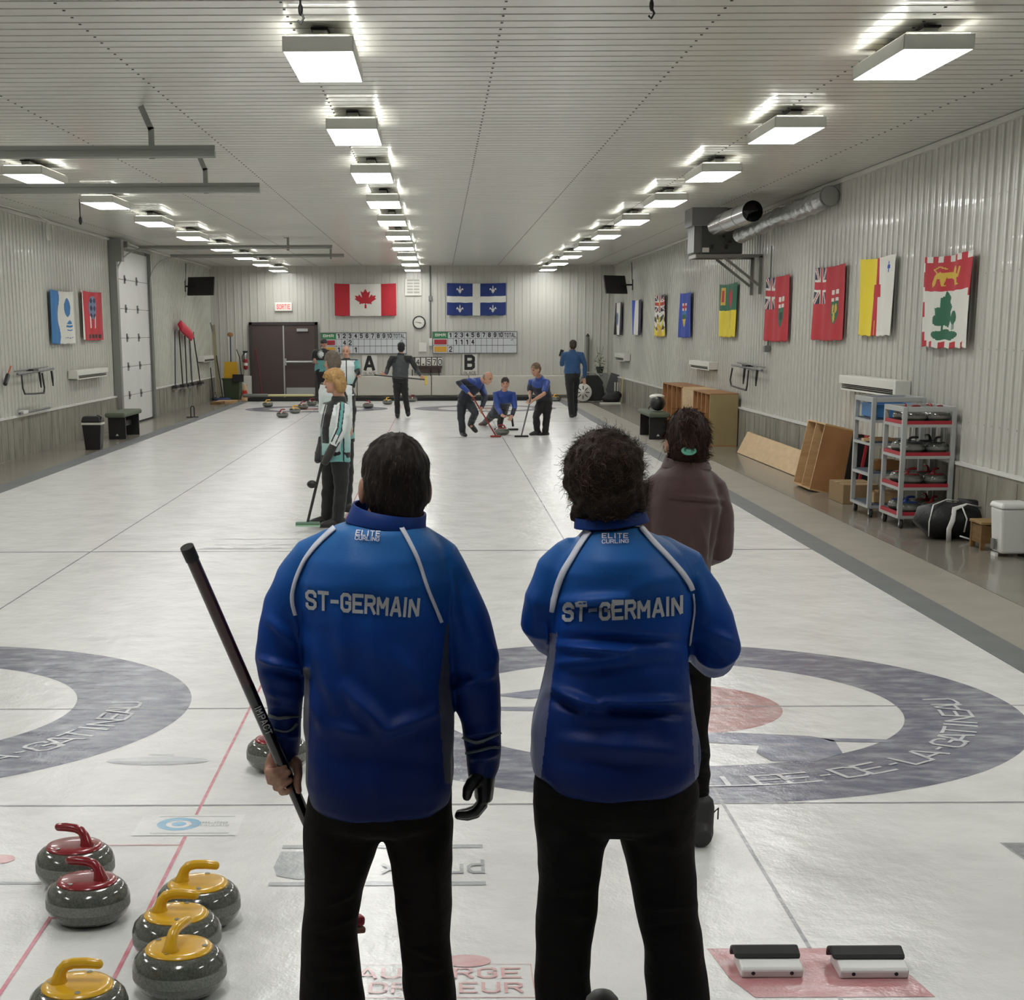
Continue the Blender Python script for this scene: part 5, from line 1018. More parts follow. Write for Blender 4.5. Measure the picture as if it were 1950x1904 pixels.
def figure(label, Yb, K, face, up=(0, 0, 1), s=1.0, hair=('short', '4a3b2c'), top=None, topmats=None, topfn=None, pants=blackcl, voxel=.009, sleeve=1.0, ground=(0, 0), cap=None, hem=0, gloves=None, shoes=shoeb, torso=(.17, .105), footdir=None, leg=1.0, group=None, arm=1.0):
    """K: joints in the photograph's pixels, (x, y, depth offset); everything becomes metres at depth Yb"""
    J = {k: py(v[0], v[1], Yb+(v[2] if len(v) > 2 else 0)) for k, v in K.items()}
    base = V((J['hip'].x, Yb, 0)); r = thing('person', label, 'person', base, group)
    hc = J['head']; f = V(face).normalized()
    # body: one continuous surface
    mb = MB(); headshape(mb, hc, f, up, s); nk = J['neck']
    mb.cap([hc-V(up)*.06*s-f*.015, nk], [.052*s, .058*s], 12)
    sp = [J['hip'], J['hip'].lerp(J['chest'], .5), J['chest'], nk]
    sx = (J['shR']-J['shL']).normalized() if (J['shR']-J['shL']).length > .05 else V((1, 0, 0))
    mb.sweep([(sp[0], torso[0]*.8, torso[1]*.8), (sp[1], torso[0]*.72, torso[1]*.75), (sp[2], torso[0]*.85, torso[1]*.85), (sp[2].lerp(sp[3], .6), torso[0]*.5, torso[1]*.5), (nk, .05, .05)], 16, 0, sx)
    for q in 'LR':
        a, e, w_ = J['sh'+q], J['el'+q], J['wr'+q]; mb.cap([J['chest'].lerp(a, .5), a, a.lerp(e, .5), e, e.lerp(w_, .4), w_], [.045*s, .046*s*arm, .043*s*arm, .037*s*arm, .038*s*arm, .026*s], 10)
        d = (J.get('ha'+q, w_+(w_-e))-w_); hand(mb, w_, d, sx, .55, s*(1.0 if not gloves else .58))
        h, k_, an = J['hp'+q], J['kn'+q], J['an'+q]; mb.cap([h, h.lerp(k_, .5), k_, k_.lerp(an, .35), an], [.07*s, .062*s, .048*s, .047*s, .033*s], 10)
        fd = V(footdir or (f.x, f.y, 0)).normalized(); mb.cap([an, an+fd*.08+V((0, 0, -.04))], [.034*s, .03*s], 8)
    body = finish(mb, 'body', [skin, lipm, eyem, browm], r, voxel, 2, facefn(hc, f, up, s))
    # shirt or jacket
    mb = MB(); tx, ty = torso; hp = J['hip']; up_ = (J['chest']-hp).normalized(); hb = hp-up_*(.04+hem)
    mb.sweep([(hb, tx*1.0, ty*1.05), (hp, tx*1.0, ty*1.05), (hp.lerp(J['chest'], .5), tx*.96, ty*1.03), (J['chest'], tx*1.08, ty*1.1), (J['chest'].lerp(nk, .55), tx*.80, ty*.85), (J['chest'].lerp(nk, .85), .085, .075), (nk+(hc-nk)*.18, .066, .066)], 24, 0, sx)
    for q in 'LR':
        a, e, w_ = J['sh'+q], J['el'+q], J['wr'+q]; c = J['chest'].lerp(nk, .4)
        if sleeve >= 1: mb.cap([c.lerp(a, .5), a, a.lerp(e, .5), e, e.lerp(w_, .5), e.lerp(w_, .88)], [.075*s, .072*s*arm, .064*s*arm, .056*s*arm, .049*s*arm, .041*s], 12)
        else: mb.cap([c.lerp(a, .5), a, a.lerp(e, .55), a.lerp(e, .75)], [.075*s, .072*s*arm, .068*s*arm, .064*s*arm], 12)
    def folds(p, n):
        v = noise.noise(p*9+V((Yb, 0, 0)))*.010+noise.noise(V((p.x*6, p.y*6, p.z*22)))*.006; return n*v
    tf = (lambda p: topfn(p, J)) if topfn else None
    finish(mb, 'jacket' if sleeve >= 1 else 'shirt', topmats or top, r, voxel, 3, tf, folds)
    mb = MB(); fd = V(footdir or (f.x, f.y, 0)).normalized()
    pel = (J['hpL']+J['hpR'])/2; mb.sweep([(hp.lerp(J['chest'], .12), tx*.88, ty*.98), (pel.lerp(hp, .5), tx*.98, ty*1.05), (pel-V((0, 0, .03)), tx*.93, ty*1.0)], 20, 0, sx)
    for q in 'LR':
        h, k_, an = J['hp'+q], J['kn'+q], J['an'+q]; mb.cap([pel.lerp(h, .8), h.lerp(k_, .3), h.lerp(k_, .7), k_, k_.lerp(an, .45), an+V((0, 0, .0))], [.098*s*leg, .096*s*leg, .080*s*leg, .072*s*leg, .068*s*leg, .060*s*leg], 14)
    finish(mb, 'trousers', pants, r, voxel, 3, None, lambda p, n: n*(noise.noise(V((p.x*8, p.y*8, p.z*16)))*.010))
    for q in 'LR':
        an = J['an'+q]; mb = MB(); z = an.z-.075
        if 'toe'+q in J: t_ = J['toe'+q]; fdq = (t_-an); fdq = fdq.normalized(); st = [(an-fdq*.02+V((0, 0, .01)), .046, .05), (an+fdq*.06, .05, .045), (an+fdq*.17, .05, .032), (an+fdq*.23, .035, .022)]; mb.sweep(st, 14, 0, V((1, 0, 0)) if abs(fdq.x) < .7 else V((0, 1, 0)))
        else: mb.sweep([(an-fd*.085+V((0, 0, -.035)), .03, .036), (an-fd*.05+V((0, 0, -.02)), .042, .056), (an+fd*.04+V((0, 0, -.028)), .048, .048), (an+fd*.13+V((0, 0, -.042)), .050, .034), (an+fd*.185+V((0, 0, -.052)), .034, .022)], 14, 0, V((fd.y, -fd.x, 0)))
        wbuild(mb, 'shoe', shoes, r, True)
    if gloves:
        for q in 'LR':
            if q not in gloves[1]: continue
            w_ = J['wr'+q]; e = J['el'+q]; d = (J.get('ha'+q, w_+(w_-e))-w_); mb = MB(); dn = d.normalized(); mb.sweep([(w_-dn*.07, .046, .046), (w_-dn*.01, .042, .040), (w_+dn*.05, .056, .040), (w_+dn*.12, .056, .040), (w_+dn*.18, .046, .034), (w_+dn*.20, .03, .02)], 12, 0, sx); mb.cap([w_+dn*.03, w_+dn*.08-frame(dn, sx)[0]*.06], [.026, .02], 8); finish(mb, 'glove', gloves[0], r, .006, 1)
    # hair
    R = Matrix((f.cross(V(up)).normalized(), f, V(up))).transposed(); st, hx = hair; hm = mat('hair_'+hx, hx, .7, var=(60, .6, tuple(x*.5 for x in srgb(hx)))); mb = MB(); u = V(up)
    if st == 'bald': mb.ell(hc+u*.0*s-f*.03*s, (.079*s, .075*s, .075*s), R=R)
    elif st == 'short': mb.ell(hc+u*.045*s-f*.012*s, (.082*s, .099*s, .088*s), R=R); mb.ell(hc+u*.005*s-f*.045*s, (.080*s, .066*s, .095*s), R=R)
    elif st == 'bob':
        mb.ell(hc+u*.048*s-f*.008*s, (.092*s, .106*s, .092*s), R=R); mb.ell(hc-u*.015*s-f*.05*s, (.092*s, .078*s, .125*s), R=R)
        rr_ = f.cross(u)
        for k in (-1, 1): mb.cap([hc+rr_*k*.07*s+u*.05*s+f*.03*s, hc+rr_*k*.083*s-u*.01*s-f*.005*s, hc+rr_*k*.080*s-u*.075*s-f*.03*s], [.03*s, .03*s, .028*s], 10)
        mb.cap([hc+u*.085*s+f*.05*s, hc+u*.075*s+f*.085*s, hc+u*.05*s+f*.10*s+rr_*.03], [.035*s, .026*s, .012*s], 10)
    finish(mb, 'hair', hm, r, max(.005, voxel*.7), 1, None, lambda p, n: n*(noise.noise(p*55)*.006+noise.noise(V((p.x*90, p.y*90, p.z*12)))*.006))
    if cap:
        mb = MB(); mb.ell(hc+u*.06*s-f*.005*s, (.089*s, .106*s, .082*s), R=R); mb.sweep([(hc+u*.055*s+f*.08*s, .07*s, .012), (hc+u*.045*s+f*.17*s, .05*s, .006)], 14, 0, f.cross(u)) if cap[1] else None
        finish(mb, 'cap', cap[0], r, .006, 1)
    return r, J
def broom(label, a, b, col, hcol, r_=.014, headdir=(1, 0, 0), hl=.10, name='curling_broom', group=None, hz=True, pad=None):
    """a top end, b where the shaft meets the head (world)"""
    a, b = V(a), V(b); q = thing(name, label, 'broom', b, group); mb = MB(); mb.tube([a-b, (0, 0, 0)], r_, 12); smooth_angle(mb.build('shaft', col, q), .6)
    hd = V(headdir).normalized(); mb = MB(); mb.bar(-hd*hl-V((0, 0, .015)), hd*hl-V((0, 0, .015)), .06, .035); mb.build('head', hcol, q, bevel=.008)
    if pad: mb = MB(); mb.bar(-hd*hl*1.02-V((0, 0, .036)), hd*hl*1.02-V((0, 0, .036)), .065, .014); mb.build('pad', pad, q)
    d = (a-b).normalized(); mb = MB(); mb.tube([a-b-d*.06, a-b+d*.004], r_*1.12, 12); mb.build('end_cap', blk, q); return q
# ---- jackets
teal = gm('5f9f9b', .6, 'teal_cloth'); whitecl = gm('d3d8d8', .6, 'white_cloth'); blackt = gm('111214', .6, 'black_cloth')
def tealgrad(nm, z0, z1): return mat(nm, 'd3d8d8', .6, sheen=.15, grad=[(z0, '6aa5a1'), (z0+(z1-z0)*.35, '9fc2bf'), (z1, 'd6dada')])
# person in profile, blonde
Yw = 8.15
def fn_blonde(p, J):
    dL, t = seg(p, J['shR'], J['elR']); d2, t2 = seg(p, J['elR'], J['wrR']); x = p.x-J['chest'].x; front = p.x < J['chest'].x-.02+(.12*(1.35-p.z))
    if min(dL, d2) < .085 and p.y < J['chest'].y+.0:
        a = (p-(J['shR'] if dL < d2 else J['elR'])); k = p.x-(J['shR'].lerp(J['elR'], t).x if dL < d2 else J['elR'].lerp(J['wrR'], t2).x)
        if dL >= d2 and t2 > .8: return 3
        if -.035 < k < -.022 or .006 < k < .016: return 2
        if k < -.022: return 3
        return 1 if k < .006 and dL < d2*1.5 else 3
    if p.z > J['neck'].z-.05: return 2
    px_ = (p.x-J['chest'].x)/.17; band = -.45+.55*max(0, (p.z-1.0)/.4)
    if p.y < J['chest'].y+.08:
        if abs(px_-band+.15) < .22 and p.z > .86: return 2
        if .32 < px_ < .42 and p.z < 1.08: return 1
        if .42 < px_ < .50 and p.z < 1.08: return 2
        if abs(px_-band+.45) < .05: return 2
    return 0
P_, J_ = figure('person with blonde bob in white and teal jacket standing in profile with a broom', Yw, dict(head=(636, 727, .0), neck=(648, 760, .02), chest=(640, 790, .02), hip=(638, 860, .02), shL=(625, 776, .12), shR=(654, 779, -.14), elR=(649, 818, -.20), wrR=(634, 850, -.20), haR=(620, 878, -.22), elL=(618, 815, .2), wrL=(612, 846, .1), haL=(608, 865, .05), hpL=(630, 870, .07), hpR=(648, 870, -.05), knL=(626, 930, .1), knR=(650, 932, -.03), anL=(622, 985, .08), anR=(643, 990, -.05)),
    (-1, -.35, -.02), s=.98, hair=('bob', 'b08a55'), topmats=[tealgrad('teal_white_dyed_cloth', .72, 1.05), teal, blackt, whitecl], topfn=fn_blonde, voxel=.007, hem=.05, gloves=(gm('18181a', .6, 'black_mitt'), 'RL'), torso=(.185, .135), footdir=(-1, -.25, 0))
broom('black curling broom with green pad held by the blonde person', py(616, 868, Yw-.12), py(586, 998, Yw-.3)+V((0, 0, .02)), blk, mat('green_broom_head', '5f7f68', .5), pad=mat('mint_pad', 'a9c9b0', .6), hl=.12)
kb_ = [q for q in bpy.data.objects if q.get('label', '').startswith('black curling broom with green pad')][0]; mb = MB(); kp = py(594, 922, Yw-.22); mb.ell(kp, (.05, .045, .04)); o_ = wbuild(mb, 'grip_knob', blk, kb_, True)
# grey-haired person behind her
def fn_grey(p, J):
    if p.z > J['neck'].z-.06: return 2
    for q in 'LR':
        d1, t1 = seg(p, J['sh'+q], J['el'+q]); d2, t2 = seg(p, J['el'+q], J['wr'+q])
        if min(d1, d2) < .08: return 2 if p.y > J['shR'].y+.0 and p.x > (J['shR'].x-.005) or (p.x-J['shR'].x) > .045 else 3
    d, t = seg(p, J['neck']+V((.03, -.12, -.03)), J['shR']+V((.0, -.12, -.12)))
    if d < .028: return 2
    return 0
figure('grey-haired person in white and teal jacket standing right behind the blonde person', 9.4, dict(head=(632, 691), neck=(640, 722), chest=(645, 752), hip=(646, 822), shL=(620, 738, .1), shR=(663, 742, -.05), elR=(669, 782, -.05), wrR=(666, 812, -.12), elL=(616, 780, .15), wrL=(622, 812, .1), hpL=(638, 836), hpR=(656, 836), knL=(640, 898, -.03), knR=(661, 900), anL=(642, 958), anR=(659, 962)),
    (-.55, .8, 0), hair=('short', '6f6256'), topmats=[tealgrad('teal_white_dyed_cloth_b', .80, 1.35), teal, blackt, whitecl], topfn=fn_grey, voxel=.008, hem=.03, torso=(.185, .12))
# cap man far behind
def fn_cap(p, J):
    e = p-(J['chest']+V((-.02, 0, .02)))
    if p.y < J['chest'].y and e.x*e.x+e.z*e.z < .0045: return 3
    if p.y < J['chest'].y and e.x*e.x+e.z*e.z < .011 and e.x < .03: return 1
    return 2 if p.z > J['chest'].z-.13 else 0
figure('person in black cap and black and teal top standing before the brown doors', 35.6, dict(head=(617, 655), neck=(617, 665), chest=(614, 676), hip=(613, 705), shL=(600, 670), shR=(628, 670), elL=(596, 684), wrL=(603, 692, -.1), haL=(597, 682, -.2), elR=(631, 686), wrR=(624, 694, -.15), hpL=(609, 710), hpR=(618, 710), knL=(609, 735), knR=(617, 735), anL=(609, 767), anR=(617, 767)),
    (.3, -1, 0), hair=('short', '3b3028'), topmats=[teal, mat('cloth_grey_emblem', '8c9494', .6), blackt, whitecl], topfn=fn_cap, cap=(gm('1a1d18', .7, 'dark_cap'), True), voxel=.012, torso=(.19, .12))
# bald man with zip jacket
def fn_zip(p, J):
    if p.z > J['chest'].z+.11: return 2
    for q in 'LR':
        d1, t1 = seg(p, J['sh'+q], J['el'+q]); d2, t2 = seg(p, J['el'+q], J['wr'+q])
        if min(d1, d2) < .075: return 1 if abs(p.x-J['chest'].x) < .27 and d1 < d2 else 2
    if abs(p.x-J['chest'].x+.01) < .010: return 2
    return 0
figure('balding person in white and teal zip jacket below the left score board', 24.6, dict(head=(659, 670), neck=(660, 684), chest=(661, 697), hip=(660, 727), shL=(643, 690), shR=(678, 690), elL=(639, 706), wrL=(646, 716, -.15), elR=(682, 705, -.05), wrR=(683, 714, -.25), hpL=(656, 735), hpR=(663, 735), knL=(656, 773), knR=(662, 773), anL=(656, 812), anR=(662, 813)),
    (-.1, -1, 0), hair=('bald', '9b8172'), topmats=[tealgrad('teal_white_dyed_cloth_c', .85, 1.15), teal, blackt, whitecl], topfn=fn_zip, voxel=.010, torso=(.185, .12))
broom('black curling broom with white edges held slanting by the balding person', py(684, 708, 24.3), py(648, 788, 24.1), blk, blk, r_=.022, headdir=(.5, .8, 0))
# back view, black jacket with grey panel
def fn_blackj(p, J):
    x = abs(p.x-J['chest'].x)
    for q in 'LR':
        d1, t1 = seg(p, J['sh'+q], J['el'+q])
        if d1 < .07: return 0
    if p.z > J['chest'].z-.02: return 1 if x < .07+max(0, (J['chest'].z+.09-p.z))*.5 and p.z < J['neck'].z-.02 else 0
    return 1
figure('person seen from behind in black and grey jacket carrying a broom crosswise', 29.9, dict(head=(764, 663), neck=(763, 674), chest=(763, 689), hip=(762, 718), shL=(746, 682), shR=(781, 682), elL=(738, 701, -.03), wrL=(735, 712, -.1), haL=(727, 714, -.12), elR=(793, 703, -.05), wrR=(801, 715, -.12), haR=(809, 723, -.14), hpL=(756, 726), hpR=(769, 726), knL=(756, 758), knR=(772, 757), anL=(757, 790), anR=(777, 787)),
    (0, 1, 0), hair=('short', '1f1b18'), topmats=[blackt, gm('3e4245', .6, 'dark_grey_cloth')], topfn=fn_blackj, cap=(gm('141414', .7, 'black_knit_cap'), False), voxel=.010, torso=(.19, .12))
broom('black curling broom with yellow head carried crosswise by the person in black', py(713, 714, 29.7), py(811, 723, 29.6), blk, mat('yellow_broom_head', 'c7ae45', .5), headdir=(0, .3, 1), hl=.10)
# sweepers and thrower, blue shoulders and black lower half
bluecl = gm('1b3f8c', .5, 'bright_blue_cloth'); navycl = gm('10182c', .6, 'navy_cloth')
def fn_blue(p, J):
    up_ = (J['neck']-J['hip']); t = (p-J['hip']).dot(up_)/up_.length_squared
    for q in 'LR':
        d2, t2 = seg(p, J['el'+q], J['wr'+q])
        if d2 < .06 and t2 > .3: return 0 if q == 'L' else 1
    return 0 if t > .72 else 1
red_sh = mat('red_broom_shaft', '8e2a2a', .35)
figure('sweeper with short grey hair bending over a red broom, left of the moving stone', 22.9, dict(head=(929, 720, -.1), neck=(915, 724, -.05), chest=(902, 734), hip=(884, 760), shL=(894, 727, -.2), shR=(916, 735, .15), elL=(873, 729, -.3), wrL=(893, 748, -.4), haL=(898, 753, -.42), elR=(924, 757, .0), wrR=(917, 777, -.2), haR=(915, 784, -.25), hpL=(880, 766), hpR=(892, 766), knL=(878, 795, -.05), knR=(905, 786, -.2), anL=(881, 823), anR=(896, 808, .1), toeR=(907, 822, -.05)),
    (.7, -.55, -.45), up=(.35, -.1, .93), hair=('bald', '8a7a6c'), topmats=[bluecl, navycl], topfn=fn_blue, voxel=.009, pants=gm('141a24', .6, 'dark_slate_trousers'), torso=(.165, .12), footdir=(.3, -1, 0))
broom('red curling broom of the left sweeper with its head beside the stone', py(892, 742, 22.6), py(944, 829, 22.75), red_sh, red_sh, headdir=(1, .2, 0))
figure('person with dark hair crouching low to deliver the red handled stone', 25.6, dict(head=(962, 731, -.55), neck=(960, 745, -.45), chest=(959, 757, -.35), hip=(950, 786, .1), shL=(944, 750, -.4), shR=(977, 751, -.4), elL=(947, 775, -.5), wrL=(956, 790, -.75), haL=(964, 796, -.85), elR=(980, 775, -.5), wrR=(975, 792, -.7), haR=(970, 800, -.75), hpL=(942, 785, .15), hpR=(958, 788, .1), knL=(930, 799, .6), knR=(956, 780, -.25), anL=(922, 806, 1.1), toeL=(914, 808, 1.3), anR=(952, 808, -.1)),
    (0, -1, -.08), hair=('short', '2c241f'), topmats=[bluecl, navycl], topfn=fn_blue, voxel=.009, torso=(.18, .12), footdir=(0, -1, 0), shoes=mat('dark_red_shoe', '5c1c20', .5))
q = py(966, 818, 25.0); st_ = thing('delivery_stabiliser', 'black delivery stabiliser standing under the hands of the crouching person', 'stabiliser', (q.x, 25.0, 0)); mb = MB(); a, b_, c_ = py(951, 812, 25.0), py(953, 794, 25.0), py(971, 791, 25.0); d_, e_ = py(975, 796, 25.0), py(977, 812, 25.0)
mb.tube([V((p.x, p.y, max(.03, p.z)))-V(st_.location) for p in (a, b_, c_, d_, e_)], .022, 10); mb.build('handle', blk, st_)
for p in (a, e_): mb = MB(); mb.cap([(p.x-q.x-.09, 0, .02), (p.x-q.x+.09, 0, .02)], .02, 8); mb.build('foot', blk, st_)
def fn_r(p, J):
    return fn_blue(p, J) if seg(p, J['elR'], J['wrR'])[0] > .05 else 1
figure('sweeper with brown hair and bare forearms leaning on a grey broom, right of the stone', 23.4, dict(head=(1020, 704, -.25), neck=(1027, 719, -.12), chest=(1029, 732, -.05), hip=(1037, 762, .08), shL=(1012, 727, .12), shR=(1041, 728, -.2), elR=(1036, 750, -.4), wrR=(1016, 762, -.5), haR=(1009, 767, -.5), elL=(1009, 746, .0), wrL=(1010, 758, -.35), haL=(1010, 766, -.42), hpL=(1030, 768), hpR=(1043, 768), knL=(1021, 794, -.1), knR=(1041, 796, -.05), anL=(1023, 821, -.05), anR=(1038, 824)),
    (-.75, -.6, -.3), up=(-.15, -.1, .97), hair=('short', '6e5a44'), topmats=[bluecl, navycl], topfn=fn_r, sleeve=.5, voxel=.009, torso=(.175, .14), footdir=(-.7, -.6, 0))
broom('grey curling broom of the right sweeper with black head on the ice', py(1014, 745, 22.95), py(993, 829, 22.7), mat('grey_black_shaft', '5a5c5e', .35, .4), blk, headdir=(1, .1, 0), hl=.13)
sw = gm('1d4670', .7, 'plain_blue_sweater')
figure('person in plain blue sweater walking away beside the ice on the far right', 30.0, dict(head=(1091, 658), neck=(1090, 667), chest=(1090, 682), hip=(1090, 708), shL=(1074, 675), shR=(1107, 675), elL=(1070, 694, .05), wrL=(1072, 682, .25), haL=(1070, 673, .3), elR=(1114, 698), wrR=(1113, 720, .0), hpL=(1084, 716), hpR=(1096, 716), knL=(1086, 755), knR=(1094, 752, .25), anL=(1089, 791), anR=(1094, 788, .35)),
    (0, 1, 0), hair=('short', '3c2f24'), top=sw, voxel=.010, torso=(.19, .125), leg=1.1)
q = py(1069, 672, 30.2); r = thing('phone', 'small dark phone held up by the person in the blue sweater', 'phone', q); mb = MB(); mb.box((0, 0, 0), (.08, .012, .15), 0, Matrix.Rotation(.3, 3, 'Y')); mb.build('body', blk, r, bevel=.004); mb = MB(); mb.box((0, .007, 0), (.07, .003, .14), 0, Matrix.Rotation(.3, 3, 'Y')); mb.build('screen', dark, r)
# ================================================================ the three people in front
def topix(p): d = p-CAM; z = d.dot(CF); return CX+F*d.dot(CR)/z, CY-F*d.dot(CU)/z
def pxm(Y): return F/((V((0, Y, 1.2))-CAM).dot(CF))
def rows(mb, Yc, rw, n=36, ry=None, sq=1.0):
    """loft of level elliptical sections; rw: (pixel row, left x, right x, half depth, y offset)"""
    vs = []; k = len(rw)
    for r_ in rw:
        y, xl, xr, d = r_[:4]; dy = r_[4] if len(r_) > 4 else 0
        a, b = py(xl, y, Yc+dy), py(xr, y, Yc+dy); c = (a+b)/2; rx = (b.x-a.x)/2
        for j in range(n):
            t = 2*PI*j/n; cx_, sx_ = math.cos(t), math.sin(t)
            vs.append(V((c.x+rx*math.copysign(abs(cx_)**sq, cx_), c.y+d*math.copysign(abs(sx_)**sq, sx_), c.z)))
    fs = []
    for i in range(k-1):
        for j in range(n): fs.append((i*n+j, i*n+(j+1) % n, (i+1)*n+(j+1) % n, (i+1)*n+j))
    fs += [tuple(range(n)), tuple(range((k-1)*n, k*n))]
    mb.add(vs, fs)
def limb(mb, Yc, pts, n=20, xd=None):          # (x, y, radius px, y offset)
    sc_ = pxm(Yc); mb.cap([py(x, y, Yc+(q[0] if q else 0)) for x, y, r_, *q in pts], [r_/sc_ for x, y, r_, *q in pts], n)
def bvh(o):
    return BVHTree.FromPolygons([v.co.copy() for v in o.data.vertices], [tuple(p.vertices) for p in o.data.polygons])
def hit(tree, x, y, off=.0025):
    d = ray(x, y).normalized(); h = tree.ray_cast(CAM, d)
    return None if h[0] is None else h[0]+h[1]*off
def stripe(tree, pts, w0, w1, name, m_, parent, th=.003):        # piping sewn on the cloth
    for _ in range(2 if len(pts) > 3 else 0):
        q = [pts[0]]
        for a, b in zip(pts, pts[1:]): q += [(a[0]*.75+b[0]*.25, a[1]*.75+b[1]*.25), (a[0]*.25+b[0]*.75, a[1]*.25+b[1]*.75)]
        pts = q+[pts[-1]]
    P = []
    for i in range(len(pts)-1):
        n = max(1, int(math.hypot(pts[i+1][0]-pts[i][0], pts[i+1][1]-pts[i][1])/5))
        for k in range(n): t = k/n; P.append((pts[i][0]+(pts[i+1][0]-pts[i][0])*t, pts[i][1]+(pts[i+1][1]-pts[i][1])*t))
    P.append(pts[-1]); vs = []; k_ = 0
    for i, (x, y) in enumerate(P):
        a, b = P[max(0, i-1)], P[min(len(P)-1, i+1)]; d = (b[0]-a[0], b[1]-a[1]); l = math.hypot(*d); n = (-d[1]/l, d[0]/l); w_ = (w0+(w1-w0)*i/len(P))/2
        hs = [hit(tree, x+n[0]*w_*s, y+n[1]*w_*s, .0035) for s in (-1, 0, 1)]
        if any(h is None for h in hs): continue
        if max((hs[0]-hs[1]).length, (hs[2]-hs[1]).length) > .04: continue
        vs += hs
    n = len(vs)//3; mb = MB(); mb.add(vs, [q for i in range(n-1) if (V(vs[3*i+1])-V(vs[3*i+4])).length < .05 for q in ((3*i, 3*i+3, 3*i+4, 3*i+1), (3*i+1, 3*i+4, 3*i+5, 3*i+2))])
    o = wbuild(mb, name, m_, parent, True); s_ = o.modifiers.new('s', 'SOLIDIFY'); s_.thickness = th; s_.offset = -.8; return o
def print_text(tree, txt, corners, name, m_, parent, gap=.3, bold=.17, bend=0, sub=3):
    """corners: left-bottom, right-bottom, right-top, left-top in pixels"""
    (ax, ay), (bx_, by), (cx_, cy_), (dx, dy) = corners; mb = MB()
    for q in text_strokes(txt, 1, 1, gap, bold):
        for i in range(sub):
            quad = []
            L = lambda p, r_, s: (p[0]+(r_[0]-p[0])*s, p[1]+(r_[1]-p[1])*s); s0, s1 = i/sub, (i+1)/sub
            for u, v in (L(q[0], q[3], s0), L(q[1], q[2], s0), L(q[1], q[2], s1), L(q[0], q[3], s1)):
                x = (ax*(1-u)+bx_*u)*(1-v)+(dx*(1-u)+cx_*u)*v; y = (ay*(1-u)+by*u)*(1-v)+(dy*(1-u)+cy_*u)*v+bend*math.sin(PI*u)
                quad.append(hit(tree, x, y, .004))
            if any(h is None for h in quad): continue
            mb.add(quad, [(0, 1, 2, 3)])
    o = wbuild(mb, name, m_, parent, True); return o
def folds(lst, seed, base=.004):
    def f(p, n):
        x, y = topix(p); v = 0; fr = max(0, -n.y)
        for x0, y0, x1, y1, w_, a in lst:
            d = (x1-x0, y1-y0); L2 = d[0]**2+d[1]**2; t = max(0, min(1, ((x-x0)*d[0]+(y-y0)*d[1])/L2)); q = math.hypot(x-x0-d[0]*t, y-y0-d[1]*t)
            v += a*1.5*math.exp(-(q/w_)**2)*math.sin(PI*(.15+.7*t))
        return n*(v*fr+noise.noise(p*7+V((seed, 0, 0)))*base*2+noise.noise(p*18+V((0, seed, 0)))*base)
    return f
def strands(src, parent, mats, n, L, flow, seed, wd=.0011, frizz=.3, curl=0, keep=None, lift=.25, segs=4):
    rnd = random.Random(seed); me = src.data; vs = me.vertices; mb = MB(); N = len(vs)
    for i in range(n):
        v = vs[rnd.randrange(N)]; p = v.co+V((rnd.uniform(-1, 1), rnd.uniform(-1, 1), rnd.uniform(-1, 1)))*.004; nn = v.normal
        if keep and not keep(p): continue
        fl = V(flow(p)); t = (fl-nn*fl.dot(nn)); t = t.normalized() if t.length > 1e-4 else V((0, 0, -1))
        d = (t+nn*lift*rnd.uniform(.4, 1.3)+V((rnd.gauss(0, 1), rnd.gauss(0, 1), rnd.gauss(0, 1)))*frizz).normalized(); l = L*rnd.uniform(.5, 1.2); q = p-nn*.004; pts = [q]; ph = rnd.random()*6; sd = d.cross(nn).normalized()
        for k in range(segs):
            q = q+d*l/segs; pts.append(q+sd*curl*math.sin(ph+k*1.6)); d = (d+V((0, 0, -.10))+V((rnd.gauss(0, 1), rnd.gauss(0, 1), rnd.gauss(0, 1)))*frizz*.35).normalized()
        w_ = wd; vv = []
        for k, q in enumerate(pts): ww = w_*(1-.75*k/segs); vv += [q-sd*ww, q+sd*ww]
        mb.add(vv, [(2*k, 2*k+1, 2*k+3, 2*k+2) for k in range(segs)], rnd.randrange(len(mats)))
    o = wbuild(mb, 'hair_strands', mats, parent, True); o['kind'] = 'stuff'; return o
def hairmats(nm, *hx): return [mat('%s_%d' % (nm, i), h, .62, spec=.22) for i, h in enumerate(hx)]
silver = mat('silver_grey_print', 'aeb0b2', .45); pipingm = mat('white_piping', 'c3c6d2', .5); panel = gm('23263a', .6, 'slate_side_panel'); cuffp = mat('grey_cuff_piping', '5d666a', .5)
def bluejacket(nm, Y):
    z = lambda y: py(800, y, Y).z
    return mat(nm, '17459a', .48, spec=.14, grad=[(z(1520), '0a1b4c'), (z(1330), '0b2866'), (z(1180), '103d8a'), (z(1060), '1d5597'), (z(1000), '2c659f')], bump=(260, .25, .002))  # dye gradient, with the shade on the lower jacket put into its colours
blackp = mat('black_trouser_fabric', '080707', .8, spec=.15, bump=(22, .35, .01, (1, 1, 2.2)), var=(2.2, .5, '171110'))
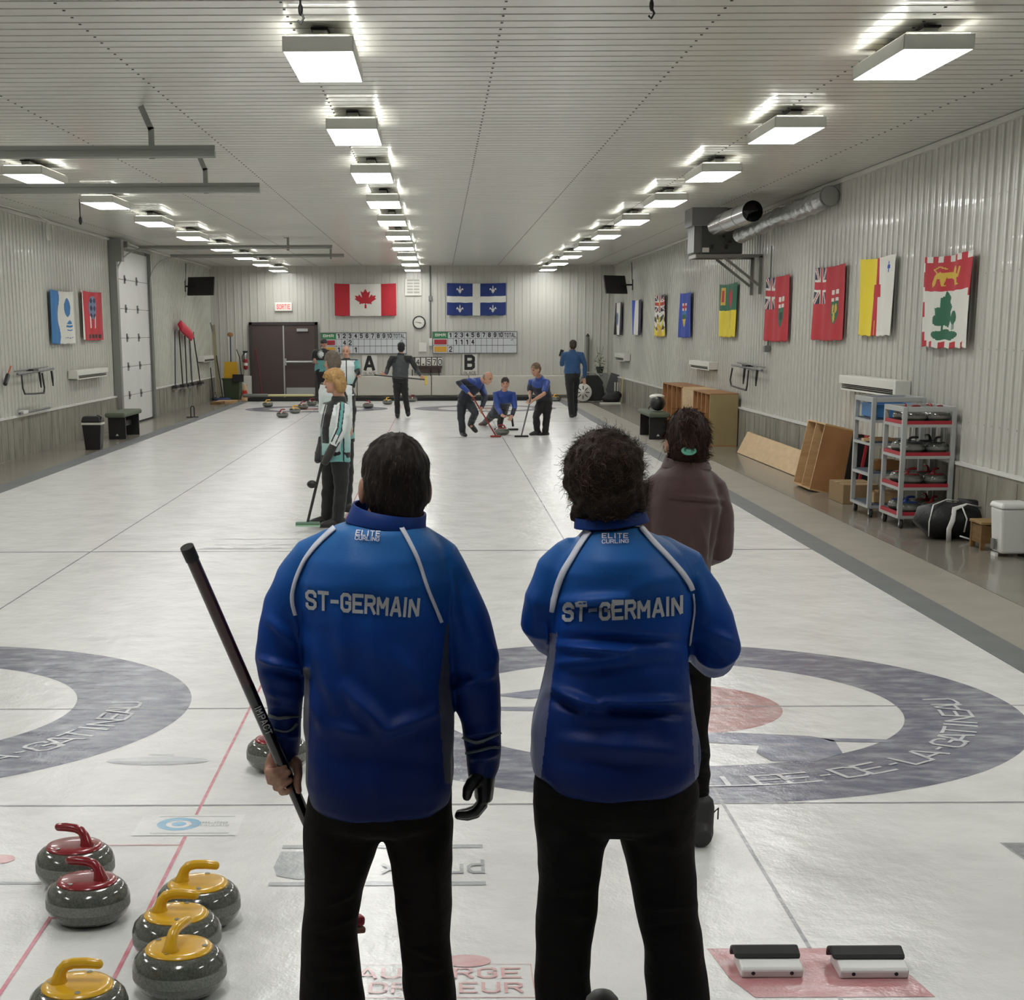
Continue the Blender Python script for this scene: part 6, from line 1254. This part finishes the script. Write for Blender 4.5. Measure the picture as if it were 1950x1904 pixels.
def collar(name, Yc, bot, top, m_, parent, th=.006):     # (x, y, rx, ry) pixel centre and radii in metres, tilt at top
    vs = []; n = 40
    for (x, y, rx, ry, til, dy) in (bot, ((bot[0]+top[0])/2, (bot[1]+top[1])/2, (bot[2]+top[2])/2*.985, (bot[3]+top[3])/2, (bot[4]+top[4])/2, (bot[5]+top[5])/2), top):
        c = py(x, y, Yc+dy)
        for j in range(n): t = 2*PI*j/n; vs.append(c+V((rx*math.cos(t), ry*math.sin(t), til*math.cos(t)+.010*math.sin(t)*(1 if y == top[1] else 0))))
    mb = MB(); mb.add(vs, [(i*n+j, i*n+(j+1) % n, (i+1)*n+(j+1) % n, (i+1)*n+j) for i in range(2) for j in range(n)]); o = wbuild(mb, name, m_, parent, True); s_ = o.modifiers.new('s', 'SOLIDIFY'); s_.thickness = th; s_.offset = 1
    b = o.modifiers.new('b', 'BEVEL'); b.width = .002; b.segments = 2; return o
def shoes_(Y, xs, parent, m_=shoeb, up=None):
    for x, y in xs:
        g = px(x, y, 'z', 0.0); c = V((g.x, g.y, 0)) if up is None else V((x, y, 0)); mb = MB()
        mb.sweep([(c+V((0, -.10, .035)), .030, .034), (c+V((0, -.07, .045)), .042, .045), (c+V((0, .03, .05)), .047, .050), (c+V((0, .12, .034)), .050, .034), (c+V((0, .175, .02)), .034, .018)], 20, 0, (1, 0, 0)); wbuild(mb, 'shoe', m_, parent, True)
# ---------------------------------------------------------------- left: person with broom
Y1 = -4.7
M1 = thing('person', 'person with short dark hair in blue jacket lettered across the back, left of the two', 'person', (py(722, 1500, Y1).x, Y1, 0))
fc = V((-.16, 1, -.12)).normalized(); hc = py(752, 927, Y1+.03)
mb = MB(); headshape(mb, hc, fc, (0, .12, 1), 1.0)
mb.cap([hc-V((0, .02, .05)), py(738, 1010, Y1)], [.056, .062], 16)
rows(mb, Y1, [(1530, 600, 845, .10), (1400, 605, 838, .095), (1250, 600, 835, .10), (1120, 590, 840, .11), (1050, 610, 830, .09), (1010, 690, 780, .06)])
limb(mb, Y1, [(700, 1060, 40), (600, 1085, 36), (560, 1180, 34, .01), (540, 1262, 30, .02), (541, 1370, 26, .06), (541, 1436, 21, .088)]); limb(mb, Y1, [(760, 1060, 40), (840, 1085, 36), (885, 1180, 34), (900, 1262, 30, .02), (917, 1400, 25, .04), (921, 1480, 20, .05)])
for xs in ((640, 648, 640, 638), (800, 800, 806, 816)): limb(mb, Y1, [(xs[0], 1560, 52), (xs[1]-6 if xs[0] < 700 else xs[1]+4, 1680, 40), (xs[2]-6 if xs[0] < 700 else xs[2], 1780, 34), (xs[3], 1900, 34), (xs[3], 2075, 26)])
# bare hand closed round the shaft
H = Y1+.056
def fing(pts, rs, n=10): mb.cap([py(x, y, H+d) for x, y, d in pts], [q*.9/838 for q in rs], n)
mb.sweep([(py(541, 1432, H+.03), .030, .024), (py(535, 1448, H+.03), .036, .021), (py(528, 1468, H+.032), .034, .019), (py(532, 1490, H+.036), .030, .016)], 14, 0, (1, 0, .2))
fing([(514, 1462, .025), (511, 1470, .0), (524, 1469, -.030), (541, 1461, -.030)], [9.5, 9.5, 9, 7.5]); fing([(520, 1478, .028), (519, 1487, .002), (535, 1480, -.030), (549, 1471, -.030)], [9.5, 9.5, 9, 7.5])
fing([(526, 1492, .028), (526, 1500, .004), (540, 1493, -.026), (553, 1486, -.027)], [9, 9, 8.5, 7]); fing([(536, 1502, .028), (537, 1509, .006), (546, 1508, -.018), (552, 1503, -.022)], [8.5, 8, 7.5, 6.5])
fing([(552, 1440, .025), (566, 1452, .012), (568, 1474, -.008), (566, 1492, -.010), (569, 1506, -.012)], [13, 13, 10.5, 9.5, 7.5])
# gloved hand's own hand
G = Y1+.05
def glovehand(mb, k):
    mb.sweep([(py(920, 1478, G), .024*k, .030*k), (py(922, 1500, G), .022*k, .040*k), (py(921, 1520, G), .020*k, .042*k)], 14, 0, (1, 0, 0))
    for i, dd in enumerate((-.030, -.010, .011, .030)):
        e = (0, 4, 2, -5)[i]; mb.cap([py(921, 1510, G+dd), py(919, 1530+e, G+dd), py(906, 1546+e, G+dd), py(890, 1551+e, G+dd), py(876+(3-abs(i-1))*-1, 1551+e*.6, G+dd)], [.0115*k, .0115*k, .011*k, .010*k, .009*k], 10)
    mb.cap([py(912, 1478, G-.02), py(899, 1490, G-.035), py(891, 1504, G-.04), py(889, 1516, G-.04)], [.015*k, .014*k, .0125*k, .0105*k], 10)
glovehand(mb, .85)
sk1 = mat('skin_hand_shade', 'a67c66', .5, spec=.4, var=(30, .3, '8a5a48'))
finish(mb, 'body', [sk1, lipm, eyem, browm], M1, .0031, 2, facefn(hc, fc, (0, .12, 1)))
mb = MB(); glovehand(mb, 1.12); mb.cap([py(919, 1462, G), py(920, 1484, G)], [.030, .030], 14); gl = finish(mb, 'glove', mat('black_leather_glove', '121311', .38, spec=.5), M1, .0032, 2)
# jacket
mb = MB(); rows(mb, Y1, [(1532, 612, 838, .155), (1519, 594, 855, .160), (1487, 582, 866, .162), (1427, 580, 866, .158), (1363, 581, 862, .150), (1300, 582, 860, .145), (1230, 578, 858, .148), (1160, 572, 862, .150), (1100, 562, 868, .145), (1058, 575, 858, .128), (1030, 600, 842, .112), (1008, 632, 818, .098), (996, 668, 796, .078)], 48, sq=.88)
limb(mb, Y1, [(640, 1052, 46), (600, 1072, 50), (572, 1110, 49), (550, 1160, 48, .005), (537, 1210, 46, .01), (533, 1255, 47, .015), (537, 1300, 43, .03), (541, 1350, 37, .055), (542, 1395, 33, .075), (541, 1428, 30, .085)], 24)
limb(mb, Y1, [(800, 1052, 46), (832, 1072, 48), (856, 1110, 48), (876, 1160, 49), (890, 1210, 50, .01), (899, 1262, 50, .015), (906, 1310, 46, .02), (915, 1370, 39, .03), (920, 1425, 34, .04), (918, 1462, 29, .05), (915, 1476, 25, .05)], 24)
F1 = [(600, 1230, 640, 1340, 16, .010), (665, 1310, 735, 1390, 16, .020), (735, 1392, 830, 1350, 15, .018), (595, 1320, 620, 1390, 12, .012), (640, 1385, 700, 1400, 12, .008), (700, 1180, 730, 1300, 20, .010), (760, 1250, 800, 1310, 18, .012), (640, 1170, 655, 1260, 18, .008),
    (500, 1255, 585, 1275, 7, .016), (505, 1278, 585, 1292, 7, -.012), (515, 1180, 560, 1225, 9, .010), (560, 1180, 580, 1230, 8, .008), (500, 1350, 575, 1366, 6, -.008), (510, 1395, 572, 1402, 5, .008), (500, 1320, 560, 1330, 8, .006),
    (855, 1090, 862, 1170, 12, .014), (850, 1290, 925, 1300, 9, -.012), (860, 1315, 940, 1285, 8, .014), (935, 1230, 950, 1265, 8, .010), (885, 1398, 950, 1385, 7, .010), (890, 1425, 950, 1415, 6, -.012), (895, 1445, 950, 1435, 7, .010), (882, 1160, 900, 1220, 12, -.008), (640, 1100, 760, 1090, 40, .006), (604, 1440, 840, 1452, 22, -.005), (700, 1470, 720, 1520, 16, .006)]
def mf1(p):
    x, y = topix(p)
    if p.y > Y1+.0: return 0
    e_ = 850-min(14, (y-1190)*.12)+max(0, y-1340)*.07
    if y > 1190 and e_ < x < 868 and x < e_+4+(y-1190)*.14 and y < 1492 and p.y < Y1-.0: return 1
    if y > 1270 and x < 590-(y-1270)*.02 and x > 577 and p.y < Y1+.0: return 1
    return 0
jk1 = finish(mb, 'jacket', [bluejacket('blue_dyed_shaded_jacket_left', Y1), panel], M1, .0055, 5, mf1, folds(F1, 1.3))
t1 = bvh(jk1)
stripe(t1, [(665, 986), (635, 1010), (602, 1040), (577, 1073), (560, 1114), (555, 1141), (562, 1171)], 9, 7, 'piping', pipingm, jk1); stripe(t1, [(758, 998), (777, 1029), (796, 1068), (812, 1120), (826, 1155), (838, 1185)], 8, 5, 'piping', pipingm, jk1)
for pl in ([(508, 1360), (530, 1366), (571, 1364)], [(522, 1388), (540, 1394), (552, 1390), (563, 1376)], [(884, 1402), (905, 1412), (920, 1408), (951, 1394)], [(890, 1434), (915, 1430), (935, 1424), (950, 1424)]): stripe(t1, pl, 5, 4, 'cuff_piping', cuffp, jk1)
print_text(t1, 'ST-GERMAIN', ((585, 1160), (796, 1177), (799, 1139), (584, 1122)), 'name_lettering', silver, jk1, .14, .23)
print_text(t1, 'ELITE', ((677, 1021), (724, 1023), (725, 1013), (679, 1011)), 'brand_lettering', pipingm, jk1, .3, .2, sub=1); print_text(t1, 'CURLING', ((676, 1029), (722, 1032), (723, 1024), (677, 1021.5)), 'brand_lettering', pipingm, jk1, .2, .17, sub=1)
hem = [(584, 1489), (605, 1508), (640, 1522), (690, 1529), (740, 1530), (790, 1524), (830, 1510), (862, 1489)]; 
navyc = mat('navy_blue_collar', '10306f', .55, spec=.15); o = collar('collar', Y1, (734, 1004, .088, .080, -.012, 0), (742, 968, .079, .076, -.012, .01), navyc, M1)
# trousers
mb = MB(); rows(mb, Y1, [(1480, 592, 856, .125), (1530, 584, 862, .135), (1560, 580, 866, .130), (1574, 592, 856, .10)], 36, sq=.9)
rows(mb, Y1, [(1560, 580, 734, .10), (1580, 579, 729, .105), (1605, 579, 721, .105), (1640, 579, 711, .10), (1700, 581, 693, .085), (1770, 577, 682, .075), (1839, 575, 691, .078), (1904, 574, 695, .08), (2000, 578, 692, .075), (2085, 584, 690, .07)], 30, sq=.92)
rows(mb, Y1, [(1560, 720, 867, .10), (1580, 727, 865, .105), (1605, 734, 862, .105), (1640, 743, 861, .10), (1712, 752, 860, .088), (1782, 761, 857, .078), (1871, 769, 866, .08), (1904, 772, 869, .08), (2000, 775, 868, .075), (2085, 780, 864, .07)], 30, sq=.92)
F1t = [(590, 1735, 670, 1705, 5, .006), (590, 1775, 675, 1750, 5, .006), (600, 1800, 680, 1795, 5, .005), (590, 1830, 680, 1825, 5, .005), (600, 1860, 680, 1850, 5, .005), (770, 1800, 850, 1830, 6, .005), (780, 1850, 850, 1845, 6, .005), (820, 1620, 830, 1740, 14, .006)]
finish(mb, 'trousers', blackp, M1, .0075, 3, None, folds(F1t, 4.1, .003))
for x in (638, 816): g = px(x, 2110, 'z', 0); c = V((g.x, Y1-.0, 0)); shoes_(Y1, [(c.x, c.y)], M1, up=1)
# hair
mb = MB(); u = V((0, .12, 1)).normalized(); R = Matrix((fc.cross(u).normalized(), fc, u)).transposed()
mb.ell(hc+u*.036-fc*.01, (.0785, .100, .088), R=R, n=24, k=14); mb.ell(hc-u*.0-fc*.036, (.0785, .064, .086), R=R, n=24, k=14); mb.ell(hc-u*.055-fc*.045, (.058, .042, .040), R=R)
dkh = hairmats('dark_hair', '1d1611', '2a1f17', '120e0b', '443326'); hb = finish(mb, 'hair', dkh[0], M1, .005, 2, None, lambda p, n: n*(noise.noise(V((p.x*70, p.y*70, p.z*22)))*.005))
cr = hc+u*.11-fc*.02+V((.01, 0, 0))
strands(hb, M1, dkh, 9000, .013, lambda p: (p-cr)*1.0+V((0, 0, -.02)), 3, .0008, .16, 0, None, .30, 3)
# his broom
bt, bh = py(357, 1044, Y1-.20), py(668, 1752, Y1+.24); dd = (bh-bt).normalized()
br = thing('curling_broom', 'dark red and black curling broom with white lettering held by the left person in blue', 'broom', bh)
mb = MB(); L_b = (bh-bt).length; mb.tube([bt-bh, V((0, 0, 0))], .0142, 28); Mr = mat('dark_red_carbon_shaft', '33090d', .28, 0, .4)
def shaftm(a, b_, m_, nm, r_=.0145): q = MB(); q.tube([bt+dd*a-bh, bt+dd*b_-bh], r_, 28); return smooth_angle(q.build(nm, m_, br), .6)
smooth_angle(mb.build('shaft', Mr, br), .6); shaftm(-.004, .030, mat('black_rubber_cap', '0b0b0b', .55), 'end_cap', .0155); shaftm(.38, .60, mat('black_carbon', '0d0c0d', .25, 0, .4), 'black_sleeve'); shaftm(.60, L_b-.04, mat('black_carbon', '0d0c0d', .25, 0, .4), 'lower_sleeve', .0147)
tb = BVHTree.FromPolygons([V(p)+bh for p in [v.co for v in br.children[0].data.vertices]]+[], [tuple(p.vertices) for p in br.children[0].data.polygons]) 
def on_shaft(x, y, off=.0022):
    h = tb.ray_cast(CAM, ray(x, y).normalized()); return None if h[0] is None else h[0]+(h[1] if h[1].dot(ray(x, y)) < 0 else -h[1])*off
mb = MB(); 
for q in text_strokes('IMPACT', 1, 1, .25, .2):
    for i in range(4):
        L = lambda p, r_, s: (p[0]+(r_[0]-p[0])*s, p[1]+(r_[1]-p[1])*s); quad = []
        for u_, v_ in (L(q[0], q[3], i/4), L(q[1], q[2], i/4), L(q[1], q[2], i/4+.25), L(q[0], q[3], i/4+.25)):
            x = 489+(u_*23)+(v_-.5)*12*.9+1; y = 1345+u_*52-(v_-.5)*12*.42; quad.append(on_shaft(x, y))
        if all(h is not None for h in quad): mb.add([h-bh for h in quad], [(0, 1, 2, 3)])
mb.build('lettering', silver, br)
mb = MB()
for (cx_, cy_, r0, r1, a0, a1) in ((374, 1073, 7, 11, .6, 5.6), (409, 1153, 2, 5, 0, 6.28)):
    pr = None
    for i in range(25):
        a = a0+(a1-a0)*i/24; A, B = [on_shaft(cx_+rr_*math.cos(a)*.75, cy_+rr_*math.sin(a)*1.3) for rr_ in (r0, r1)]
        if A is None or B is None: pr = None; continue
        if pr: mb.add([pr[0], pr[1], B-bh, A-bh], [(0, 1, 2, 3)])
        pr = (A-bh, B-bh)
mb.build('emblem', mat('grey_emblem', '8c8280', .5), br)
hb_d = V((.9, .45, -.1)).normalized(); mb = MB(); mb.bar(-hb_d*.085, hb_d*.035, .036, .026); mb.build('head', mat('red_broom_head', '9c2230', .45), br, bevel=.008); mb = MB(); mb.bar(-hb_d*.085-V((0, 0, .024)), hb_d*.035-V((0, 0, .024)), .04, .018); mb.build('pad', mat('worn_brown_pad', '8d6152', .8), br, bevel=.006)
# ---------------------------------------------------------------- right: person with curly bun
Y2 = -4.75
M2 = thing('person', 'person with frizzy dark hair in blue jacket lettered across the back, arms folded', 'person', (py(1168, 1500, Y2).x, Y2, 0))
fc = V((-.02, 1, -.15)).normalized(); hc2 = py(1151, 925, Y2+.03)
mb = MB(); headshape(mb, hc2, fc, (0, .15, 1), .97); mb.cap([hc2-V((0, .02, .05)), py(1160, 1010, Y2)], [.052, .058], 16)
rows(mb, Y2, [(1500, 1030, 1310, .11), (1350, 1040, 1300, .10), (1230, 1070, 1290, .10), (1120, 1070, 1290, .11), (1060, 1085, 1280, .09), (1015, 1130, 1200, .06)])
LA = [(1090, 1062, 40), (1060, 1090, 40), (1038, 1140, 40, .0), (1034, 1185, 40, .02), (1050, 1214, 36, .07), (1078, 1210, 31, .17), (1120, 1195, 27, .27)]; RA = [(1260, 1062, 42), (1300, 1085, 46), (1325, 1130, 47, 0), (1348, 1185, 48, 0), (1366, 1238, 46, .0), (1360, 1250, 42, .08), (1325, 1232, 34, .19), (1265, 1205, 28, .28)]
for A in (LA, RA): limb(mb, Y2, [(q[0], q[1], q[2]*.7)+tuple(q[3:]) for q in A])
hand(mb, py(1135, 1192, Y2+.29), (1, .2, .1), (0, 1, .3), .5, .95); hand(mb, py(1245, 1200, Y2+.30), (-1, .15, .15), (0, 1, .3), .5, .95)
for a, b_ in ((1075, 1078), (1268, 1288)): limb(mb, Y2, [(a+8 if a < 1100 else a-8, 1560, 46), (a+3, 1680, 44), (b_, 1790, 42), (b_, 1900, 38), (b_, 2060, 26)])
finish(mb, 'body', [sk1, lipm, eyem, browm], M2, .005, 2, facefn(hc2, fc, (0, .15, 1)))
mb = MB(); rows(mb, Y2, [(1492, 1052, 1290, .165), (1484, 1030, 1310, .168), (1466, 1013, 1326, .170), (1440, 1010, 1328, .170), (1395, 1013, 1325, .165), (1351, 1020, 1321, .158), (1305, 1031, 1318, .150), (1253, 1043, 1311, .146), (1210, 1050, 1310, .145), (1169, 1050, 1316, .150), (1120, 1047, 1322, .150), (1080, 1046, 1318, .142), (1052, 1062, 1300, .125), (1030, 1088, 1272, .108), (1014, 1106, 1238, .092), (1002, 1118, 1222, .078)], 48, sq=.88)
limb(mb, Y2, LA, 24); limb(mb, Y2, RA, 24)
F2 = [(1062, 1146, 1190, 1140, 10, .016), (1075, 1160, 1160, 1158, 6, -.012), (1055, 1216, 1300, 1222, 9, -.014), (1060, 1228, 1200, 1236, 9, .018), (1060, 1264, 1190, 1246, 8, .014), (1070, 1282, 1280, 1262, 14, -.008), (1054, 1310, 1150, 1352, 9, .020), (1130, 1352, 1312, 1360, 9, -.016), (1150, 1338, 1310, 1335, 10, .016), (1040, 1330, 1100, 1352, 8, -.016), (1070, 1412, 1290, 1432, 16, .009), (1080, 1390, 1250, 1385, 14, -.006), (1060, 1450, 1300, 1462, 14, -.005), (1205, 1120, 1300, 1100, 18, .008), (1120, 1070, 1260, 1082, 22, .008),
    (1040, 1190, 1050, 1230, 8, .010), (1010, 1120, 1020, 1180, 12, .008), (1330, 1100, 1345, 1170, 12, .010), (1320, 1230, 1390, 1270, 10, -.010), (1345, 1200, 1400, 1225, 9, .008)]
def mf2(p):
    x, y = topix(p)
    if p.y > Y2+.03: return 0
    if y > 1205 and x < 1061-(y-1210)*.115 and x > (1046 if y < 1258 else 1005) and p.y < Y2+.02: return 1
    if y > 1305 and 1309+(y-1240)*.06 < x < 1330 and p.y < Y2+.02: return 1
    return 0
jk2 = finish(mb, 'jacket', [bluejacket('blue_dyed_shaded_jacket_right', Y2), gm('474e70', .6, 'lilac_grey_side_panel')], M2, .0055, 4, mf2, folds(F2, 7.7, .0035)); t2 = bvh(jk2)
stripe(t2, [(1125, 1013), (1107, 1037), (1088, 1068), (1072, 1095), (1061, 1128), (1052, 1164)], 9, 12, 'piping', pipingm, jk2); stripe(t2, [(1219, 1006), (1244, 1035), (1268, 1059), (1290, 1084), (1309, 1108), (1316, 1124)], 8, 9, 'piping', pipingm, jk2); stripe(t2, [(1317, 1130), (1321, 1155), (1316, 1190), (1311, 1223), (1309, 1260)], 3, 3, 'piping', pipingm, jk2)
print_text(t2, 'ST-GERMAIN', ((1073, 1184), (1298, 1171), (1298, 1133), (1073, 1147)), 'name_lettering', silver, jk2, .14, .23, 2)
print_text(t2, 'ELITE', ((1147, 1027), (1196, 1027), (1196, 1017), (1147, 1017)), 'brand_lettering', pipingm, jk2, .3, .2, sub=1); print_text(t2, 'CURLING', ((1147, 1037), (1197, 1036), (1197, 1028.5), (1147, 1029)), 'brand_lettering', pipingm, jk2, .2, .17, sub=1)
collar('collar', Y2, (1165, 1000, .080, .076, .008, 0), (1160, 972, .075, .072, .012, .01), navyc, M2)
mb = MB(); rows(mb, Y2, [(1450, 1022, 1318, .13), (1490, 1013, 1328, .145), (1530, 1014, 1328, .14), (1560, 1018, 1326, .12), (1578, 1030, 1316, .09)], 36, sq=.9)
rows(mb, Y2, [(1545, 1016, 1172, .105), (1585, 1020, 1160, .11), (1611, 1021, 1150, .10), (1674, 1026, 1142, .09), (1750, 1020, 1133, .08), (1792, 1019, 1127, .08), (1850, 1018, 1126, .08), (1904, 1019, 1127, .08), (2000, 1025, 1125, .075), (2075, 1032, 1122, .07)], 30, sq=.92)
rows(mb, Y2, [(1545, 1166, 1328, .105), (1580, 1178, 1325, .11), (1601, 1184, 1323, .10), (1649, 1196, 1322, .095), (1738, 1214, 1330, .085), (1808, 1225, 1342, .08), (1904, 1231, 1349, .08), (2000, 1236, 1350, .075), (2075, 1242, 1348, .07)], 30, sq=.92)
finish(mb, 'trousers', blackp, M2, .0075, 3, None, folds([(1240, 1730, 1330, 1720, 6, .006), (1230, 1770, 1330, 1760, 6, -.005), (1030, 1740, 1120, 1745, 6, .005), (1035, 1700, 1120, 1690, 8, .005), (1060, 1600, 1060, 1700, 16, .006), (1270, 1540, 1290, 1640, 18, .006)], 8.8, .003))
for x in (1077, 1296): g = px(x, 2080, 'z', 0); shoes_(Y2, [(g.x, Y2)], M2, up=1)
mb = MB(); u = V((0, .15, 1)).normalized(); hcn = py(1150, 903, Y2)
mb.ell(hcn+V((0, .0, .006)), (.0905, .105, .096), n=28, k=18); mb.ell(py(1158, 948, Y2-.03), (.074, .07, .060)); mb.ell(py(1192, 940, Y2-.01), (.048, .06, .058)); mb.ell(py(1145, 880, Y2-.055), (.05, .05, .045)); mb.cap([py(1100, 985, Y2), py(1112, 965, Y2)], [.016, .025], 10)
frz = hairmats('frizzy_hair', '2a1f17', '3d2e21', '1a130e', '5f4a36'); hb2 = finish(mb, 'hair', frz[0], M2, .005, 2, None, lambda p, n: n*(noise.noise(p*38)*.010+noise.noise(p*90)*.004))
mb = MB(); cr2 = py(1158, 880, Y2-.1)
strands(hb2, M2, frz, 9000, .032, lambda p: (p-cr2).cross(V((0, 1, 0)))*.6+(cr2-p)*.5, 5, .0008, .32, .004, None, .12, 5)
strands(hb2, M2, [frz[1], frz[3]], 1300, .028, lambda p: (p-cr2), 9, .00045, .8, .006, lambda p: topix(p)[0] < 1110 or topix(p)[0] > 1200 or topix(p)[1] < 870, .6, 5)
# ---------------------------------------------------------------- person in brown jacket
Y3 = -2.35
M3 = thing('person', 'person in brown jacket with mint hair tie, standing ahead of the front pair', 'person', (py(1300, 1300, Y3).x, Y3, 0))
fc = V((.02, 1, -.1)).normalized(); hc3 = py(1309, 843, Y3+.02)
mb = MB(); headshape(mb, hc3, fc, (0, .1, 1), 1.0); mb.cap([hc3-V((0, .02, .04)), py(1308, 890, Y3)], [.052, .056], 14)
rows(mb, Y3, [(1180, 1245, 1345, .10), (1080, 1243, 1345, .095), (980, 1235, 1358, .10), (930, 1240, 1360, .10), (895, 1275, 1338, .06)])
AR = [(1340, 915, 22), (1360, 930, 25), (1369, 965, 27), (1372, 1010, 27), (1371, 1048, 26, .02), (1352, 1058, 20, .14), (1318, 1048, 16, .24)]; AL = [(1270, 915, 22), (1246, 930, 25), (1235, 965, 26), (1232, 1010, 26), (1234, 1045, 25, .02), (1254, 1056, 20, .14), (1290, 1048, 16, .24)]
for A in (AR, AL): limb(mb, Y3, [(q[0], q[1], q[2]*.7)+tuple(q[3:]) for q in A])
hand(mb, py(1312, 1046, Y3+.26), (-.8, .4, .2), (0, 1, 0), .5, .95); hand(mb, py(1296, 1047, Y3+.26), (.8, .4, .2), (0, 1, 0), .5, .95)
for a in (1268, 1323): limb(mb, Y3, [(a, 1230, 20), (a, 1330, 20), (a+1, 1420, 17), (a+1, 1560, 13)])
finish(mb, 'body', [skin, lipm, eyem, browm], M3, .006, 2, facefn(hc3, fc, (0, .1, 1)))
brj = mat('brown_quilted_jacket', '4a2f2b', .7, sheen=.3, var=(5, .5, '3a2422'), bump=(50, .3, .004))
mb = MB(); rows(mb, Y3, [(1215, 1240, 1352, .135), (1150, 1238, 1350, .13), (1084, 1238, 1351, .13), (1020, 1232, 1364, .13), (960, 1230, 1372, .13), (928, 1234, 1368, .122), (905, 1246, 1354, .105), (888, 1264, 1342, .088), (874, 1276, 1336, .072)], 40, sq=.9)
limb(mb, Y3, AR, 20); limb(mb, Y3, AL, 20)
F3 = [(1275, 952, 1375, 960, 4, -.010), (1278, 945, 1375, 953, 4, .006), (1362, 980, 1352, 1060, 6, -.016), (1330, 1000, 1350, 1080, 9, .010), (1372, 950, 1360, 1010, 6, .008), (1300, 1000, 1320, 1080, 14, .008), (1240, 880, 1270, 870, 5, .006)]
finish(mb, 'jacket', brj, M3, .007, 3, None, folds(F3, 2.2, .004))
collar('collar', Y3, (1307, 893, .085, .078, -.004, 0), (1307, 874, .070, .066, -.006, .01), brj, M3, .010)
mb = MB(); rows(mb, Y3, [(1190, 1244, 1350, .12), (1240, 1240, 1353, .125), (1275, 1246, 1350, .10)], 30); rows(mb, Y3, [(1225, 1241, 1302, .10), (1270, 1240, 1299, .095), (1330, 1240, 1293, .08), (1430, 1242, 1290, .065), (1548, 1244, 1288, .06)], 24); rows(mb, Y3, [(1225, 1292, 1354, .10), (1270, 1295, 1354, .095), (1310, 1297, 1353, .085), (1400, 1301, 1349, .07), (1470, 1303, 1352, .068), (1548, 1306, 1347, .06)], 24)
finish(mb, 'trousers', blackp, M3, .008, 3, None, folds([(1300, 1420, 1352, 1440, 6, .012), (1300, 1465, 1352, 1475, 6, .014), (1300, 1500, 1350, 1505, 5, .010), (1300, 1530, 1350, 1530, 5, .012)], 6.1, .004))
bt_ = mat('dark_grey_boot', '252425', .55)
for x in (1265, 1332):
    c = V((py(x, 1500, Y3).x, Y3+.0, 0)); mb = MB(); mb.sweep([(c+V((.0, -.11, .04)), .034, .038), (c+V((0, -.07, .055)), .048, .055), (c+V((.01, .03, .06)), .052, .060), (c+V((.02, .12, .045)), .056, .045), (c+V((.02, .185, .03)), .045, .030), (c+V((.02, .21, .022)), .02, .015)], 20, 0, (1, 0, 0)); mb.cap([c+V((0, -.04, .07)), c+V((0, -.035, .15))], [.052, .055], 16); b = finish(mb, 'boot', bt_, M3, .006, 2)
    mb = MB()
    for k in range(3): mb.tube([c+V((-.045, .02+.025*k, .115-.012*k)), c+V((0.0, .035+.025*k, .128-.014*k)), c+V((.05, .02+.025*k, .112-.012*k))], .003, 6)
    mb.tube([c+V((.05, -.05, .13)), c+V((.065, -.06, .15)), c+V((.068, -.04, .10))], .003, 6); wbuild(mb, 'lace', blk, b)
mb = MB(); mb.ell(hc3+V((0, .0, .022)), (.081, .106, .104), n=24, k=16); mb.ell(hc3+V((0, -.040, -.03)), (.072, .066, .065)); mb.cap([py(1311, 862, Y3-.06), py(1311, 850, Y3-.07)], [.018, .022], 10)
for k in range(7):
    s = (-1)**k; mb.ell(py(1306+s*7+k*.8, 800+k*8, Y3-.095), (.017, .014, .013))
brh = hairmats('brown_hair', '2b1a15', '3c261e', '1c120e', '4a3026'); hb3 = finish(mb, 'hair', brh[0], M3, .005, 1, None, lambda p, n: n*(noise.noise(V((p.x*60, p.y*60, p.z*30)))*.006)); cr3 = py(1311, 856, Y3-.08)
strands(hb3, M3, brh, 4500, .045, lambda p: (cr3-p)+V((0, 0, .0)), 11, .0013, .14, .003, None, .12, 4)
strands(hb3, M3, [brh[1], brh[3]], 160, .11, lambda p: (0, 0, -1), 13, .0009, .3, .004, lambda p: abs(topix(p)[0]-1309) > 33 and topix(p)[1] > 820, .4, 5)
mb = MB(); c = py(1311, 858, Y3-.085); mb.sweep([(c+V((.022*math.cos(t), -.012+.008*math.sin(t), .010*math.sin(t))), .006) for t in [2*PI*i/16 for i in range(16)]], 8, 0, None, False, True); mb.ell(c+V((0, -.016, 0)), (.014, .008, .008)); wbuild(mb, 'hair_tie', mat('mint_hair_tie', '68b39c', .6), M3, True)
